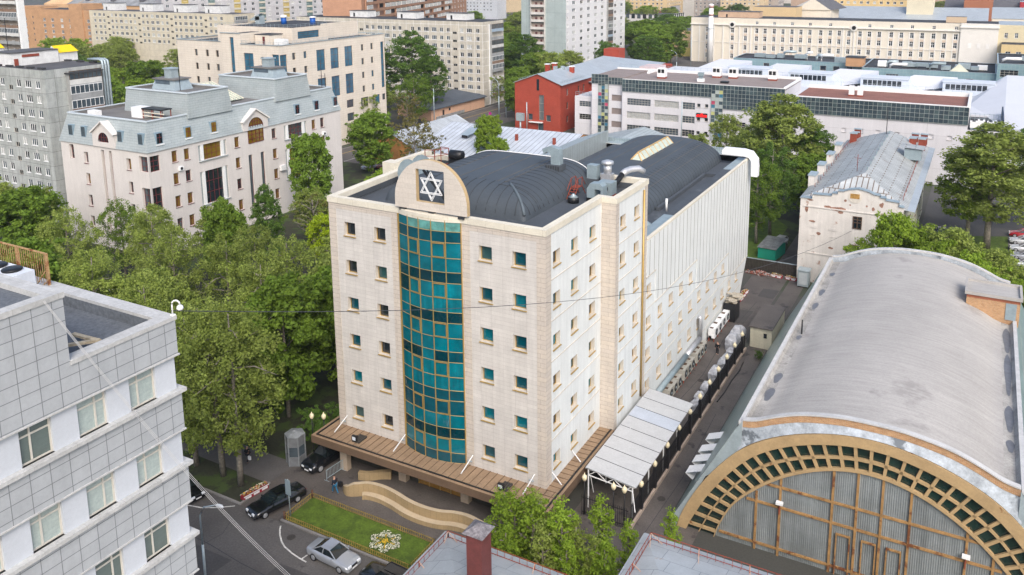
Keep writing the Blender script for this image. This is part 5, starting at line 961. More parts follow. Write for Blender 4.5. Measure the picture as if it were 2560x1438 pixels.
# ---- low peach house by the street, white metal roofs
m_peach=M('peach_render',(.56,.35,.24),var=.08,scale=.4,streak=.1,blot=((.42,.40,.38),.66,.4)); m_rust_roof=M('silver_seamed_roof',(.52,.56,.61),rough=.5,metal=.1,brick=(1.3,60,.11,0,'xy'),mort=(.24,.26,.29),var=.15,scale=.35,fine=.08)
T=thing('low_street_house','low peach house with dark felt roof beside the street','building',(-128,171,0)); q=MB(); q.prism([(-121,155.5),(-120.5,186.5),(-134,192),(-137.5,160)],0,3.6); q.build('wall',m_peach,T); q=MB(); q.quad([(-120.3,154.8,3.75),(-119.8,187.2,3.75),(-134,193,5.2),(-138,159.5,5.0)]); q.quad([(-120.3,154.8,3.5),(-119.8,187.2,3.5),(-119.8,187.2,3.75),(-120.3,154.8,3.75)]); q.quad([(-138,159.5,4.7),(-120.3,154.8,3.5),(-120.3,154.8,3.75),(-138,159.5,5.0)]); q.build('roof',M('blue_black_felt',(.075,.09,.11),var=.15,scale=.3),T)
q=MB(); q.box((-121.05,158,0),(-120.7,186,1.0)); q.build('plinth',M('flaking_plinth',(.25,.26,.26),var=.3,scale=1),T); q=MB(); q.box((-120.98,161.5,.4),(-120.85,162.5,2.6)); q.build('door',m_blackp,T); 
for y in (165,168.5): q=MB(); q.box((-120.98,y,2.0),(-120.83,y+1.2,2.9)); q.build('window',g_dark,T)
q=MB(); q.box((-120.9,160.5,0),(-119.3,165.5,.9)); q.build('steps',m_curb,T)
def gabled(name,label,x0,x1,y0,y1,ze,zr,wm,rm,axis='x',over=.3):
    T=thing(name,label,'building',((x0+x1)/2,(y0+y1)/2,0)); q=MB(); q.box((x0,y0,0),(x1,y1,ze)); 
    if axis=='x':
        ym=(y0+y1)/2; q.quad([(x0,y1,ze),(x0,y0,ze),(x0,ym,zr)]); q.quad([(x1,y0,ze),(x1,y1,ze),(x1,ym,zr)]); q.build('wall',wm,T); r=MB(); r.quad([(x0-over,y0-over,ze),(x1+over,y0-over,ze),(x1+over,ym,zr+.1),(x0-over,ym,zr+.1)]); r.quad([(x1+over,y1+over,ze),(x0-over,y1+over,ze),(x0-over,ym,zr+.1),(x1+over,ym,zr+.1)])
    else:
        xm=(x0+x1)/2; q.quad([(x0,y0,ze),(x1,y0,ze),(xm,y0,zr)]); q.quad([(x1,y1,ze),(x0,y1,ze),(xm,y1,zr)]); q.build('wall',wm,T); r=MB(); r.quad([(x0-over,y1+over,ze),(x0-over,y0-over,ze),(xm,y0-over,zr+.1),(xm,y1+over,zr+.1)]); r.quad([(x1+over,y0-over,ze),(x1+over,y1+over,ze),(xm,y1+over,zr+.1),(xm,y0-over,zr+.1)])
    r.build('roof',rm,T); return T
m_ow=M('orange_side_wall',(.46,.22,.07),var=.25,scale=.6)
T=gabled('metal_roofed_shed','long low house with shining silver seamed roof behind the main building',-88.5,-52,99,139,4.0,8.6,m_ow,m_rust_roof)
q=MB(); q.quad([(-80,110,6.9),(-78.4,110,6.9),(-78.4,110,7.6),(-80,110,7.6)]); q.quad([(-80.3,109.7,7.65),(-78,109.7,7.65),(-77,116,8.5),(-81,116,8.5)],1); q.build('dormer',[m_shadow,m_galv],T)
for x in (-66,-56): q=MB(); q.box((x-.3,112,6.8),(x+.3,112.6,8.6)); q.build('chimney',m_redp,T)
T=gabled('metal_roofed_shed','smaller old house with patchy grey metal roof beside the round trees',-104,-90,104,133,4.2,7.6,m_ow,M('patchy_grey_metal',(.40,.43,.45),rough=.5,var=.25,scale=.3,brick=(60,1.0,.04,0,'xy'),mort=(.25,.27,.29)),'y')
T=gabled('tiled_annex','low annex with blue-grey ribbed roof behind the rear wing',-53.5,-34,106,138,5.2,7.8,m_cap,M('ribbed_blue_roof',(.33,.38,.40),rough=.5,brick=(.9,60,.06,0,'xy'),mort=(.16,.19,.2),var=.1),'y')
# ---- old mill with metal roof
m_mp=M('peeling_white_plaster',(.62,.59,.555),var=.08,scale=.5,streak=.12,blot=((.36,.24,.19),.625,.6),fine=.06); m_mr=M('rusty_seamed_roof',(.40,.43,.435),rough=.5,metal=.1,brick=(3.1,.8,.09,.5,'xy'),mort=(.16,.125,.10),var=.2,scale=.4,blot=((.24,.20,.17),.64,.35),fine=.1)
m_mr2=M('rusty_seamed_roof_hip',(.45,.47,.47),rough=.5,metal=.1,brick=(.8,3,.09,.5,'xy'),mort=(.16,.125,.10),var=.2,scale=.4,fine=.1)
T=thing('old_mill','old peeling white plastered warehouse with rusty seamed metal roof','building',(14.7,94,0)); B=T
prof=[(7.5,13.2),(9.2,13.2),(9.2,13.9),(12,14.0),(12,14.4),(12.8,14.4),(12.8,14.8),(13.6,14.85),(14.4,15.2),(15.7,15.45),(17,15.2),(17.9,14.85),(18.6,14.8),(18.6,14.5),(19.4,14.5),(19.4,14.2),(21.2,14.1),(21.2,13.5),(21.9,13.4)]
q=MB(); q.ext([(7.5,0)]+prof[:]+[(21.9,0)][:1],lambda a,b,d:(a,d,b),69.5,70.1) ; rr=random.Random(17)
for x,z,w_,h in ((12.9,12.1,1.3,.35),(11.4,12.25,.6,.2),(8.45,11.6,.3,.7),(13.4,11.6,.5,.25),(18.9,13.4,.35,.5),(17.8,12.7,.25,.3),(13.9,13.5,.2,.25),(9.4,9.7,.5,.2),(19.3,12.0,.8,.2),(10.4,7.9,.4,.3),(16.9,13.0,.15,.2),(8.9,13.0,.5,.15),(12.2,5.9,.5,.2),(20.5,11.2,.6,.25),(14.6,12.9,.15,.15)):
    q.quad([(x+w_*math.cos(t)*rr.uniform(.6,1.1),69.485,z+h*math.sin(t)*rr.uniform(.6,1.1)) for t in [2*PI*i/11 for i in range(11)]],1)
q.build('gable_wall',[m_mp,M('bare_brick_patch',(.27,.15,.11),var=.4,scale=3,fine=.3)],B)
q=MB(); 
for (a,b),(c_,d) in zip(prof,prof[1:]): q.bar((a,69.75,b+.06),(c_+.001,69.75,d+.06),.75,.14,m=0,up=(0,1,0)) if False else q.quad([(a,69.3,b+.05),(c_,69.3,d+.05),(c_,70.4,d+.12),(a,70.4,b+.12)]) or q.quad([(a,69.3,b-.12),(c_,69.3,d-.12),(c_,69.3,d+.05),(a,69.3,b+.05)])
q.build('coping',m_galv2,B)
facade(B,(21.9,70.1),(21.9,118),0,12.6,[(4+4.4*i,z,1.3,2.4,'wood') for i in range(10) for z in (1.5,5.2,8.8)],M('greenish_plaster',(.36,.37,.30),var=.15,streak=.2),.3); w=MB(); w.quad([(7.5,118,0),(7.5,70.1,0),(7.5,70.1,12.9),(7.5,118,12.9)]); w.quad([(21.9,118,0),(7.5,118,0),(7.5,118,12.9),(21.9,118,12.9)]); w.build('wall',m_mp,B)
r=MB(); rx=15.6
r.quad([(7.2,118.4,12.9),(7.2,70.2,12.9),(rx,77,16.3),(rx,114,16.3)]); r.quad([(22.3,70.2,12.9),(22.3,118.4,12.9),(rx,114,16.3),(rx,77,16.3)]); r.quad([(7.2,70.2,12.9),(22.3,70.2,12.9),(rx,77,16.3)],1); r.quad([(22.3,118.4,12.9),(7.2,118.4,12.9),(rx,114,16.3)],1); r.build('roof',[m_mr,m_mr2],B)
r=MB(); r.quad([(22.3,70.2,12.9),(23.3,70.2,12.75),(23.3,118.6,12.75),(22.3,118.4,12.9)]); r.quad([(23.3,70.2,12.45),(23.3,118.6,12.45),(23.3,118.6,12.75),(23.3,70.2,12.75)]); r.build('gutter_shelf',m_zinc,B)
r=MB()
for k in range(9): r.box((rx-.12,79+4*k,16.3),(rx+.12,79.25+4*k,16.8))
r.build('ridge_vent',m_galv2,B)
for y in (78,86,95,104): q=MB(); q.box((7.0,y,12.4),(8.0,y+2.6,14.6)); q.box((6.9,y-.1,14.6),(8.15,y+2.7,14.8),1); q.build('dormer_parapet',[m_mp,m_galv],B)
for y,h in ((113,1.4),(116.5,1.0),(119,1.2)):
    for x in (9,19.6,21.2): q=MB(); q.box((x-.6,y,13.2),(x+.6,y+.7,13.9+h)); q.box((x-.7,y-.1,13.9+h),(x+.7,y+.8,14.05+h),1); q.build('chimney',[m_redp,m_galv],B)
q=MB(); q.box((19.2,100,14),(22,103,15.9)); q.quad([(18.6,99.6,16.2),(22.4,99.6,16.0),(22.4,103.4,16.0),(18.6,103.4,16.2)],1); q.build('dormer',[m_galv2,m_mr],B)
q=MB()
for k in range(16): y=74+2.6*k; q.bar((21.4,y,13.2),(21.4,y,13.9),.06); q.bar((8.4,y+2,13.3),(8.4,y+2,14.0),.06)
q.bar((21.4,74,13.9),(21.4,113,13.9),.06); q.bar((8.4,96,14.0),(8.4,115,14),.06); q.build('roof_railing',m_redp,B)
q=MB(); q.tube([(15.2,69.44,14.2+.0),(15.2,69.5,14.2)],.95,18); w_=q.build('oval_window',[m_reveal],B); w_.scale=(1,1,1); q=MB(); q.quad([(14.55,69.42,13.95),(15.85,69.42,13.95),(15.85,69.42,14.7),(14.55,69.42,14.7)]); q.build('shutter',M('ochre_shutter',(.35,.2,.06),var=.3,scale=3),w_)
for x,z in ((15.75,9.4),(15.6,5.0)):
    q=MB(); q.quad([(x-.62,69.47,z),(x+.62,69.47,z),(x+.62,69.47,z+1.9),(x-.62,69.47,z+1.9)]); W_=q.build('window',g_dark,B); q=MB()
    for a in (-.62,-.05,.52): q.box((x+a,69.38,z),(x+a+.12,69.46,z+1.9))
    for b in (0,.9,1.35,1.78): q.box((x-.6,69.39,z+b),(x+.6,69.455,z+b+.11))
    q.build('frame',f_dkbr,W_)
q=MB()
for x,z,w_,h in ((9.6,8.7,1.0,.45),(12.4,8.6,1.2,.35),(12.5,7.6,1.0,.1),(9.6,7.5,1.1,.1),(9.5,5,1,.15)): q.box((x-w_/2,69.44,z),(x+w_/2,69.5,z+h))
q.box((8,69.38,11.9),(21.8,69.49,12.05)); q.box((8.3,69.42,4.6),(14,69.49,4.75)); q.build('ledge',m_mp,B)
T2=thing('antenna_mast','thin rusty aerial standing on the ridge of the old mill roof','antenna',(15,78,16)); q=MB(); q.tube([(14,80,15.6),(14,80,18.4)],.05,5); q.bar((13.5,80,17.8),(14.5,80,17.8),.05); q.build('mast',m_redp,T2)
T2=thing('antenna_mast','tall aerial mast at the far end of the old mill roof','antenna',(15,112,16)); q=MB(); q.tube([(15,112,16),(15,112,21)],.07,5); q.bar((14.5,112,19),(15.5,112,19),.06); q.build('mast',m_blackp,T2)
# ================================================================ barrel-roofed hangar
def mir(pts): return pts+[(-a,b) for a,b in reversed(pts) if abs(a)>1e-6]
CX=25.2; YF=5.6; YB=50
def smooth(pts,n=4):
    out=[]
    for i in range(len(pts)-1):
        p0=pts[max(i-1,0)];p1=pts[i];p2=pts[i+1];p3=pts[min(i+2,len(pts)-1)]
        for k in range(n):
            t=k/n; out.append(tuple(.5*((2*p1[j])+(-p0[j]+p2[j])*t+(2*p0[j]-5*p1[j]+4*p2[j]-p3[j])*t*t+(-p0[j]+3*p1[j]-3*p2[j]+p3[j])*t**3) for j in (0,1)))
    out.append(pts[-1]); return out
T=thing('barrel_hangar','old hangar with wide barrel roof and ochre arched window ring on its front','building',(CX,28,0)); B=T
par=smooth(mir([(-9.9,11.35),(-8.8,11.6),(-7.5,12.2),(-6,12.8),(-4.5,13.2),(-2.2,13.55),(0,13.62)])); par=[(CX+a,b) for a,b in par]
rf=smooth(mir([(-8.9,10.7),(-8.2,10.95),(-6.8,11.7),(-5,12.35),(-3,12.85),(0,13.1)])); rf=[(CX+a,b) for a,b in rf]
m_hr=M('worn_pale_roof_coating',(.365,.35,.33),var=.12,scale=.12,fine=.1,rough=.75,blot=((.30,.285,.27),.6,.12))
t_=m_hr.node_tree; b_=t_.nodes['Principled BSDF']; src=b_.inputs['Base Color'].links[0].from_socket; tc=_n(t_,'ShaderNodeTexCoord'); mp=_n(t_,'ShaderNodeMapping'); mp.inputs['Scale'].default_value=(.25,3.2,.25); nz=_n(t_,'ShaderNodeTexNoise'); nz.inputs['Scale'].default_value=1.2; nz.inputs['Detail'].default_value=6; mr=_n(t_,'ShaderNodeMapRange'); mr.inputs[1].default_value=.3; mr.inputs[2].default_value=.7; mr.inputs[3].default_value=.9; mr.inputs[4].default_value=1.09; mx=_n(t_,'ShaderNodeMix',data_type='RGBA',blend_type='MULTIPLY'); mx.inputs[0].default_value=1
t_.links.new(tc.outputs['Object'],mp.inputs[0]); t_.links.new(mp.outputs[0],nz.inputs['Vector']); t_.links.new(nz.outputs['Fac'],mr.inputs[0]); t_.links.new(src,mx.inputs[6]); t_.links.new(mr.outputs[0],mx.inputs[7]); t_.links.new(mx.outputs[2],b_.inputs['Base Color'])
m_gut=M('grimy_gutter',(.32,.31,.29),var=.3,scale=.5,fine=.2,blot=((.2,.19,.18),.6,.3))
q=MB(); q.grid([[(x,y,z) for x,z in rf] for y in (YF+.2,YB-.2)],0,True); q.build('barrel_roof',m_hr,B)
q=MB(); q.quad([(CX-9.7,YF+.2,10.55),(CX-8.85,YF+.2,10.7),(CX-8.85,YB,10.7),(CX-9.7,YB,10.55)]); q.quad([(CX+8.85,YF+.2,10.7),(CX+9.7,YF+.2,10.55),(CX+9.7,YB,10.55),(CX+8.85,YB,10.7)]); q.quad([(CX-9.98,YF+.2,10.95),(CX-9.7,YF+.2,10.55),(CX-9.7,YB,10.55),(CX-9.98,YB,10.95)]); q.quad([(CX+9.7,YF+.2,10.55),(CX+9.98,YF+.2,10.95),(CX+9.98,YB,10.95),(CX+9.7,YB,10.55)]); q.build('valley_gutter',m_gut,B)
m_tar=M('tar_patch',(.13,.135,.15),rough=.4,var=.2,scale=2)
for x,y,w_,l_ in ((16.1,45,.3,.7),(15.95,38.5,.3,1.1),(16.0,34,.3,1.1),(16.0,25,.25,.6),(16.0,15.4,.35,1.1),(16.0,12,.4,1.3),(34.6,34,.35,3.2),(34.6,26,.3,4.6),(34.6,17.2,.35,2.4),(34.6,12.6,.3,1.0)):
    q=MB(); zt_=10.66 if x<20 else 10.67; zz_=lambda px: (10.55+ (px-(CX-9.7))*.176 if px<20 else 10.7-(px-(CX+8.85))*.176)+.02
    q.quad([(x+w_*math.cos(t)*(1+.2*math.sin(3*t)),y+l_*math.sin(t),zz_(x+w_*math.cos(t)*(1+.2*math.sin(3*t)))) for t in [2*PI*i/18 for i in range(18)]]); q.build('tar_patch',m_tar,B)
q=MB()
for s in (-1,1): q.box((CX+s*10.1-.14,YF,10.4),(CX+s*10.1+.2,YB+.1,11.1))
q.build('rim_coping',M('dull_pale_coping',(.47,.47,.465),var=.12,scale=.8,fine=.1,rough=.6),B)
q=MB(); q2=MB()
def band(mb,up,lo,y0,y1,m=0):
    n=len(up)
    for i in range(n-1): 
        a,b=up[i],up[i+1]; c,d=lo[i],lo[i+1]
        mb.quad([(c[0],y0,c[1]),(d[0],y0,d[1]),(b[0],y0,b[1]),(a[0],y0,a[1])],m); mb.quad([(d[0],y1,d[1]),(c[0],y1,c[1]),(a[0],y1,a[1]),(b[0],y1,b[1])],m); mb.quad([(a[0],y0,a[1]),(b[0],y0,b[1]),(b[0],y1,b[1]),(a[0],y1,a[1])],m); mb.quad([(c[0],y1,c[1]),(d[0],y1,d[1]),(d[0],y0,d[1]),(c[0],y0,c[1])],m)
sh=lambda P,d: [(x,z-d) for x,z in P]
band(q,par,sh(par,.12),YF-.1,YF+.4); q.build('parapet_coping',MATS['dull_pale_coping'],B)
q=MB(); band(q,sh(par,.165),sh(par,.72),YF,YF+.35); q.build('brick_parapet',m_brick_t,B)
def arcpts(pairs,n=4): return [(CX+a,b) for a,b in smooth(mir(pairs),n)]
go=arcpts([(-15.3,-.6),(-14.6,1.8),(-12.8,5.2),(-10.2,8.5),(-7.4,10.5),(-3.8,11.85),(0,12.35)]); gi=arcpts([(-14.7,-1.2),(-13.9,1.0),(-12.2,4.3),(-9.6,7.75),(-6.9,9.75),(-3.5,11.05),(0,11.55)]); mi=arcpts([(-13.5,-.9),(-12.9,.8),(-11.5,3.6),(-9.0,6.9),(-6.4,8.75),(-3.2,10.0),(0,10.5)]); ri=arcpts([(-12.1,-1),(-11.6,1.0),(-10.3,3.7),(-7.9,6.2),(-5.4,7.95),(-2.7,9.1),(0,9.5)])
low=sh(par,.72); low_o=[]
lead=M('weathered_lead_flashing',(.37,.41,.45),rough=.45,metal=.15,var=.35,scale=.9,fine=.2,blot=((.13,.15,.17),.58,.5))
# lead skirt between the brick parapet and the ochre arch
q=MB(); n=len(par)
sel=[p for p in go if p[1]>8.2 ]
m_=len(sel)
for i in range(m_-1):
    t0=i/(m_-1); t1=(i+1)/(m_-1); A=low[int(round(t0*(n-1)))]; Bp=low[int(round(t1*(n-1)))]; a=sel[i]; b=sel[i+1]
    q.quad([(a[0],YF-.25,a[1]+.05),(b[0],YF-.25,b[1]+.05),(Bp[0],YF+.05,Bp[1]),(A[0],YF+.05,A[1])],0,True)
q.build('lead_flashing',lead,B)
och=M('ochre_painted_steel',(.37,.26,.135),var=.12,scale=.8,fine=.12,blot=((.17,.065,.02),.64,.7))
q=MB(); band(q,go,gi,YF-.35,YF+.2); q.build('arch_rib',och,B)
q=MB(); band(q,[(x,z+.12) for x,z in mi],[(x,z-.12) for x,z in mi],YF-.22,YF); band(q,[(x,z+.16) for x,z in ri],[(x,z-.12) for x,z in ri],YF-.25,YF)
N_=32
def at(P,t):
    # param by arc length
    L_=[0]
    for a,b in zip(P,P[1:]): L_.append(L_[-1]+math.dist(a,b))
    s=t*L_[-1]
    for i in range(len(P)-1):
        if L_[i+1]>=s: k=(s-L_[i])/(L_[i+1]-L_[i]); return (P[i][0]+(P[i+1][0]-P[i][0])*k,P[i][1]+(P[i+1][1]-P[i][1])*k)
    return P[-1]
for i in range(N_+1):
    t=.045+.91*i/N_; a=at(gi,t); b=at(ri,t)
    q.bar((a[0],YF-.12,a[1]),(b[0],YF-.12,b[1]),.24,.2,up=(0,1,0))
q.build('arch_frame',och,B)
q=MB(); 
for i in range(40): 
    a,b=at(gi,i/40),at(gi,(i+1)/40); c,d=at(ri,i/40),at(ri,(i+1)/40); q.quad([(c[0],YF+.05,c[1]),(d[0],YF+.05,d[1]),(b[0],YF+.05,b[1]),(a[0],YF+.05,a[1])])
q.build('arch_glazing',g_green,B)
corr=M('corrugated_sheet',(.22,.245,.25),rough=.6,var=.2,scale=.4,streak=.3,fine=.1,wave=('X',.16,.03)); q=MB(); q.quad([(x,YF+.02,z) for x,z in ri]+[(CX+12.1,YF+.02,-1),(CX-12.1,YF+.02,-1)]); q.build('corrugated_wall',corr,B)
q=MB()
for x,z in ((16.7,5.3),(18.6,7.1),(22.6,8.9),(24.4,9.3),(26.2,9.3),(28.2,8.9),(32.1,7.2),(33.9,5.3)): q.box((x-.09,YF-.14,-.2),(x+.09,YF+.01,z))
for z,a,b in ((6.2,17.3,33.1),(4.4,15.9,34.5),(.6,13.7,36.7)): q.box((a,YF-.13,z-.09),(b,YF+.012,z+.09))
for x in (23.0,24.9,26.7): q.box((x,YF-.16,0),(x+.1,YF,3.6)); q.box((x+1.0,YF-.16,0),(x+1.1,YF,3.6)); q.box((x,YF-.161,3.5),(x+1.1,YF,3.62))
q.build('wall_frame',M('rusty_ochre_frame',(.30,.175,.07),var=.3,scale=1.5,blot=((.14,.05,.02),.55,.9)),B)
for x in (18.6,32.1): q=MB(); q.box((x-.25,YF-.55,4.9),(x+.3,YF-.2,5.1),0); q.box((x-.03,YF-.3,3.9),(x+.05,YF-.18,4.9),1); q.build('wall_lamp',[m_white,m_redp],B)
# back parapet, side skirts
q=MB(); band(q,par,sh(par,.2),YB-.1,YB+.35); q.build('parapet_coping',MATS['dull_pale_coping'],B); q=MB(); band(q,sh(par,.2),sh(par,1.2),YB-.05,YB+.1); q.quad([(x,YB+.12,z-.3) for x,z in reversed(par)]+[(CX-9.9,YB+.12,0),(CX+9.9,YB+.12,0)]); q.build('back_wall',lead,B)
gsk=M('scalloped_green_glass',(.20,.29,.29),rough=.3,spec=.6,brick=(1.15,.9,.05,.5,'yx'),mort=(.30,.34,.32),var=.15,scale=.5)
for s in (-1,1):
    q=MB(); a=CX+s*10.35; b=CX+s*16.0; P=[(b,YF-.3,0),(b,YB,0),(a,YB,10.6),(a,YF-.3,10.6)]; q.quad(P if s<0 else P[::-1],0); q.quad([(b,YF-.28,0),(a,YF-.28,10.6),(CX+s*9.9,YF-.2,11.2),(CX+s*9.9,YF-.2,7.9),(CX+s*12.8,YF-.2,5.4),(CX+s*15.3,YF-.2,-.2)],1); q.build('side_skirt',[gsk,m_galv],B)
q=MB(); 
for y in (15.2,12.9,11.0,9.1): q.quad([(9.5,y,2.7),(11.0,y,3.3),(11.0,y+1.3,3.3),(9.5,y+1.3,2.7)]); q.quad([(9.5,y,2.7),(9.5,y+1.3,2.7),(10.2,y+1.3,2.2),(10.2,y,2.2)])
q.build('skirt_vent',m_white,B,kind='stuff')
T2=thing('roof_hatch_house','small wedge-shaped brick stair house with grey door on the barrel roof','roof hut',(33,36,12)); q=MB()
q.box((30.7,38.5,10),(35.7,42.5,13.3)); q.build('wall',m_brick_t,T2); q=MB(); q.box((30.5,38.3,13.3),(35.9,42.7,13.4)); q.box((30.5,38.3,13.4),(30.75,42.7,13.65)); q.box((35.65,38.3,13.4),(35.9,42.7,13.65)); q.box((30.75,38.3,13.4),(35.65,38.55,13.65)); q.box((30.75,42.45,13.4),(35.65,42.7,13.65)); q.build('roof',m_hr,T2); q=MB(); q.box((34.4,38.43,11.1),(35.4,38.49,12.9)); q.build('door',m_galv2,T2); q=MB(); q.box((30.7,38.47,12.95),(35.7,38.5,13.29)); q.build('brick_course',M('dark_red_course',(.26,.09,.05),var=.2),T2)
T2=thing('roof_vent_pipe','short black vent pipe by the left gutter of the barrel roof','vent',(CX-9,26,10.7)); MB().cyl((CX-9.1,26,10.6),.08,1.6,6).build('pipe',m_black,T2)
# ================================================================ panel clad building, lower left
m_fl=M('blue_grey_facing_panel',(.385,.405,.425),brick=(.86,.62,.02,0,'wall'),mort=(.17,.18,.19),colb=(.365,.385,.405),var=.06,scale=.7,fine=.05,rough=.6,streak=.05); m_flw=M('pale_blue_render',(.49,.52,.565),var=.04,scale=.5,fine=.04); m_sill=M('worn_white_ledge',(.45,.455,.45),brick=(9,1.9,.015,0,'xy'),mort=(.35,.35,.34),var=.12,scale=1.5,fine=.1)
m_flr=M('speckled_roof_felt',(.115,.128,.145),var=.12,scale=.4,fine=.3,blot=((.17,.155,.13),.68,.3))
T=thing('panel_clad_office','blue-grey panel clad office with ribbon windows at the lower left corner','building',(-10,-48,0)); B=T
XF=-3.0; yN=-33.15
fl=[27.85-3.93*k for k in range(6)]
for k,z in enumerate(fl):
    top=31.5 if k==0 else z+3.93-1.95+.02
    b=MB(); zb_=z+1.82 if True else z
    # spandrel panel above the windows of this floor
    b.box((XF-.4,-62,z+1.85),(XF+.14,yN+.14,(31.45 if k==0 else z+3.93-.12))); b.box((-22,yN-.4,z+1.85),(XF-.4,yN+.14,(31.45 if k==0 else z+3.93-.12))); b.build('spandrel',m_fl,B)
    l=MB(); l.box((XF-.4,-62,z-.12),(XF+.32,yN+.32,z+.06)); l.box((-22,yN-.3,z-.12),(XF-.4,yN+.32,z+.06)); l.box((XF+.1,-62,z+1.78),(XF+.2,yN+.2,z+1.85)); l.build('ledge',m_sill,B)
    H=[]
    for i in range(11):
        yr=-34.25-2.52*i; H.append((yr-1.4/2+62-.0,z+.06,1.38,1.72,'frontL' if i%2==0 else 'frontR'))
    facade(B,(XF,-62),(XF,yN),z+.06,z+1.8,H,m_flw,.16,near=True)
    w=MB(); w.quad([(XF,yN,z),(-22,yN,z),(-22,yN,z+1.85),(XF,yN,z+1.85)]); w.build('wall',m_flw,B)
b=MB(); b.box((-22,-62,0),(XF-.01,yN-.02,8.1)); b.build('base_wall',m_flw,B)
b=MB(); b.box((-22,-62,31.45),(-20,yN,31.7)); b.box((XF-.5,-38.3,31.45),(XF+.2,yN+.2,31.65)); b.box((-22,yN-.55,31.45),(XF-.5,yN+.2,31.653)); b.build('parapet_cap',m_sill,B)
b=MB(); b.quad([(-22,-62,30.95),(XF-.4,-62,30.95),(XF-.4,yN-.4,30.95),(-22,yN-.4,30.95)]); b.quad([(XF-.51,-62,30.7),(XF-.51,yN-.5,30.7),(XF-.51,yN-.5,31.5),(XF-.51,-62,31.5)][::-1]); b.quad([(XF-.5,yN-.56,30.7),(-22,yN-.56,30.7),(-22,yN-.56,31.5),(XF-.5,yN-.56,31.5)]); b.build('roof',m_flr,B)
b=MB(); b.box((-8.2,-62,30.8),(XF+.142,-38.3,34.5)); b.build('upper_wall',m_fl,B)
b=MB(); b.box((XF-.35,-62,34.5),(XF+.2,-38.25,34.75)); b.box((-8.3,-38.9,34.5),(XF-.35,-38.25,34.753)); b.box((-8.3,-62,34.52),(-7.9,-38.9,34.74)); b.build('parapet_cap',m_sill,B); b=MB(); b.quad([(-8,-62,34.505),(XF-.3,-62,34.505),(XF-.3,-38.5,34.505),(-8,-38.5,34.505)]); b.build('roof',m_flr,B)
q=MB(); q.bar((-5.6,-37.6,31.3),(-4.4,-35.9,31.25),.2,.12); q.bar((-4.4,-35.9,31.2),(-6.2,-36.0,31.2),.2,.12); T2=thing('steel_offcut','rusty pale steel angle lying on the lower left roof','steel beam',(-5,-37,31)); q.build('beam',M('cream_rusty_steel',(.45,.38,.27),var=.3,scale=3),T2)
T2=thing('roof_debris','small heap of dark twisted cable and bar on the lower left roof','debris',(-3.9,-36.8,30.75)); q=MB(); rr=random.Random(3)
for i in range(14): a=(-4.3+rr.uniform(-.3,.3),-37.0+rr.uniform(-.3,.3)); q.bar((a[0],a[1],30.98),(a[0]+rr.uniform(-.3,.3),a[1]+rr.uniform(-.3,.3),31.08),.04)
q.build('scrap',M('dark_scrap',(.05,.035,.03)),T2)
T2=thing('dark_bar','thin dark bar lying alone on the lower left roof','bar',(-3.9,-36.2,30.75)); MB().bar((-4.1,-36.9,31.0),(-3.7,-35.7,31.0),.05).build('bar',m_black,T2)
# rusty fence and chiller on the roof behind
ru=M('rusty_cream_steel',(.42,.27,.13),var=.3,scale=2,blot=((.22,.08,.03),.5,2),fine=.2)
T2=thing('louvre_fence','rusty louvred steel screen standing on the roof at the left edge','screen',(-16,-33.4,31)); q=MB()
xa,xb=-20.5,-12.1
for i in range(44): x=xa+(xb-xa)*i/43; q.box((x-.02,-33.41,31.15),(x+.02,-33.39,33.35))
q.bar((xa,-33.4,33.38),(xb,-33.4,33.38),.08,.07); q.bar((xa,-33.4,31.2),(xb,-33.4,31.2),.07)
for x in (xb+.05,-14.6,-17.3): q.box((x-.07,-33.46,30.95),(x+.07,-33.34,33.4))
q.bar((xb-.1,-33.45,32.4),(xb-.9,-33.9,31.1),.05); q.bar((xb-.1,-33.45,31.8),(xb-.8,-33.8,31.1),.05); q.build('louvre',ru,T2,kind=None)
T2=thing('roof_chiller','large white chiller with black round fans behind the lower left parapet','chiller',(-14,-35.7,31)); q=MB(); q.box((-17.5,-36.9,31.5),(-11.3,-34.5,33.0)); q.box((-17.4,-36.8,30.96),(-11.5,-34.6,31.5)); q.build('casing',M('chiller_white',(.66,.70,.76),rough=.4),T2)
for x,y in ((-12.2,-35.1),(-13.5,-35.1),(-14.8,-35.1),(-12.2,-36.3),(-13.5,-36.3),(-14.8,-36.3)): q=MB(); q.tube_z(Vector((x,y,33.0)),[(.46,0),(.5,.08),(.45,.13),(.15,.15)],16,0); q.build('fan',m_black,T2)
T2=thing('wall_lamp','white hook-shaped lamp on the corner of the lower left roof','lamp',(-2.9,-33.1,31.6)); q=MB(); pts=[(-2.95,-33.05,31.6),(-2.95,-33.05,32.2)]+[(-2.95+.16*(1-math.cos(t)),-33.05+.1*(1-math.cos(t)),32.2+.2*math.sin(t)) for t in [PI*i/8 for i in range(1,9)]]; q.tube(pts,.04,6); q.box((-3.05,-33.12,31.6),(-2.85,-32.95,31.7)); q.build('arm',m_white,T2); q=MB(); q.tube_z(Vector((-2.63,-32.85,31.95)),[(.06,.22),(.14,.16),(.17,.05),(.1,-.04)],10,0); q.build('globe',m_white,T2)
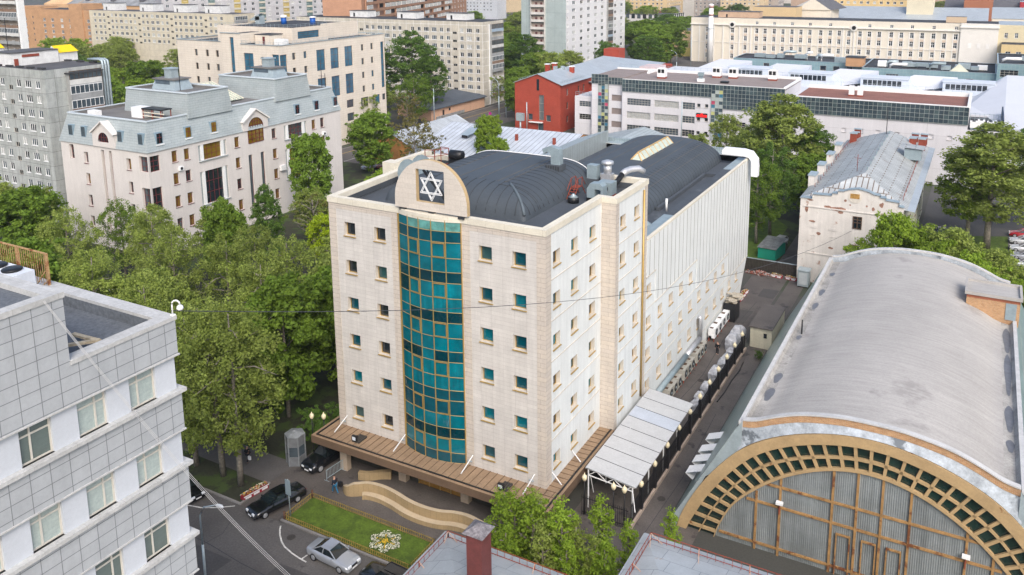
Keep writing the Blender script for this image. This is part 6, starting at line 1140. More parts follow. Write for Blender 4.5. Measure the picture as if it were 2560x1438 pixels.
# ================================================================ roofs at the bottom edge
m_br=M('blue_grey_tin_roof',(.37,.40,.415),rough=.45,metal=.15,var=.12,scale=.5,brick=(2.0,1.4,.022,.3,'xy'),mort=(.18,.2,.22),fine=.06,blot=((.36,.28,.22),.68,.5)); m_yb=M('yellowish_wall',(.5,.42,.28),var=.1)
def hip(name,label,x0,y1,x1,y0,ze,zr,rx0,ry):
    T=thing(name,label,'building',((x0+x1)/2,(y0+y1)/2,0)); q=MB(); q.box((x0+.5,y0+.5,0),(x1-.5,y1-.5,ze-.1)); q.build('wall',m_yb,T); r=MB(); A=(x0,y1,ze);Bq=(x1,y1,ze);C_=(x1,y0,ze);D=(x0,y0,ze); r1=(rx0,ry,zr); r2=(x1-1,ry,zr)
    r.quad([Bq,A,r1,r2]); r.quad([A,D,r1]); r.quad([D,C_,r2,r1]); r.quad([C_,Bq,r2]); r.box((x0-.05,y0,ze-.25),(x0,y1,ze)); r.box((x0,y1,ze-.25),(x1,y1+.05,ze)); r.build('roof',m_br,T)
    g=MB(); lz=lambda x,y: ze+.12
    ins=.7; n=int((x1-x0)/.55)
    for k in range(n): x=x0+ins+.55*k; g.bar((x,y1-ins,ze+.1),(x,y1-ins,ze+.75),.025 if k%6 else .06)
    m2=int((y1-y0)/.55)
    for k in range(m2): y=y1-ins-.55*k; g.bar((x0+ins,y,ze+.1),(x0+ins,y,ze+.75),.025 if k%6 else .06)
    for z in (.3,.75): g.bar((x0+ins,y1-ins,ze+z),(x1,y1-ins,ze+z),.035); g.bar((x0+ins,y1-ins,ze+z),(x0+ins,y0,ze+z),.035)
    for k in range(0,n,6): x=x0+ins+.55*k; g.bar((x,y1-ins,ze+.7),(x+.25,y1-ins-.9,ze+.35),.04,m=1)
    for k in range(0,m2,6): y=y1-ins-.55*k; g.bar((x0+ins,y,ze+.7),(x0+ins+.9,y-.25,ze+.35),.04,m=1)
    g.build('roof_railing',[m_redp,M('pale_rusty_bar',(.45,.3,.22))],T); return T
T=hip('tin_roofed_house','bottom left blue-grey tin hip roof with rusty railing and tall brown chimney',.5,-15.9,12.4,-34,10,12.4,6,-22.5)
q=MB(); q.box((5.7,-21.2,9),(6.75,-20.1,15.2)); ch=q.build('chimney',M('brown_painted_chimney',(.12,.035,.032),var=.15,scale=1.5,fine=.1,rough=.5),T); q=MB(); c0=(6.225,-20.65); a=[(c0[0]-.72,c0[1]-.75,15.2),(c0[0]+.72,c0[1]-.75,15.2),(c0[0]+.72,c0[1]+.75,15.2),(c0[0]-.72,c0[1]+.75,15.2)]
for i in range(4): q.quad([a[i],a[(i+1)%4],(c0[0],c0[1],15.65)])
q.quad(a[::-1]); q.build('cap',M('mottled_grey_cap',(.17,.16,.17),var=.35,scale=3,fine=.3),ch)
hip('tin_roofed_house','bottom right blue-grey tin hip roof with rusty railing before the hangar',12.6,-9.7,34,-26,10,11.6,17,-17)
# ================================================================ yard: canopy, fence, lamps, bundles
m_globe=M('cream_lamp_glass',(.70,.62,.42),rough=.3,var=.05)
T=thing('shed_canopy','long white ribbed canopy on a white tube frame beside the building','canopy',(4.3,12,0)); q=MB(); zl,zr_=3.95,3.4; n=8
for k in range(n):
    a=3.9+16.2*k/n; b=3.9+16.2*(k+1)/n-.09; q.quad([(2.0,a,zl),(6.75,a,zr_),(6.75,b,zr_),(2.0,b,zl)],0 if k!=5 else 1); q.quad([(2.0,a,zl-.06),(2.0,b,zl-.06),(6.75,b,zr_-.06),(6.75,a,zr_-.06)],0)
q.box((1.95,3.86,zl-.1),(2.0,20.1,zl+.02)); q.quad([(2.0,3.9,zl-.03),(6.75,3.9,zr_-.03),(6.75,20.1,zr_-.03),(2.0,20.1,zl-.03)],2); q.build('roof',[M('white_plastic_sheet',(.45,.46,.465),var=.06,scale=1,fine=.08,rough=.45),M('bluish_plastic_sheet',(.42,.46,.52),var=.06),M('dark_canopy_seam',(.06,.06,.07))],T)
f=MB()
for y in (4.0,8,12,16,20):
    f.bar((2.2,y,0),(2.2,y,zl-.1),.09); f.bar((6.4,y,0),(6.4,y,zr_-.1),.09); f.bar((2.2,y,zl-.12),(6.6,y,zr_-.1),.08); f.bar((2.2,y,zl-.75),(6.4,y,zr_-.5),.07)
    for i in range(5): x=2.2+.84*i; zt=zl-.12-(.12*i); f.bar((x,y,zt if i%2 else zt-.6),(x+.84,y,zt-.6 if i%2 else zt),.05)
f.bar((2.2,4,zl-.1),(2.2,20,zl-.1),.07); f.bar((6.5,4,zr_-.1),(6.5,20,zr_-.1),.07); f.bar((2.4,4,3.2),(2.3,4.9,1.0),.06); f.bar((6.4,4,3.0),(6.9,3.4,1.4),.06); f.build('frame',m_white,T)
T=thing('iron_fence','black iron railing fence on a stone base along the side yard','fence',(6.6,22,0)); q=MB(); y=3.2
while y<42: q.bar((6.6,y,.35),(6.6,y,2.15),.035); y+=.17
for z in (.5,1.9): q.bar((6.6,3.2,z),(6.6,42,z),.05)
x=2.2
while x<6.6: q.bar((x,2.6,.2),(x,2.6,2.15),.035); x+=.17
for z in (.5,1.9): q.bar((2.2,2.6,z),(6.6,2.6,z),.05)
q.build('railing',m_blackp,T); q=MB(); q.box((6.45,3,0),(6.8,42,.35)); q.build('stone_base',M('pinkish_base_stone',(.36,.29,.24),brick=(2,.5,.02,.5,'wall'),mort=(.2,.16,.13),var=.2),T)
q=MB()
for k in range(11): q.box((6.47,5.6+3.47*k-.16,.35),(6.79,5.6+3.47*k+.16,2.35))
q.build('post',m_blackp,T,kind=None)
def globe_lamp(x,y,h,label,group):
    T=thing('globe_lamp',label,'lamp',(x,y,0 if h>2.6 else 2.3),group); q=MB(); q.tube([(x,y,0.35),(x,y,h)],.05,6); q.tube_z(Vector((x,y,h-.05)),[(.13,0),(.1,.08)],8,0); q.build('post',m_blackp,T); q=MB(); q.tube_z(Vector((x,y,h)),[(.1,0),(.19,.16),(.24,.34),(.19,.5),(.1,.58),(.05,.66),(.02,.78)],12,0); q.build('globe',m_globe,T); return T
for k in range(11): globe_lamp(6.6,5.6+3.47*k,2.45,['cream globe lamp on the iron fence, first of the row from the white canopy front']+['cream globe lamp %s of the row along the iron fence'%s for s in ('second','third','fourth','fifth')]+['cream globe lamp just beyond the far end of the white canopy','cream globe lamp beside the big wrapped bundle in the yard','cream globe lamp midway along the row of wrapped bundles','cream globe lamp on the fence nearest the man in the yard','cream globe lamp beside the tallest wrapped bundles','cream globe lamp at the small shed end of the fence'] [0:0] and '' if False else (['first','second','third','fourth','fifth','sixth','seventh','eighth','ninth','tenth','last'][k]+' cream globe lamp on the iron fence, counted from the canopy front'),'globe lamps on the iron fence')
globe_lamp(2.5,2.5,3.6,'cream globe lamp on the gate post next to the main building canopy','gate lamps'); globe_lamp(5.25,2.5,3.6,'left cream globe lamp of the pair at the yard gate','gate lamps'); globe_lamp(6.25,2.5,3.6,'right cream globe lamp of the pair at the yard gate','gate lamps')
globe_lamp(-25.3,-1.5,4.1,'left pale globe lamp behind the guard booth','lamps behind the booth'); globe_lamp(-24.2,-1.0,4.1,'right pale globe lamp behind the guard booth','lamps behind the booth')
m_wrap=M('white_wrapping_film',(.36,.375,.41),rough=.3,var=.3,scale=2.5,fine=.2,bump=.06)
def blob(mb,c,s,seed,n=10):
    rr=random.Random(seed); i0=len(mb.v); rows=[]
    for i in range(7):
        t=i/6; z=t*s[2]; w=(1 if t<.7 else 1-.6*(t-.7)/.3); rows.append([(c[0]+s[0]/2*w*max(-.92,min(.92,1.25*math.cos(2*PI*j/n)))+rr.uniform(-.05,.05),c[1]+s[1]/2*w*max(-.92,min(.92,1.25*math.sin(2*PI*j/n)))+rr.uniform(-.12,.12),c[2]+z+rr.uniform(-.03,.03)) for j in range(n)])
    mb.grid(rows,0,False,close=True); mb.quad(rows[-1])
for k,(y,w,h,l) in enumerate(((24.6,1.0,1.3,'nearest the white canopy'),(26.2,1.1,1.5,'second from the white canopy'),(28.6,1.1,1.6,'leaning against the seventh fence lamp'),(31.9,1.9,2.0,'bulky and boxy, in the middle of the row'),(35.3,1.1,1.6,'narrow, beyond the bulky one'),(37.0,1.3,1.3,'round, beside the ninth fence lamp'),(39.2,1.2,1.2,'small, in front of the big pile'),(41.5,1.9,2.1,'front of the tallest pile near the shed'),(43.6,2.0,2.2,'back of the tallest pile near the shed'),(45.2,1.6,1.6,'last one, against the shed wall'))):
    T=thing('wrapped_bundle','white film-wrapped bundle in the yard, '+l,'wrapped bundle',(5.7,y,0),'wrapped bundles along the fence'); q=MB(); blob(q,(5.6 if y<40 else 5.1,y,0),(1.2 if y<40 else 1.6,w,h),k); q.build('wrap',m_wrap,T)
m_acb=M('beige_ac_casing',(.36,.35,.31),var=.12)
def ac_bank(y0,y1,n,label,mat,z=.35):
    T=thing('air_conditioner_bank',label,'air conditioner',(2.2,(y0+y1)/2,0),'air conditioner banks along the wall'); q=MB(); L=(y1-y0)/n
    for i in range(n): q.box((1.75+.04*(i%2),y0+L*i,z),(2.6,y0+L*(i+1)-.1,z+1.25-.05*(i%2))); q.box((1.85,y0+L*i+.2,z+1.251-.05*(i%2)),(2.3,y0+L*i+.6,z+1.27),1)
    q.box((1.8,y0,z),(2.2,y1-.1,z+.3)); q.build('casing',[mat,f_dkbr],T)
    for i in range(n):
        y=y0+L*(i+.5); q=MB(); q.tube([(2.6,y,z+.62),(2.64,y,z+.62)],.46,16); q.tube([(2.64,y,z+.62),(2.67,y,z+.62)],[.15,.12],8,1); q.build('fan',[m_black,m_galv],T)
    q=MB(); 
    for i in range(n+1): y=y0+.1+(y1-y0-.2)*i/n; q.box((1.8,y-.05,0),(1.9,y+.05,z)); q.box((2.45,y-.05,0),(2.55,y+.05,z))
    q.build('stand',m_redp,T)
ac_bank(24.7,29.1,3,'beige bank of three wall-side air conditioners nearest the white canopy',m_acb); ac_bank(29.9,34.0,3,'middle beige bank of air conditioners along the white wall',m_acb); ac_bank(34.8,38.9,3,'third beige bank of air conditioners, near the silver duct',m_acb); ac_bank(42.2,49.4,4,'long white bank of air conditioners beside the black bin',m_white,.5)
T=thing('wall_duct','large blue-grey and silver round duct running low along the white wall','duct',(2,30,1.9)); q=MB(); q.tube([(1.95,21,2.2),(1.95,32.5,2.2)],.32,12,0); q.build('painted_run',m_galv2,T); q=MB(); q.tube([(1.95,32.5,2.2),(1.95,37.8,2.2)],.32,12,0); q.build('foil_run',m_chrome,T); q=MB(); q.tube([(1.85,38.3,2.2),(1.85,38.3,4.3),(1.8,38.3,4.7),(1.55,38.3,4.9)],.27,12); q.build('riser',m_chrome,T)
T=thing('waste_container','tall black metal container heaped with pale flattened sacks','container',(2.6,50.5,0)); q=MB(); q.box((1.7,49.4,0),(3.3,49.5,2.6)); q.box((1.7,51.7,0),(3.3,51.8,2.6)); q.box((3.2,49.5,0),(3.3,51.7,2.6)); q.box((1.7,49.5,0),(1.8,51.7,2.6)); q.quad([(1.8,49.5,2.2),(3.2,49.5,2.2),(3.2,51.7,2.2),(1.8,51.7,2.2)]); q.build('shell',m_black,T)
T=thing('sack_heap','heap of beige flattened sacks on top of the black container','sacks',(2.5,51,2.4)); q=MB(); rr=random.Random(5)
for i in range(46): a=rr.uniform(0,PI); x=2.5+rr.uniform(-.5,.6); y=51+rr.uniform(-1.2,2.4); z=2.25+rr.uniform(0,1.1)*(1-abs(y-51.2)/3); dx,dy=.5*math.cos(a),.5*math.sin(a); q.bar((x-dx,y-dy,z),(x+dx,y+dy,z+rr.uniform(-.1,.1)),.5,.1)
q.build('sacks',M('beige_sack',(.40,.36,.29),var=.3,scale=3),T)
def flowerbox(x,y,rz,L,label,group):
    T=thing('flower_planter',label,'planter',(x,y,0),group,rz,True); q=MB(); q.box((-L/2,-.3,0),(L/2,.3,.42)); q.box((-L/2-.03,-.33,.36),(L/2+.03,-.3,.44),1); q.box((-L/2-.03,.3,.36),(L/2+.03,.33,.44),1)
    n=int(L/.8)
    for i in range(n):
        a=-L/2+L*(i+.15)/n; b=-L/2+L*(i+.85)/n; q.box((a,-.315,.1),(b,-.3,.3),1); q.box((a,.3,.1),(b,.315,.3),1)
    q.build('box',[M('crimson_planter',(.28,.015,.03)),m_white],T); g=MB(); rr=random.Random(int(x*7+y))
    for i in range(int(60*L)):
        a,b=rr.uniform(-L/2+.05,L/2-.05),rr.uniform(-.25,.25); r_=.07; z=.42+rr.uniform(0,.18); t=rr.uniform(0,6.3); g.quad([(a+r_*math.cos(t+k*PI/2),b+r_*math.sin(t+k*PI/2),z+.05*(k%2)) for k in range(4)],rr.choice([0,0,1,2,3]))
    g.build('flowers',[M('flower_leaf',(.08,.14,.03)),M('white_petal',(.75,.72,.6)),M('yellow_petal',(.7,.45,.03)),M('pink_petal',(.5,.2,.12))],T)
flowerbox(-26.0,-8.6,R(80),2.6,'long crimson and white flower box by the street trees',None)
for k,(y) in enumerate((61,59.6,58.2,56.9)): flowerbox(1.9 if k<3 else 1.7,y-.6,R(80),1.2,['red and white flower box at the building end, farthest from the container','second red and white flower box from the building end','third red and white flower box from the building end','red and white flower box nearest the sack heap'][k],'flower boxes by the rear wall')
flowerbox(4.6,69.2,R(-8),1.7,'red and white flower box beside the brick rubble','flower boxes at the back fence'); flowerbox(6.8,69.1,R(-8),1.7,'red and white flower box beside the grey cabinet','flower boxes at the back fence')
T=thing('rubble_pile','heap of broken red and grey bricks in the yard corner','rubble',(2.3,69.2,0)); q=MB(); rr=random.Random(2)
for i in range(240):
    x=2.2+rr.gauss(0,1.1); y=69.2+rr.gauss(0,.35); z=max(.05,.55*math.exp(-((x-2.2)/1.4)**2)*rr.random()); a=rr.uniform(0,PI); q.bar((x,y,z),(x+.22*math.cos(a),y+.22*math.sin(a),z+rr.uniform(0,.1)),.12,.1,m=rr.randrange(3))
q.build('bricks',[M('broken_brick_red',(.30,.10,.07)),M('broken_brick_grey',(.34,.30,.28)),M('broken_brick_dark',(.13,.07,.06))],T)
T=thing('wooden_fence','dark plank fence with a pale top rail closing the back yard','fence',(3,70.5,0)); q=MB(); x=-1.2
while x<7.3: q.box((x,70.4,0),(x+.22,70.45,2.0+.05*math.sin(x*9))); x+=.24
q.box((-1.2,70.35,2.02),(7.3,70.5,2.12),1); q.build('planks',[M('dark_plank',(.035,.03,.026),var=.3,scale=3),m_galv],T)
T=thing('utility_cabinet','grey metal electrical cabinet against the old mill wall','cabinet',(9,67.6,0)); q=MB(); q.box((8.2,66.6,.2),(9.8,68.2,2.6)); q.box((8.1,66.5,2.6),(9.9,68.3,2.72)); q.box((8.25,66.7,0),(9.75,68.1,.2),1); q.build('body',[m_galv,m_black],T); q=MB(); q.box((8.4,66.56,.5),(9.6,66.6,2.4)); q.build('door',M('pale_cabinet_door',(.42,.46,.48)),T)
T=thing('small_shed','small pale yellow plastered shed with flat dark roof in the yard','shed',(8,47,0)); q=MB(); q.box((6.9,43.2,0),(9.6,50.8,2.7)); q.build('wall',M('pale_yellow_plaster',(.52,.49,.38),var=.1,streak=.15),T); q=MB(); q.box((6.75,43.0,2.7),(9.7,51,2.85)); q.build('roof',m_yard,T); q=MB(); q.box((8.6,43.14,1.5),(9.0,43.19,2.1)); q.build('window',g_dark,T)
for x,y in ((8.2,46),(9,45.2),(8.4,45.1)): pass
T=thing('hose','black rubber hose lying on the lane beside the fence base','hose',(7.3,33,0)); MB().tube([(7.2,27.5,.06),(7.35,30,.06),(7.3,33,.06),(7.5,36,.06),(7.3,38.5,.06)],.07,6).build('hose',m_black,T)
T=thing('garden_shed','green painted shed with weathered grey board roof','shed',(1.5,79,0)); q=MB(); q.prism([(-.2,76.8),(2.7,76.6),(3.4,81.0),(.4,81.3)],0,1.9); q.build('wall',M('viridian_paint',(.01,.25,.17),var=.08),T); q=MB(); q.quad([(-.35,76.6,1.95),(2.85,76.4,1.95),(3.6,81.2,2.6),(.3,81.5,2.6)]); q.quad([(-.35,76.6,1.87),(2.85,76.4,1.87),(2.85,76.4,1.95),(-.35,76.6,1.95)]); q.build('roof',M('weathered_grey_board',(.16,.17,.165),var=.35,scale=1,fine=.3),T)
# ================================================================ forecourt
T=thing('lawn_fence','low yellow picket fence round the small front lawn','fence',(-14,-8.4,0)); q=MB()
def pick(a,b):
    L=math.dist(a,b); n=int(L/.22)
    for i in range(n+1): x=a[0]+(b[0]-a[0])*i/n; y=a[1]+(b[1]-a[1])*i/n; q.bar((x,y,.02),(x,y,.58),.04)
    for z in (.15,.5): q.bar((a[0],a[1],z),(b[0],b[1],z),.04)
for a,b in (((-20.8,-10.1),(-7.2,-10.1)),((-7.2,-10.1),(-7.2,-6.6)),((-7.2,-6.6),(-20.8,-6.6)),((-20.8,-6.6),(-20.8,-10.1))): pick(a,b)
q.build('pickets',M('mustard_iron',(.28,.20,.05),var=.3,scale=3),T); q=MB()
for a in ((-20.8,-10.1),(-20.8,-6.6)): q.cyl((a[0],a[1],0),.1,.8,8)
q.build('corner_post',M('brown_post',(.1,.05,.03)),T)
T=thing('flower_bed','star-shaped bed of white and yellow flowers on the lawn','flower bed',(-11,-8.4,.05)); q=MB(); rr=random.Random(12)
for i in range(2600):
    a=rr.uniform(0,2*PI); k=abs(math.cos(3*a)); rm=1.4*(.7+.3*k); r_=rm*math.sqrt(rr.random()); x=-11+r_*math.cos(a)*1.05; y=-8.4+r_*math.sin(a)*.95; f=r_/rm
    m=(1 if rr.random()<.6 else 2) if (r_<.3 or (abs(math.sin(3*a))<.3 and r_<.9)) else (0 if rr.random()<.42 and f>.45 else (2 if rr.random()<.75 else 3))
    s_=.05; t=rr.uniform(0,6); z=.1+rr.uniform(0,.15); q.quad([(x+s_*math.cos(t+j*PI/2),y+s_*math.sin(t+j*PI/2),z+.03*(j%2)) for j in range(4)],m)
q.build('blooms',[MATS['white_petal'],MATS['yellow_petal'],MATS['flower_leaf'],M('dark_soil',(.03,.025,.02))],T)
# serpentine stone wall and bench
wp=[(-18.9,-4.35),(-18.2,-4.75),(-17.4,-4.4),(-16.5,-3.8),(-15,-3.6),(-13.3,-3.8),(-11.5,-4.2),(-9.8,-4.3),(-8.3,-4.1),(-7.2,-3.7),(-5.8,-3.5),(-4,-3.8),(-2.5,-4.2)]
wp=smooth(wp,4); m_sand=M('sand_stone',(.34,.25,.135),brick=(.62,3,.012,0,'wall'),mort=(.2,.15,.09),var=.1,scale=1,fine=.08); m_sandp=M('pale_sand_stone',(.46,.37,.25),var=.08,scale=1)
def ribbon(mb,pts,off,w,z0,z1,m=0,mt=None,hz=None):
    A=[];B_=[]
    for i,p in enumerate(pts):
        a=Vector(pts[max(i-1,0)]); b=Vector(pts[min(i+1,len(pts)-1)]); d=(b-a).normalized(); n=Vector((-d.y,d.x)); c=Vector(p)+n*off; A.append(c+n*w/2); B_.append(c-n*w/2)
    h=[(hz(i) if hz else z1) for i in range(len(pts))]
    mb.grid([[(p.x,p.y,z0) for p in B_],[(p.x,p.y,h[i]) for i,p in enumerate(B_)]],m,True); mb.grid([[(p.x,p.y,h[i]) for i,p in enumerate(B_)],[(p.x,p.y,h[i]) for i,p in enumerate(A)]],m if mt is None else mt,False); mb.grid([[(p.x,p.y,h[i]) for i,p in enumerate(A)],[(p.x,p.y,z0) for p in A]],m,True)
    for k in (0,-1): mb.quad([(A[k].x,A[k].y,z0),(B_[k].x,B_[k].y,z0),(B_[k].x,B_[k].y,h[k]),(A[k].x,A[k].y,h[k])],m)
T=thing('serpentine_wall','curving sand-coloured stone wall with a bench before the entrance','wall',(-12,-4,0)); q=MB(); n_=len(wp); ribbon(q,wp,0,.38,0,1.2,0,1,hz=lambda i:.6+.65*min(1,i/7)); q.build('wall',[m_sand,m_sandp],T); q=MB(); ribbon(q,wp[10:],-.5,.55,0,.45,0,1); q.build('bench',[m_sand,m_sandp],T)
T=thing('entrance_wall','low sand-coloured stone wall in the shade under the canopy','wall',(-17.7,-1.6,0)); q=MB(); ribbon(q,smooth([(-18.9,-2.3),(-18,-2.0),(-17,-1.2),(-16.2,-.8)],3),0,.4,0,.8); q.build('wall',m_sand,T)
T=thing('guard_booth','small grey glazed guard booth with faceted sides','booth',(-26.2,-3.2,0)); hx=[(-26.2+.95*math.cos(t),-3.0+.95*math.sin(t)) for t in [PI/6+PI/3*k for k in range(6)]]
q=MB(); q.prism(hx,0,1.0); q.build('panel',M('dull_booth_metal',(.17,.18,.19),rough=.5,var=.2,scale=2,metal=.2),T); q=MB(); q.prism([(x*1+(-26.2-x)*.03,y+(-3.0-y)*.03) for x,y in hx],2.0,3.0); q.build('panel',M('dull_booth_metal',(.17,.18,.19),rough=.5,var=.2,scale=2,metal=.2),T); q=MB(); q.prism([(x+(-26.2-x)*.06,y+(-3.0-y)*.06) for x,y in hx],1.0,2.0); q.build('glazing',g_mid,T); q=MB()
for x,y in hx: q.bar((x,y,0),(x,y,3.05),.09)
q.prism([(x*1.0-(-26.2-x)*.06,y-(-3.0-y)*.06) for x,y in hx],3.0,3.12); i0=len(q.v)
for i in range(6): a,b=hx[i],hx[(i+1)%6]; q.quad([(a[0],a[1],3.12),(b[0],b[1],3.12),(-26.2,-3.0,3.45)])
q.build('roof_frame',M('booth_frame',(.22,.235,.245),rough=.5,var=.3,scale=2),T)
T=thing('crowd_barrier','grey tubular crowd barrier behind the walking man','barrier',(-21.3,-2.9,0)); q=MB(); a,b=(-21.4,-4.0),(-21.2,-1.9); q.bar((a[0],a[1],1.1),(b[0],b[1],1.1),.05); q.bar((a[0],a[1],.25),(b[0],b[1],.25),.05)
for i in range(13): x=a[0]+(b[0]-a[0])*i/12; y=a[1]+(b[1]-a[1])*i/12; q.bar((x,y,.25),(x,y,1.1),.025)
for p in (a,b): q.bar((p[0]-.3,p[1],.02),(p[0]+.3,p[1],.02),.05); q.bar((p[0],p[1],0),(p[0],p[1],1.1),.05)
q.build('frame',m_galv,T)
T=thing('road_sign','grey road sign board seen from behind at the lawn corner','sign',(-20.6,-9.6,0)); MB().tube([(-20.6,-9.6,0),(-20.65,-9.6,3.7)],.045,6).build('post',m_galv,T); MB().box((-20.95,-9.66,2.2),(-20.35,-9.62,3.65)).build('board',m_galv2,T)
def street_lamp(x,y,h,ax,ay,label,group=None,r=.11):
    T=thing('street_lamp',label,'street lamp',(x,y,0),group); q=MB(); q.tube([(x,y,0),(x,y,h*.55)],[r,r*.85],8); q.tube([(x,y,h*.55),(x,y,h*.85),(x+ax*.25,y+ay*.25,h*.95),(x+ax,y+ay,h*1.03)],[r*.7,r*.55,r*.45,r*.4],8); q.build('pole',m_galv,T); q=MB(); d=Vector((ax,ay,.12)).normalized(); p=Vector((x+ax,y+ay,h*1.03)); q.tube([p,p+d*.2,p+d*.55,p+d*.75],[.07,.13,.14,.05],8); q.build('lamp_head',m_white,T)
street_lamp(-19.4,-19.8,8.3,1.9,0,'tall grey street lamp with curved arm at the bottom of the photo')
street_lamp(-106.6,172.8,12,-2.5,1,'tall street lamp before the panel block, left of the red house','lamps on the main street',.22)
MBt=thing('utility_pole','plain grey pole standing close to the red house, by the street','pole',(-103.5,172,0)); MB().tube([(-103.5,172,0),(-103.5,172,7)],.2,8).build('pole',m_galv,MBt)
street_lamp(-123,150,8,2,-1,'curved street lamp among the trees before the peach house','lamps on the main street',.14)
MBt=thing('utility_pole','grey pole rising before the peach house roof','pole',(-117.5,152,0)); MB().tube([(-117.5,152,0),(-117.5,152,11)],.16,8).build('pole',m_galv,MBt)
street_lamp(-90,300,10,-2,0,'street lamp on the far road behind the school','lamps on the main street',.18)
for x,y,h,l in ((-105,272,14,'grey pole on the far road nearest the white tower'),(-93,330,14,'dark pole on the far road by the trees'),(-38,150.5,13,'thin grey pole in front of the school wall'),(-85.5,153,9,'grey pole directly before the red house entrance')):
    MBt=thing('utility_pole',l,'pole',(x,y,0)); MB().tube([(x,y,0),(x,y,h)],.15,8).build('pole',m_galv,MBt)
T=thing('air_scoop','white satellite-like ventilation box before the red house','vent',(-86,150,0)); q=MB(); q.tube([(-86,150,0),(-86,150,4)],.25,8); q.box((-87.2,149.5,4),(-84.9,150.6,6.2)); q.build('hood',m_galv,T)
T=thing('no_parking_sign','small round red and blue traffic sign on the street','sign',(-104,163,0)); q=MB(); q.tube([(-104,163,0),(-104,163,2.6)],.06,6); q.tube([(-104,162.95,2.6),(-104,162.9,2.6)],.55,14,1); q.box((-104.3,162.9,1.5),(-103.7,162.95,1.9),2); q.build('sign',[m_galv,M('violet_red_sign',(.35,.03,.2)),m_white],T)
# ---- cables
def cable(name,label,a,b,sag,r,mat,n=28):
    a=Vector(a);b=Vector(b); pts=[a.lerp(b,i/n)-Vector((0,0,sag*4*(i/n)*(1-i/n))) for i in range(n+1)]; T=thing(name,label,'cable',tuple(a)); MB().tube(pts,r,5,0,True,False).build('cable',mat,T)
cable('overhead_cable','thin dark cable sagging across the main building to the old mill',(-2.95,-33.1,31.9),(15.1,69.3,9.1),3.6,.022,M('weathered_cable',(.06,.065,.075)))
m_wc=M('white_cable',(.6,.6,.6),var=0)
for k,(dx,l) in enumerate(((-.05,'left thin white cable crossing the lower left facade'),(.18,'middle thin white cable crossing the lower left facade'),(.42,'right thin white cable crossing the lower left facade'))):
    cable('overhead_cable',l,(-2.55,-39.3+dx*.15,34.75),(-2.0+dx*.5,-26.9+dx*.3,12.6),.75,.009,m_wc)
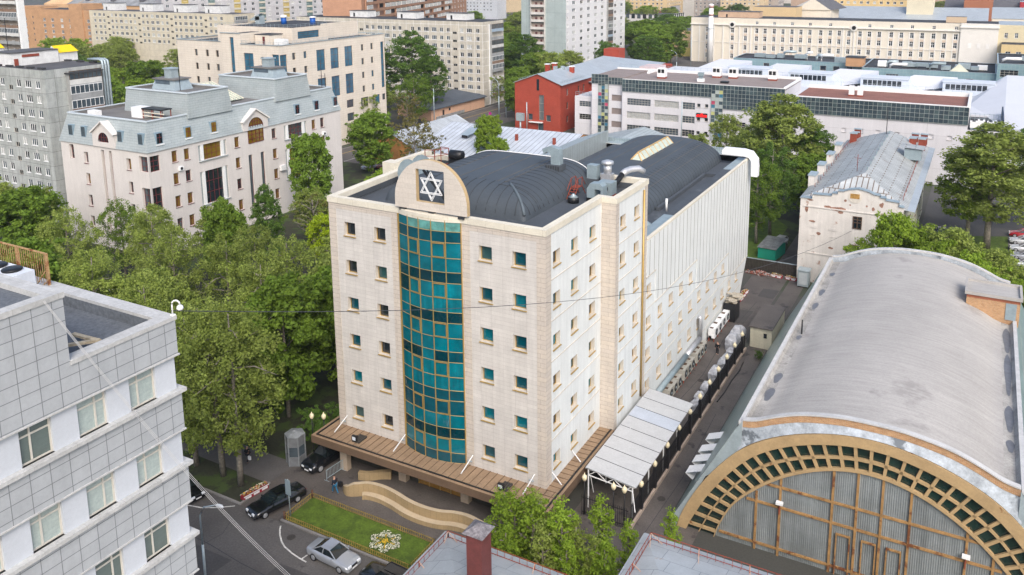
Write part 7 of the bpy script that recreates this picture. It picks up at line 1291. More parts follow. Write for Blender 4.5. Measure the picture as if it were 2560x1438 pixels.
# ================================================================ vehicles
def car(label,loc,rz,col,name='parked_car',kind='sedan',group=None,cat='car',L=4.6,W=1.8,H=1.46):
    T=thing(name,label,cat,loc,group,rz,True); paint=M('car_paint_'+col[0],col[1],rough=.22,spec=.6,metal=.3 if col[1][0]>.1 else .1,coat=.6,var=.02,fine=0)
    h=L/2
    if kind=='suv': H=max(H,1.85); deck=[(-h,.55),(-h+.02,1.1),(-h+.1,1.15),(h*.35,1.12),(h*.8,1.0),(h-.1,.88),(h,.6)]; gh=(-h+.12,h*.32,-h+.35,h*.05)
    else: deck=[(-h,.5),(-h+.03,.9),(-h+.15,.98),(-h*.55,1.0),(h*.38,.95),(h*.75,.82),(h-.08,.68),(h,.5)]; gh=(-h*.72,h*.42,-h*.34,h*.08)
    if kind=='hatch': gh=(-h+.1,h*.42,-h+.45,h*.08)
    q=MB(); rows=[]; zb=.28
    for x,z in deck:
        e=min(1,(h-abs(x))/.35+.0); w=W/2*(.86+.14*e**.5 if e>0 else .86); rows.append([(x,-w*.93,zb),(x,-w,.5),(x,-w*.98,min(z,.8)),(x,-w*.86,z-.015),(x,-w*.5,z+.025),(x,0,z+.035),(x,w*.5,z+.025),(x,w*.86,z-.015),(x,w*.98,min(z,.8)),(x,w,.5),(x,w*.93,zb)])
    q.grid(rows[::-1],0,True); q.quad(rows[0][::-1]); q.quad(rows[-1]); 
    x0,x1,x2,x3=gh; zt=H; zg=.96 if kind!='suv' else 1.12; w0=W/2*.86; w1=W/2*.66
    q.quad([(x2,-w1,zt-.03),(x3,-w1,zt-.05),(x3,w1,zt-.05),(x2,w1,zt-.03)]); q.quad([(x2+.1,-w1*.6,zt+.01),(x3-.1,-w1*.6,zt),(x3-.1,w1*.6,zt),(x2+.1,w1*.6,zt+.01)])
    for s in (-1,1):
        q.bar((x0,s*w0,zg),(x2,s*w1,zt-.04),.07); q.bar((x1,s*w0,zg),(x3,s*w1,zt-.06),.07); q.bar((x2,s*w1,zt-.03),(x3,s*w1,zt-.05),.07); xm=(x2+x3)/2-.1; q.bar((xm-.1,s*w0,zg),(xm-.05,s*w1,zt-.05),.08,.04)
        q.bar((x1*.78,s*(W/2+.02),zg),(x1*.78,s*(W/2+.14),zg+.02),.1,.14)
    q.build('body',paint,T)
    g=MB(); e=.985
    A=[(x0,-w0,zg),(x1,-w0,zg),(x1,w0,zg),(x0,w0,zg)]; Bq=[(x2,-w1,zt-.06),(x3,-w1,zt-.07),(x3,w1,zt-.07),(x2,w1,zt-.06)]
    A=[(x,y*e,z) for x,y,z in A]; Bq=[(x,y*e,z) for x,y,z in Bq]
    for i in range(4): g.quad([A[i],A[(i+1)%4],Bq[(i+1)%4],Bq[i]])
    g.build('glass',glass('car_glass',(.01,.016,.02),rough=.04),T)
    for sx in (-1,1):
        for s in (-1,1):
            x=sx*h*.62; r=.33 if kind!='suv' else .4; wq=MB(); wq.tube([(x,s*(W/2-.2),r),(x,s*(W/2+.01),r)],r,18); wh=wq.build('wheel',m_black,T); rq=MB(); rq.tube([(x,s*(W/2+.012),r),(x,s*(W/2+.03),r)],[r*.66,r*.6],14); rq.build('rim',m_chrome,wh)
    for s in (-1,1):
        MB().box((h-.12,s*W*.28-.16,.56),(h+.012,s*W*.28+.2*s*0+.16,.72)).build('headlight',M('headlight_glass',(.75,.78,.8),rough=.1),T); MB().box((-h-.012,s*W*.32-.14,.66),(-h+.1,s*W*.32+.14,.84)).build('tail_light',M('tail_light_red',(.35,.01,.01),rough=.2),T)
    MB().box((h-.05,-.32,.5),(h+.02,.32,.66)).build('grille',m_black,T); MB().box((h-.02,-.26,.36),(h+.035,.26,.47)).build('number_plate',m_white,T); return T
BL=('black',(.006,.007,.009)); SI=('silver',(.36,.38,.41)); WH=('white',(.66,.68,.70)); RE=('red',(.42,.02,.03)); GR=('grey',(.12,.13,.15)); DB=('blue',(.02,.04,.09))
car('long black limousine parked at an angle beside the road sign',(-22.85,-9.0,0),R(-106),BL,L=5.2,W=1.9)
car('black off-road car under the left end of the brown canopy',(-23.6,-1.6,0),R(-97),BL,kind='suv',L=4.9,W=1.95)
car('silver sedan parked along the street below the lawn',(-13.4,-12.1,0),R(-3),SI,L=4.65)
car('black station wagon by the tin roof, cut by the bottom edge',(-7.6,-12.4,0),R(176),BL,kind='suv',L=4.8)
car('black car half hidden behind the lower left building',(-31.8,-11.6,0),R(-8),BL,L=4.5)
car('white pickup-like car behind the green shed',(1.6,84.5,0),R(-100),WH,kind='hatch')
par_=[(109,'red','uppermost, bright red car of the row at the right edge',RE),(104.8,'w1','white car directly below the red one at the right edge',WH),(100.5,'w2','white car third from the top of the right edge row',WH),(96.2,'w3','silver car in the middle of the right edge row',SI),(92.0,'w4','white car above the dark one in the right edge row',WH),(87.5,'g','dark grey car near the bottom of the right edge row',GR),(82.5,'r2','dark red car at the bottom of the right edge row',('darkred',(.12,.02,.03)))]
for y,_,l,c in par_: car(l,(38.9,y,0),R(182),c,group='cars parked at the right edge',L=4.4)
car('dark blue car beside the greenish long wall of the old mill',(26,104,0),R(95),DB); car('white car glimpsed under the trees left of the tall poplars',(-82,18.5,0),R(20),WH); car('white car among the trees before the main building',(-51,24,0),R(30),WH)
car('black car on the far road below the ochre house',(-118,362,0),R(0),BL,L=4.8,kind='suv'); car('silver car next to the black one on the far road',(-123,359,0),R(10),SI); car('small white van by the factory chimney foot',(-101,362,0),R(5),WH,kind='suv',name='parked_van',cat='van')
car('white car on the street behind the mansard office',(-98,97,0),R(80),WH); car('dark red car on the street behind the mansard office',(-95,99,0),R(80),('maroon',(.15,.01,.015)))
# ================================================================ people
def skinned(name,joints,edges,mat,parent,sub=1):
    me=bpy.data.meshes.new(name); me.from_pydata([j[0] for j in joints],edges,[]); me.materials.append(mat); o=bpy.data.objects.new(name,me); COL.objects.link(o); o.parent=parent
    md=o.modifiers.new('skin','SKIN'); md.use_smooth_shade=True; sv=me.skin_vertices[0].data if me.skin_vertices else None
    if sv is None: 
        bpy.context.view_layer.objects.active=o
    for i,j in enumerate(joints): me.skin_vertices[0].data[i].radius=(j[1],j[1] if len(j)<3 else j[2]); me.skin_vertices[0].data[i].use_root=(i==0)
    s=o.modifiers.new('sub','SUBSURF'); s.levels=sub; s.render_levels=sub; return o
def person(label,loc,rz,pose,jm,tm,hm,skin=(.45,.27,.2)):
    T=thing('person',label,'person',loc,None,rz,True); st=pose.get('stride',.3); sk=M('skin_tone',skin,rough=.5); bend=pose.get('arm',.15)
    # x forward, y left, z up
    J=[((0,0,.95),.13,.15),((0,0,1.15),.125,.15),((.01,0,1.36),.12,.17),((.01,0,1.5),.06),((.03,0,1.58),.09),((.035,0,1.68),.1),((.03,0,1.77),.06),
       ((0,.1,.9),.09),((st*.5,.1,.5),.065),((st*.6,.1,.1),.045),((st*.6+.16,.1,.04),.04),((0,-.1,.9),.09),((-st*.2,-.1,.5),.065),((-st*.9,-.1,.12),.045),((-st*.9+.14,-.1,.04),.04),
       ((0,.2,1.42),.06),((-.06,.25,1.15),.045),((bend,.24,.92),.035),((bend+.06,.235,.84),.03),((0,-.2,1.42),.06),((.04,-.25,1.15),.045),((bend*1.5,-.23,.95),.035),((bend*1.5+.06,-.22,.88),.03)]
    E_=[(0,1),(1,2),(2,3),(3,4),(4,5),(5,6),(0,7),(7,8),(8,9),(9,10),(0,11),(11,12),(12,13),(13,14),(2,15),(15,16),(16,17),(17,18),(2,19),(19,20),(20,21),(21,22)]
    skinned('body',J,E_,sk,T)
    def scale(ids,add): return [(J[i][0],J[i][1]+add,(J[i][2] if len(J[i])>2 else J[i][1])+add) for i in ids]
    skinned('trousers',scale([0,7,8,9,11,12,13],.022),[(0,1),(1,2),(2,3),(0,4),(4,5),(5,6)],tm,T); skinned('jacket',scale([0,1,2,15,16,17,19,20,21],.03),[(0,1),(1,2),(2,3),(3,4),(4,5),(2,6),(6,7),(7,8)],jm,T)
    skinned('shoes',[((st*.6-.03,.1,.05),.055),((st*.6+.17,.1,.045),.045)],[(0,1)],m_black,T,1); skinned('shoes',[((-st*.9-.03,-.1,.06),.055),((-st*.9+.15,-.1,.045),.045)],[(0,1)],m_black,T,1)
    skinned('hair',[((.0,0,1.74),.1),((.02,0,1.8),.075)],[(0,1)],hm,T,1); f=MB(); f.box((.125,.03,1.69),(.137,.05,1.705)); f.box((.125,-.05,1.69),(.137,-.03,1.705)); f.box((.12,-.03,1.62),(.133,.03,1.63)); f.box((.125,-.012,1.65),(.155,.012,1.68)); f.build('face',M('face_features',(.2,.08,.06)),T); return T
hair=M('dark_hair',(.02,.015,.01)); 
P=person('man in a dark jacket and blue jeans walking past the stone wall with a bag',(-19.4,-5.1,0),R(165),{'stride':.42},M('navy_jacket',(.012,.018,.03)),M('blue_jeans',(.02,.12,.22)),hair)
B_=thing('shoulder_bag','black bag carried by the walking man in jeans','bag',(-18.95,-4.95,0)); q=MB(); q.box((-19.1,-5.0,.75),(-18.75,-4.7,1.15)); q.bar((-19.05,-4.9,1.15),(-19.3,-5.05,1.5),.03); q.build('bag',m_black,B_)
person('person in dark clothes with a teal cap walking under the street trees',(-30.4,-5.3,0),R(100),{'stride':.3},M('black_coat',(.01,.012,.014)),M('dark_trousers',(.012,.012,.016)),M('teal_cap',(.03,.2,.25)))
B_=thing('carrier_bag','small white bag held by the person under the street trees','bag',(-30.1,-5.4,0)); MB().box((-30.2,-5.45,.45),(-29.9,-5.3,.8)).build('bag',m_white,B_)
person('man in a black uniform standing in the side yard',(3.9,39.0,0),R(-90),{'stride':.06},MATS['black_coat'],MATS['dark_trousers'],hair)
# ================================================================ trees
LEAF={}
def leafmat(n,c,c2): 
    m=M(n,c,rough=.6,spec=.12,var=.3,scale=.45,fine=.25,trans=.36,rnd=.16,blot=(c2,.52,.6)); LEAF[n]=m; return m
leafmat('leaf_mid',(.14,.225,.03),(.185,.28,.038)); leafmat('leaf_dark',(.09,.165,.03),(.125,.21,.036)); leafmat('leaf_olive',(.225,.285,.06),(.28,.34,.085)); leafmat('leaf_lime',(.27,.36,.015),(.32,.42,.02)); leafmat('leaf_fresh',(.19,.285,.03),(.25,.355,.04)); leafmat('leaf_autumn',(.16,.15,.045),(.20,.17,.05))
m_bark=M('grey_bark',(.19,.17,.14),var=.25,scale=3,fine=.2)
def tree_proto(name,label,seed,H=15,cr=4.2,cz=.38,shape=1.0,ncl=190,npl=70,leaf=.17,lm='leaf_mid',gap=.0,droop=0.,limbs=13,clr=.95,conic=False):
    rg=np.random.default_rng(seed); rr=random.Random(seed); T=thing(name,label,'tree',(0,-5000,0),None,0,True)
    tr=MB(); top=H*.93; bend=[rr.uniform(-.4,.4) for _ in range(4)]
    tp=[(bend[0]*t*(1-t)*2,bend[1]*t*(1-t)*2,top*t) for t in [i/7 for i in range(8)]]; tr.tube(tp,[.24*(1-.9*i/7)*H/15+.02 for i in range(8)],7)
    tips=[]
    for k in range(limbs):
        t=cz*.75+(.93-cz*.75)*(k+.5)/limbs; a=k*2.4+rr.uniform(-.5,.5); zz=top*t; u=(t-cz*.7)/(1-cz*.7); prof=(math.sin(PI*min(1,max(.04,u))**shape))**.7 if not conic else (1.05-u)**.7; L=cr*(.55+.45*rr.random())*max(.35,prof)
        b=Vector((tp[min(7,int(t*7))][0],tp[min(7,int(t*7))][1],zz)); e=b+Vector((math.cos(a)*L,math.sin(a)*L,L*(.65-droop*1.1)+.3)); m_=b.lerp(e,.5)+Vector((0,0,L*.12)); tr.tube([b,m_,e],[.09*H/15,.055,.02],5); tips+=[(m_,.5),(e,1),(b.lerp(e,.78),.9)]
        for j in range(2): c=m_.lerp(e,.4+.3*j); f=c+Vector((rr.uniform(-1,1),rr.uniform(-1,1),rr.uniform(.1,1)))*L*.35; tr.tube([c,f],[.035,.012],4); tips.append((f,1))
    tips.append((Vector(tp[-1]),1)); trunk=tr.mesh('trunk',m_bark)
    P=[];tot=0
    cen=[]
    for i in range(ncl):
        if rr.random()<.62: b,_=rr.choice(tips); c=Vector(b)+Vector((rr.gauss(0,.7),rr.gauss(0,.7),rr.gauss(0,.55)))*cr/4.2
        else:
            a=rr.uniform(0,2*PI); u=rr.random(); z=H*(cz+(1-cz)*u); pr=(math.sin(PI*min(1,max(.05,.12+u*.86))**shape))**.6 if not conic else (1.05-u)**.8; r=cr*pr*(.6+.4*rr.random()**.5); c=Vector((r*math.cos(a),r*math.sin(a),z))
        cen.append((c,rr.uniform(.4,1.15)*clr*cr/4.2))
    C_=np.array([tuple(c) for c,_ in cen]); S=np.array([s for _,s in cen]); n=ncl*npl; idx=np.repeat(np.arange(ncl),npl)
    d=rg.normal(size=(n,3)); d/=np.linalg.norm(d,axis=1)[:,None]; rad=rg.random(n)**.45; pos=C_[idx]+d*(rad*S[idx])[:,None]*np.array([1,1,.72]); pos[:,2]-=droop*rg.random(n)*1.3
    nrm=d*.6+rg.normal(size=(n,3))*.55+np.array([0,0,.45]); nrm/=np.linalg.norm(nrm,axis=1)[:,None]; t1=np.cross(nrm,rg.normal(size=(n,3))); t1/=np.linalg.norm(t1,axis=1)[:,None]; t2=np.cross(nrm,t1)
    sz=leaf*(.6+.8*rg.random(n)); a=t1*sz[:,None]; b=t2*(sz*.62)[:,None]; V=np.stack([pos-a,pos-b*1.0,pos+a,pos+b*1.0],1).reshape(-1,3)
    me=bpy.data.meshes.new('crown'); me.vertices.add(4*n); me.vertices.foreach_set('co',V.ravel().astype(np.float32)); me.loops.add(4*n); me.loops.foreach_set('vertex_index',np.arange(4*n,dtype=np.int32)); me.polygons.add(n); me.polygons.foreach_set('loop_start',np.arange(0,4*n,4,dtype=np.int32)); me.update(calc_edges=True); me.materials.append(LEAF[lm])
    for nm,mm in (('trunk',trunk),('crown',me)):
        o=bpy.data.objects.new(nm,mm); COL.objects.link(o); o.parent=T
    return T,H,lm
PR_={'round':tree_proto('broadleaf_tree','broadleaf tree',1),'round2':tree_proto('broadleaf_tree','broadleaf tree',2,H=14,cr=4.6,ncl=250,cz=.3),'tall':tree_proto('poplar_tree','poplar tree',3,H=22,cr=4.6,cz=.3,shape=.85,ncl=330,npl=75,limbs=20),
 'birch':tree_proto('birch_tree','birch tree',4,H=16,cr=4.1,cz=.33,ncl=215,npl=75,leaf=.115,droop=.7,clr=.7,lm='leaf_olive',limbs=16),'birch2':tree_proto('birch_tree','birch tree',14,H=16,cr=4.4,cz=.3,ncl=225,npl=75,leaf=.115,droop=.6,clr=.72,lm='leaf_olive',limbs=16),
 'young':tree_proto('young_tree','young tree',5,H=10,cr=1.5,cz=.1,ncl=140,npl=48,leaf=.08,clr=1.25,lm='leaf_fresh',limbs=22,conic=True),'sparse':tree_proto('sparse_tree','sparse tree',6,H=12,cr=4.2,cz=.25,ncl=110,npl=38,leaf=.16,clr=.7,lm='leaf_autumn',limbs=22),
 'dense':tree_proto('maple_tree','maple tree',7,H=14,cr=4.4,cz=.2,ncl=330,npl=80,lm='leaf_dark',leaf=.2),'bush':tree_proto('bush','bush',8,H=5,cr=2.6,cz=.05,ncl=120,npl=60,leaf=.12,limbs=10),
 'bare':tree_proto('bare_tree','bare tree',9,H=11,cr=3.6,cz=.15,ncl=26,npl=18,leaf=.12,limbs=26)}
used=set(); ntree=[0]; trr=random.Random(77)
def tree(k,x,y,H,mat,label,cw=1.0,group=None):
    T,h0,lm=PR_[k]; s=H/h0; ntree[0]+=1; rz=trr.uniform(0,6.28)
    if k not in used: used.add(k); o=T; o.location=(x,y,0); o.rotation_euler=(0,0,rz); o['label']=label
    else: o=copytree(T,(x,y,0),rz,label,None,None)
    if mat and mat!=lm:
        for c in o.children:
            if c.data.name.startswith('crown'): c.material_slots[0].link='OBJECT'; c.material_slots[0].material=LEAF[mat]
    o.scale=(s*cw,s*cw,s)
    if group: o['group']=group
    return o
G='trees between the offices and the main building'
A_=[('birch',-34.5,-8,16.5,None,1.0,'leftmost street tree with a bare trunk in the kerb strip'),('birch2',-30.8,-8,18,None,1.0,'middle street tree of three in the kerb strip'),('birch',-28.1,-8.3,18.5,None,1.0,'tall olive street tree at the corner by the flower box'),
('birch2',-47,-3,16,None,1.05,'olive tree behind the lamp on the lower left roof corner'),('birch',-57,-2,17,None,1.05,'olive tree right of the rusty louvred screen'),('dense',-70,-3,16,'leaf_mid',1.1,'broad tree just behind the rusty louvred screen'),('birch2',-84,12,14.5,None,1.1,'olive tree below the left corner of the mansard office'),('dense',-93,11,16,'leaf_mid',1.1,'large tree left of the mansard office base'),('round2',-104,19,13,'leaf_olive',1.1,'tree at the foot of the grey panel block, right one'),('round2',-118,21,12,'leaf_mid',1.1,'tree at the foot of the grey panel block, left one'),('round',-78,-4,15,'leaf_olive',1.1,'olive tree at the left edge behind the chiller'),
('birch',-69,15,16,None,.95,'tall olive tree before the corner of the mansard office'),('birch2',-60,11,15.5,None,1,'olive tree second from the mansard office corner'),('birch',-50,11,16,None,1,'olive tree in the middle of the grove, pale topped'),('birch2',-44,15,15.5,None,1,'olive tree right of the grove middle'),('birch',-39,6,16.5,None,1,'feathery olive tree left of the dark trees by the main building'),
('birch',-76,20,14,'leaf_olive',1.1,'olive tree close to the mansard office front wall'),('birch2',-86,22,13,'leaf_mid',1.1,'mid green tree under the left stair windows of the mansard office'),('round2',-73,30,11,'leaf_mid',1.1,'low tree at the mansard office wall, left of the slender dark one'),('birch',-55,20,14,'leaf_olive',1.1,'olive tree between the dark narrow tree and the grove'),('round',-70,47,10,'leaf_mid',1.2,'low tree along the mansard wall beyond the bare tree'),('birch2',-40,-2,14,'leaf_olive',1.1,'olive tree filling the gap behind the kerb strip trees'),('round2',-53,2,13,'leaf_mid',1.2,'mid green tree in the low front of the grove'),('birch',-62,1,14,'leaf_olive',1.2,'olive tree in the low left front of the grove'),('dense',-65,24,14.5,'leaf_dark',.7,'dark narrow tree before the middle of the mansard office'),('tall',-64,31,15.5,'leaf_dark',.75,'dark slender tree touching the mansard office wall'),('bare',-63,40,12,'leaf_autumn',1,'nearly bare grey branching tree by the mansard office'),('round',-58,37,10.5,'leaf_lime',.95,'bright lime green tree beside the main building corner'),
('dense',-80,58,17,'leaf_dark',.75,'dark round-topped tree hiding the right end of the mansard office'),('dense',-33,3,15.5,'leaf_dark',.95,'dark tree against the left wall of the main building, front one'),('dense',-30,10,15,'leaf_dark',.9,'dark tree against the left wall of the main building, middle one'),('round2',-35,13,14,'leaf_mid',1,'mid green tree behind the dark wall-side trees'),('dense',-29,19,14,'leaf_dark',.9,'dark tree against the left wall of the main building, back one'),
('round',-41,22,13,'leaf_mid',1.1,'mid green tree behind the grove, below the lime tree'),('round2',-47,30,11.5,'leaf_mid',1.1,'tree right in front of the lime green one'),('round2',-39,33,11.5,'leaf_fresh',1.1,'fresh green tree near the main building roof corner'),('round',-52,45,10.5,'leaf_mid',1.2,'tree beyond the lime tree, below the street'),('round2',-45,46,10,'leaf_fresh',1.2,'low tree beside the left parapet of the main building'),('round',-60,52,10.5,'leaf_mid',1.2,'low tree before the dark round-topped tree'),('round2',-66,62,10.5,'leaf_fresh',1.2,'low tree at the foot of the dark round-topped tree'),('round',-55,62,9.5,'leaf_mid',1.2,'low tree behind the left parapet, nearer the street'),('round2',-47,60,9.5,'leaf_mid',1.2,'low tree just left of the rounded roof cowl'),('round',-38,45,9.5,'leaf_mid',1.2,'low tree tucked below the roof parapet'),
('dense',-94,93,14.5,'leaf_mid',1.15,'big round tree left of the silver seamed roof'),('sparse',-86,99,13,None,1.05,'sparse yellowing tree before the silver seamed roof'),('sparse',-80,97,10,None,.8,'small sparse yellowing tree right beside the larger one'),('dense',-70,106,13.5,'leaf_fresh',.8,'leafy tree covering the middle of the silver seamed roof'),('round2',-64,100,10,'leaf_fresh',.9,'lower right tree in front of the silver seamed roof'),
('tall',-135,165,27,'leaf_dark',1.35,'very tall dark poplar before the tan panel block'),('tall',-126,163,21,'leaf_mid',1.2,'shorter poplar right of the very tall one'),('tall',-142,158,22,'leaf_dark',1.2,'poplar just right of the beige office corner'),('birch2',-122,148,16,'leaf_mid',1.4,'drooping tree left of the peach house roof'),('round2',-129,193,9,'leaf_mid',1.3,'low tree behind the peach house roof'),('round',-124,127,13,'leaf_mid',1.2,'tree beside the beige office right edge'),('sparse',-118.5,140,11,'leaf_autumn',1.1,'yellowing sparse tree by the street before the peach house'),('round2',-128,138,13,'leaf_mid',1.2,'tree behind the yellowing street tree'),('bush',-119,120,6,'leaf_mid',1.4,'bush on the street side below the beige office'),
('sparse',-114.5,186,11,'leaf_olive',.9,'thin olive tree by the street lamp left of the red house'),('dense',-100,172,13,'leaf_dark',.9,'dark tree hugging the left wall of the red house'),('dense',-103,181,15,'leaf_dark',1,'dark tree behind the left wall of the red house'),('tall',-124,222,22,'leaf_dark',1.7,'large dark tree left of the white tower foot'),('dense',-110,207,17,'leaf_mid',1.2,'wide tree between the tower and the red house'),('round',-100,198,19,'leaf_mid',1,'tree right before the grey end wall of the tower'),('dense',-91,190,12,'leaf_mid',1,'tree just above the red house roof ridge'),('round',-97,240,19,'leaf_dark',1,'dark tree before the right part of the tower'),('round2',-107,226,16,'leaf_mid',1.1,'tree at the foot of the tower'),
('dense',-101,300,21,'leaf_mid',1.35,'big tree on the far road right of the tower'),('dense',-113,318,22,'leaf_mid',1.4,'big tree touching the right edge of the tower'),('round',-97,283,18,'leaf_dark',1.3,'tree before the far road by the pole'),('dense',-104,333,19,'leaf_mid',1.3,'tree before the ochre house'),
('tall',-3,106,23,'leaf_olive',1.5,'huge olive green poplar behind the rear wing corner'),('tall',-7.5,113,19,'leaf_olive',1.3,'left shoulder tree of the huge olive poplar'),('tall',2.5,109,17,'leaf_mid',1.2,'right shoulder tree of the huge olive poplar'),('birch2',-2.2,84,15.5,'leaf_mid',1.1,'drooping tree with two trunks above the green shed, left one'),('birch',-1.2,90,17,'leaf_dark',1.1,'drooping tree above the green shed, right one'),('dense',3.4,100,13,'leaf_dark',1,'dark tree between the mill and the huge poplar'),('round',-21,132,13.5,'leaf_mid',1,'tree before the school with pale branches'),('round2',-14,122,12,'leaf_olive',1.1,'olive tree behind the far edge of the rear wing roof'),('round',-27,128,9.5,'leaf_olive',1.1,'low olive tree before the school, leftmost'),
('round2',21.5,61,14.5,'leaf_fresh',.75,'fresh green tree between the mill and the hangar, tall one'),('round',26.5,60,12.5,'leaf_fresh',1,'fresh green tree right of the tall one behind the hangar'),('round2',31,57,11.5,'leaf_fresh',.95,'fresh green tree above the right part of the hangar roof'),('round',17.5,60.5,10.5,'leaf_fresh',.9,'low fresh green tree before the mill wall'),('round2',35.5,55,9.5,'leaf_fresh',1,'low green tree behind the hangar, rightmost'),('bush',33,66,6,'leaf_dark',1.3,'dark bush near the parked cars fence'),('round',29,66,10,'leaf_fresh',1,'green tree before the car park'),
('round',23.5,64,12.5,'leaf_fresh',1.1,'fresh green tree filling the gap by the mill corner'),('round2',28.5,62.5,13,'leaf_mid',1,'taller mid green tree behind the hangar crest'),('round2',34,62,11,'leaf_mid',1.1,'mid green tree behind the right shoulder of the hangar'),('round',37,60,9,'leaf_fresh',1.1,'fresh green tree above the brick stair house'),('tall',33.2,99.5,21.5,'leaf_olive',1.7,'tall twin-trunked tree at the right of the mill'),('tall',30.2,101.5,17,'leaf_fresh',1.5,'tree sharing the grass with the tall twin-trunked one'),('tall',39.5,112,20,'leaf_mid',1.2,'dark tree at the right edge behind the tall one'),('round2',44,118,14,'leaf_dark',1.1,'tree cut by the right edge above the parked cars'),
('young',2.2,-9.4,9.6,None,1.3,'young tree right of the brown chimney'),('young',4.2,-10.2,10.6,None,1.35,'young tree below the canopy corner, left one'),('young',6.3,-9.8,10.4,None,1.3,'young tree below the canopy corner, right one'),('young',8.6,-8.0,10.3,None,1.15,'young tree before the yard gate'),('young',.2,-7.9,8.2,None,1.35,'young tree behind the brown chimney'),('young',5.2,-8.0,8.4,None,1.4,'short young tree in the middle of the thicket'),('young',7.6,-11.5,9.0,None,1.05,'young tree at the lower edge of the thicket'),('young',10.2,-6.6,8.0,None,1.1,'small young tree by the side lane'),('young',3.1,-12.2,9.0,None,1.35,'young tree just above the tin roof rail'),('young',9.8,-10,8.6,None,1.35,'young tree at the right end of the thicket'),('young',1.2,-11.6,8.2,None,1.1,'young tree nearest the brown chimney'),('young',3.4,-8.2,9.3,'leaf_olive',1.2,'olive tinted young tree behind the left corner one'),('young',7.2,-9.2,8.9,'leaf_olive',1.2,'olive tinted young tree right of the canopy corner'),('young',5.6,-11.4,9.4,'leaf_olive',1.2,'olive tinted young tree at the centre of the thicket front'),('young',8.9,-9.6,8.3,'leaf_olive',1.2,'olive tinted young tree left of the right hand tin roof'),('young',12.9,-4.9,8.9,None,.9,'lone young tree left of the hangar corner')]
for k,x,y,H,m_,cw,l in A_: tree(k,x,y,H,m_,l,cw)
def ins(x,y,boxes): return any(a<x<c and b<y<d for a,b,c,d in boxes)
def wood(n,x0,y0,x1,y1,h0,h1,label,group,avoid=(),seed=1,cw=1.15,kinds=('round','round2','dense'),sep=8):
    rr=random.Random(seed); pts=[]; c=0
    while len(pts)<n and c<n*60:
        c+=1; x=rr.uniform(x0,x1); y=rr.uniform(y0,y1)
        if ins(x,y,avoid) or any((x-a)**2+(y-b)**2<sep*sep for a,b in pts): continue
        pts.append((x,y)); tree(rr.choice(kinds),x,y,rr.uniform(h0,h1),rr.choice(['leaf_mid','leaf_mid','leaf_fresh','leaf_dark','leaf_olive']),label,cw,group)
wood(34,-285,60,-168,185,13,18,'bushy green tree in the woods between the grey panel block and the cream block','trees of the woods behind the grey panel block',[(-172,90,-115,140),(-300,112,-268,140)],3,1.2,sep=11)
wood(16,-360,110,-285,190,13,17,'bushy green tree in the woods before the orange brick block','trees of the woods before the orange block',[(-305,112,-260,140)],4,1.25,sep=12)
wood(16,-240,140,-172,186,12,16,'green tree before the foot of the cream panel block','trees before the cream block',[],5,1.2,sep=11)
wood(22,-215,215,-140,360,15,20,'tree of the dense row between the tan panel block and the white tower','trees left of the white tower',[(-245,200,-180,360),(-137,236,-112,302)],6,1.4,sep=12)
wood(16,-300,380,-150,620,15,20,'distant tree behind the white tower','distant trees behind the tower',[],8,1.6,sep=22)
wood(14,-200,400,-120,600,14,18,'distant tree left of the cream factory','distant trees left of the factory',[(-190,462,-155,520)],9,1.7,sep=18)
wood(10,-110,420,-60,620,12,17,'distant tree behind the left part of the cream factory','distant trees behind the factory',[],10,1.6,sep=18)
wood(8,-20,520,60,760,14,18,'distant tree among the roofs at the top right','distant trees at the top right',[],11,1.8,sep=25)
wood(10,-330,240,-230,330,14,18,'distant tree behind the cream panel block','distant trees behind the cream block',[],12,1.5,sep=16)
# low bushes
for x,y,h,l in ((-38,-5.6,2.2,'small bush by the street tree trunks'),(-27,.5,3.2,'dark bush behind the guard booth'),(-24.6,3,3.4,'dark bush beside the wall left of the canopy'),(36.8,70,5,'dark bush by the parking fence, near one'),(8.8,40,1.0,'tiny weed bush at the fence end by the shed')): tree('bush',x,y,h,'leaf_dark',l,1.0)
# ================================================================ distant city blocks
fr=random.Random(31)
def far(name,label,x0,y0,x1,y1,H,col,roof=m_froof,fl=3.0,win='flats2',pitch=3.6,ww=1.6,wh=1.5,S=True,Eh=True,zmin=2.0,group='distant buildings'):
    wm=M('far_wall_%d'%int(col[0]*1000+col[1]*10000),col,var=.08,scale=.1,fine=.03)
    zs=[H-2.4-fl*k for k in range(int((H-3)/fl)) if H-2.4-fl*k>zmin][:9]
    Sx=[(2+pitch*i,z,ww,wh,win) for i in range(int((x1-x0-2)/pitch)) for z in zs] if S else []
    Ex=[(2+pitch*i,z,ww,wh,win) for i in range(int((y1-y0-2)/pitch)) for z in zs] if Eh else []
    return block(name,label,x0,y0,x1,y1,H,wm,roof,S=Sx,E=Ex,depth=.12,group=group)
far('apartment_block','yellow apartment block with white balconies at the top right',-52,468,-9,484,27,(.56,.41,.20),Eh=False)
T=bpy.context.scene.objects; 
far('apartment_block','pale grey apartment block at the top between brick block and tower',-430,600,-360,616,34,(.45,.47,.50),Eh=False)
far('workshop_building','grey workshop with big windows right of the tower',-184,470,-152,500,15,(.50,.48,.46),win='plain',pitch=4,ww=2.6,wh=3.2,fl=6)
far('office_building','peach coloured building with red hall before it, right of the tower top',-232,600,-200,640,24,(.56,.42,.24))
far('workshop_building','dark red low hall right of the tower top',-206,560,-186,580,12,(.22,.04,.06),S=False,Eh=False,roof=M('dark_red_roof',(.22,.04,.06)))
far('apartment_block','grey brown block with balconies at the top, right of the tower',-190,640,-120,660,26,(.34,.30,.27))
far('low_building','long low pale building behind the ochre house',-170,440,-124,462,11,(.46,.44,.42),win='plain')
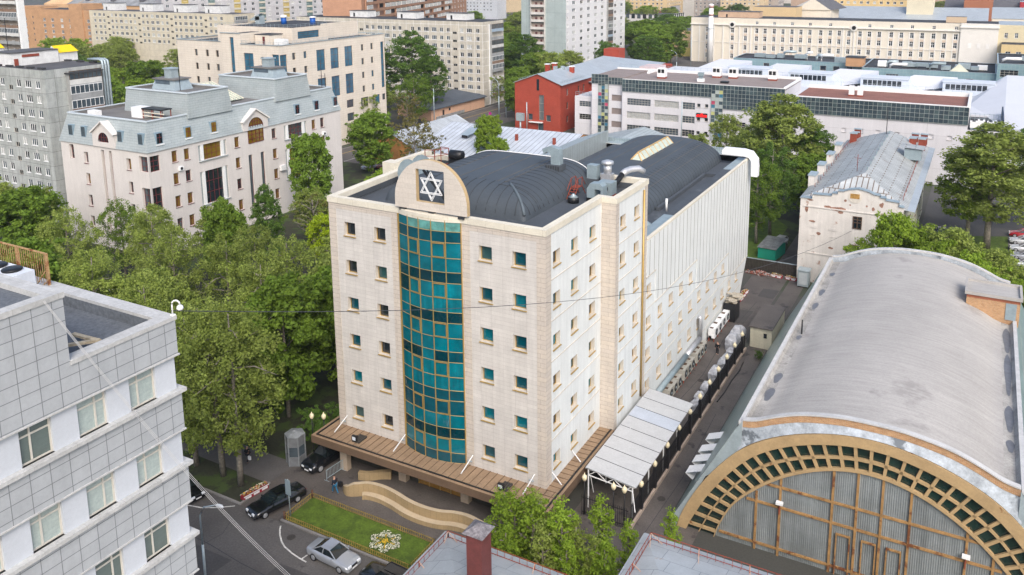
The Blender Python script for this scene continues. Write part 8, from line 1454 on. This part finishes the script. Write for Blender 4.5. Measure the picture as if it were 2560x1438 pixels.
far('warehouse','white vaulted warehouse behind the left part of the factory',-120,520,-60,570,14,(.62,.60,.56),S=False,Eh=False,roof=m_mem)
far('low_building','peach rooftop house behind the left wing of the factory',-78,385,-56,400,26,(.56,.42,.30),S=False,Eh=False)
q=MB(); q.quad([(-60,402,24),(-42,402,24),(-51,402,30)]); q.quad([(-60,402,24),(-51,402,30),(-54,430,30),(-66,430,24)][::-1]); q.quad([(-42,402,24),(-38,430,24),(-48,430,30),(-51,402,30)],1); T=thing('gabled_roof','dark gabled roof with a small cream gable behind the factory','building',(-51,410,0)); q.box((-60,402.5,0),(-42,430,24)); q.build('roof',[MATS['far_wall_4244'] if 'far_wall_4244' in MATS else m_fc,MATS['dark_slate']],T)
for x0,x1,y0,y1,ze,zr,l in ((-60,30,432,470,18,24,'long pale blue metal roof right behind the factory'),(32,80,445,480,19,24,'pale blue metal roof behind the yellowish annex'),(6,60,520,560,20,27,'dark slate roof at the top right corner')):
    gabled('metal_roofed_building',l,x0,x1,y0,y1,ze,zr,m_fc,m_zinc if 'blue' in l else MATS['dark_slate'])
far('tower_block','square cream stair tower behind the factory',-9,440,4,452,30,(.60,.55,.42),S=False,Eh=False)
far('brick_block','square red brown brick block at the top right',17,500,32,520,34,(.33,.13,.07),S=False,Eh=False)
far('low_building','tan rooftop box near the right end of the factory',14,356,22,361,24.5,(.52,.40,.28),S=False,Eh=False)
far('low_building','small red-walled house with pale roof at the top right',46,515,62,530,25,(.35,.03,.04),S=False,Eh=False,roof=m_zinc)
cols_=[(.5,.47,.42),(.44,.45,.47),(.55,.50,.42),(.42,.30,.22),(.56,.44,.28),(.48,.44,.36),(.36,.36,.38),(.6,.58,.54)]
for i in range(46):
    # a loose street grid of far blocks filling the city up to the skyline of the picture
    y=620+ (i%5)*95+fr.uniform(-20,20); x=-760+ (i*137)%880+fr.uniform(-15,15); w=fr.uniform(35,75); d=fr.uniform(14,22); H=fr.choice([14,16,20,24,28,30])
    if -70<x<60 and y<560: continue
    sx=['first','second','third','fourth','fifth'][i%5]
    far('city_block','distant city block near the top edge of the photo',x,y,x+w,y+d,H,fr.choice(cols_),Eh=False,roof=fr.choice([m_froof,m_droof,m_zinc]),group='distant city blocks',zmin=H-9)
for i in range(16):
    y=300+(i%4)*85+fr.uniform(-15,15); x=-760+(i*97)%330; far('city_block','distant city block near the top left edge of the photo',x,y,x+fr.uniform(30,60),y+16,fr.choice([16,20,26]),fr.choice(cols_),Eh=False,group='distant city blocks at the top left',zmin=8)

hz=MB(); hz.box((-1400,-150,-1.2),(1100,1900,52)); H_=hz.build('haze',None or M('haze_air',(.8,.85,.9))); H_['kind']='stuff'
t=MATS['haze_air'].node_tree; t.nodes.remove(t.nodes['Principled BSDF']); 
for n_ in list(t.nodes):
    if n_.type!='OUTPUT_MATERIAL': t.nodes.remove(n_)
pv=t.nodes.new('ShaderNodeVolumePrincipled'); pv.inputs['Color'].default_value=(.86,.9,.95,1); pv.inputs['Density'].default_value=.00012; pv.inputs['Anisotropy'].default_value=.2
t.links.new(pv.outputs[0],t.nodes['Material Output'].inputs['Volume'])
flush_windows()
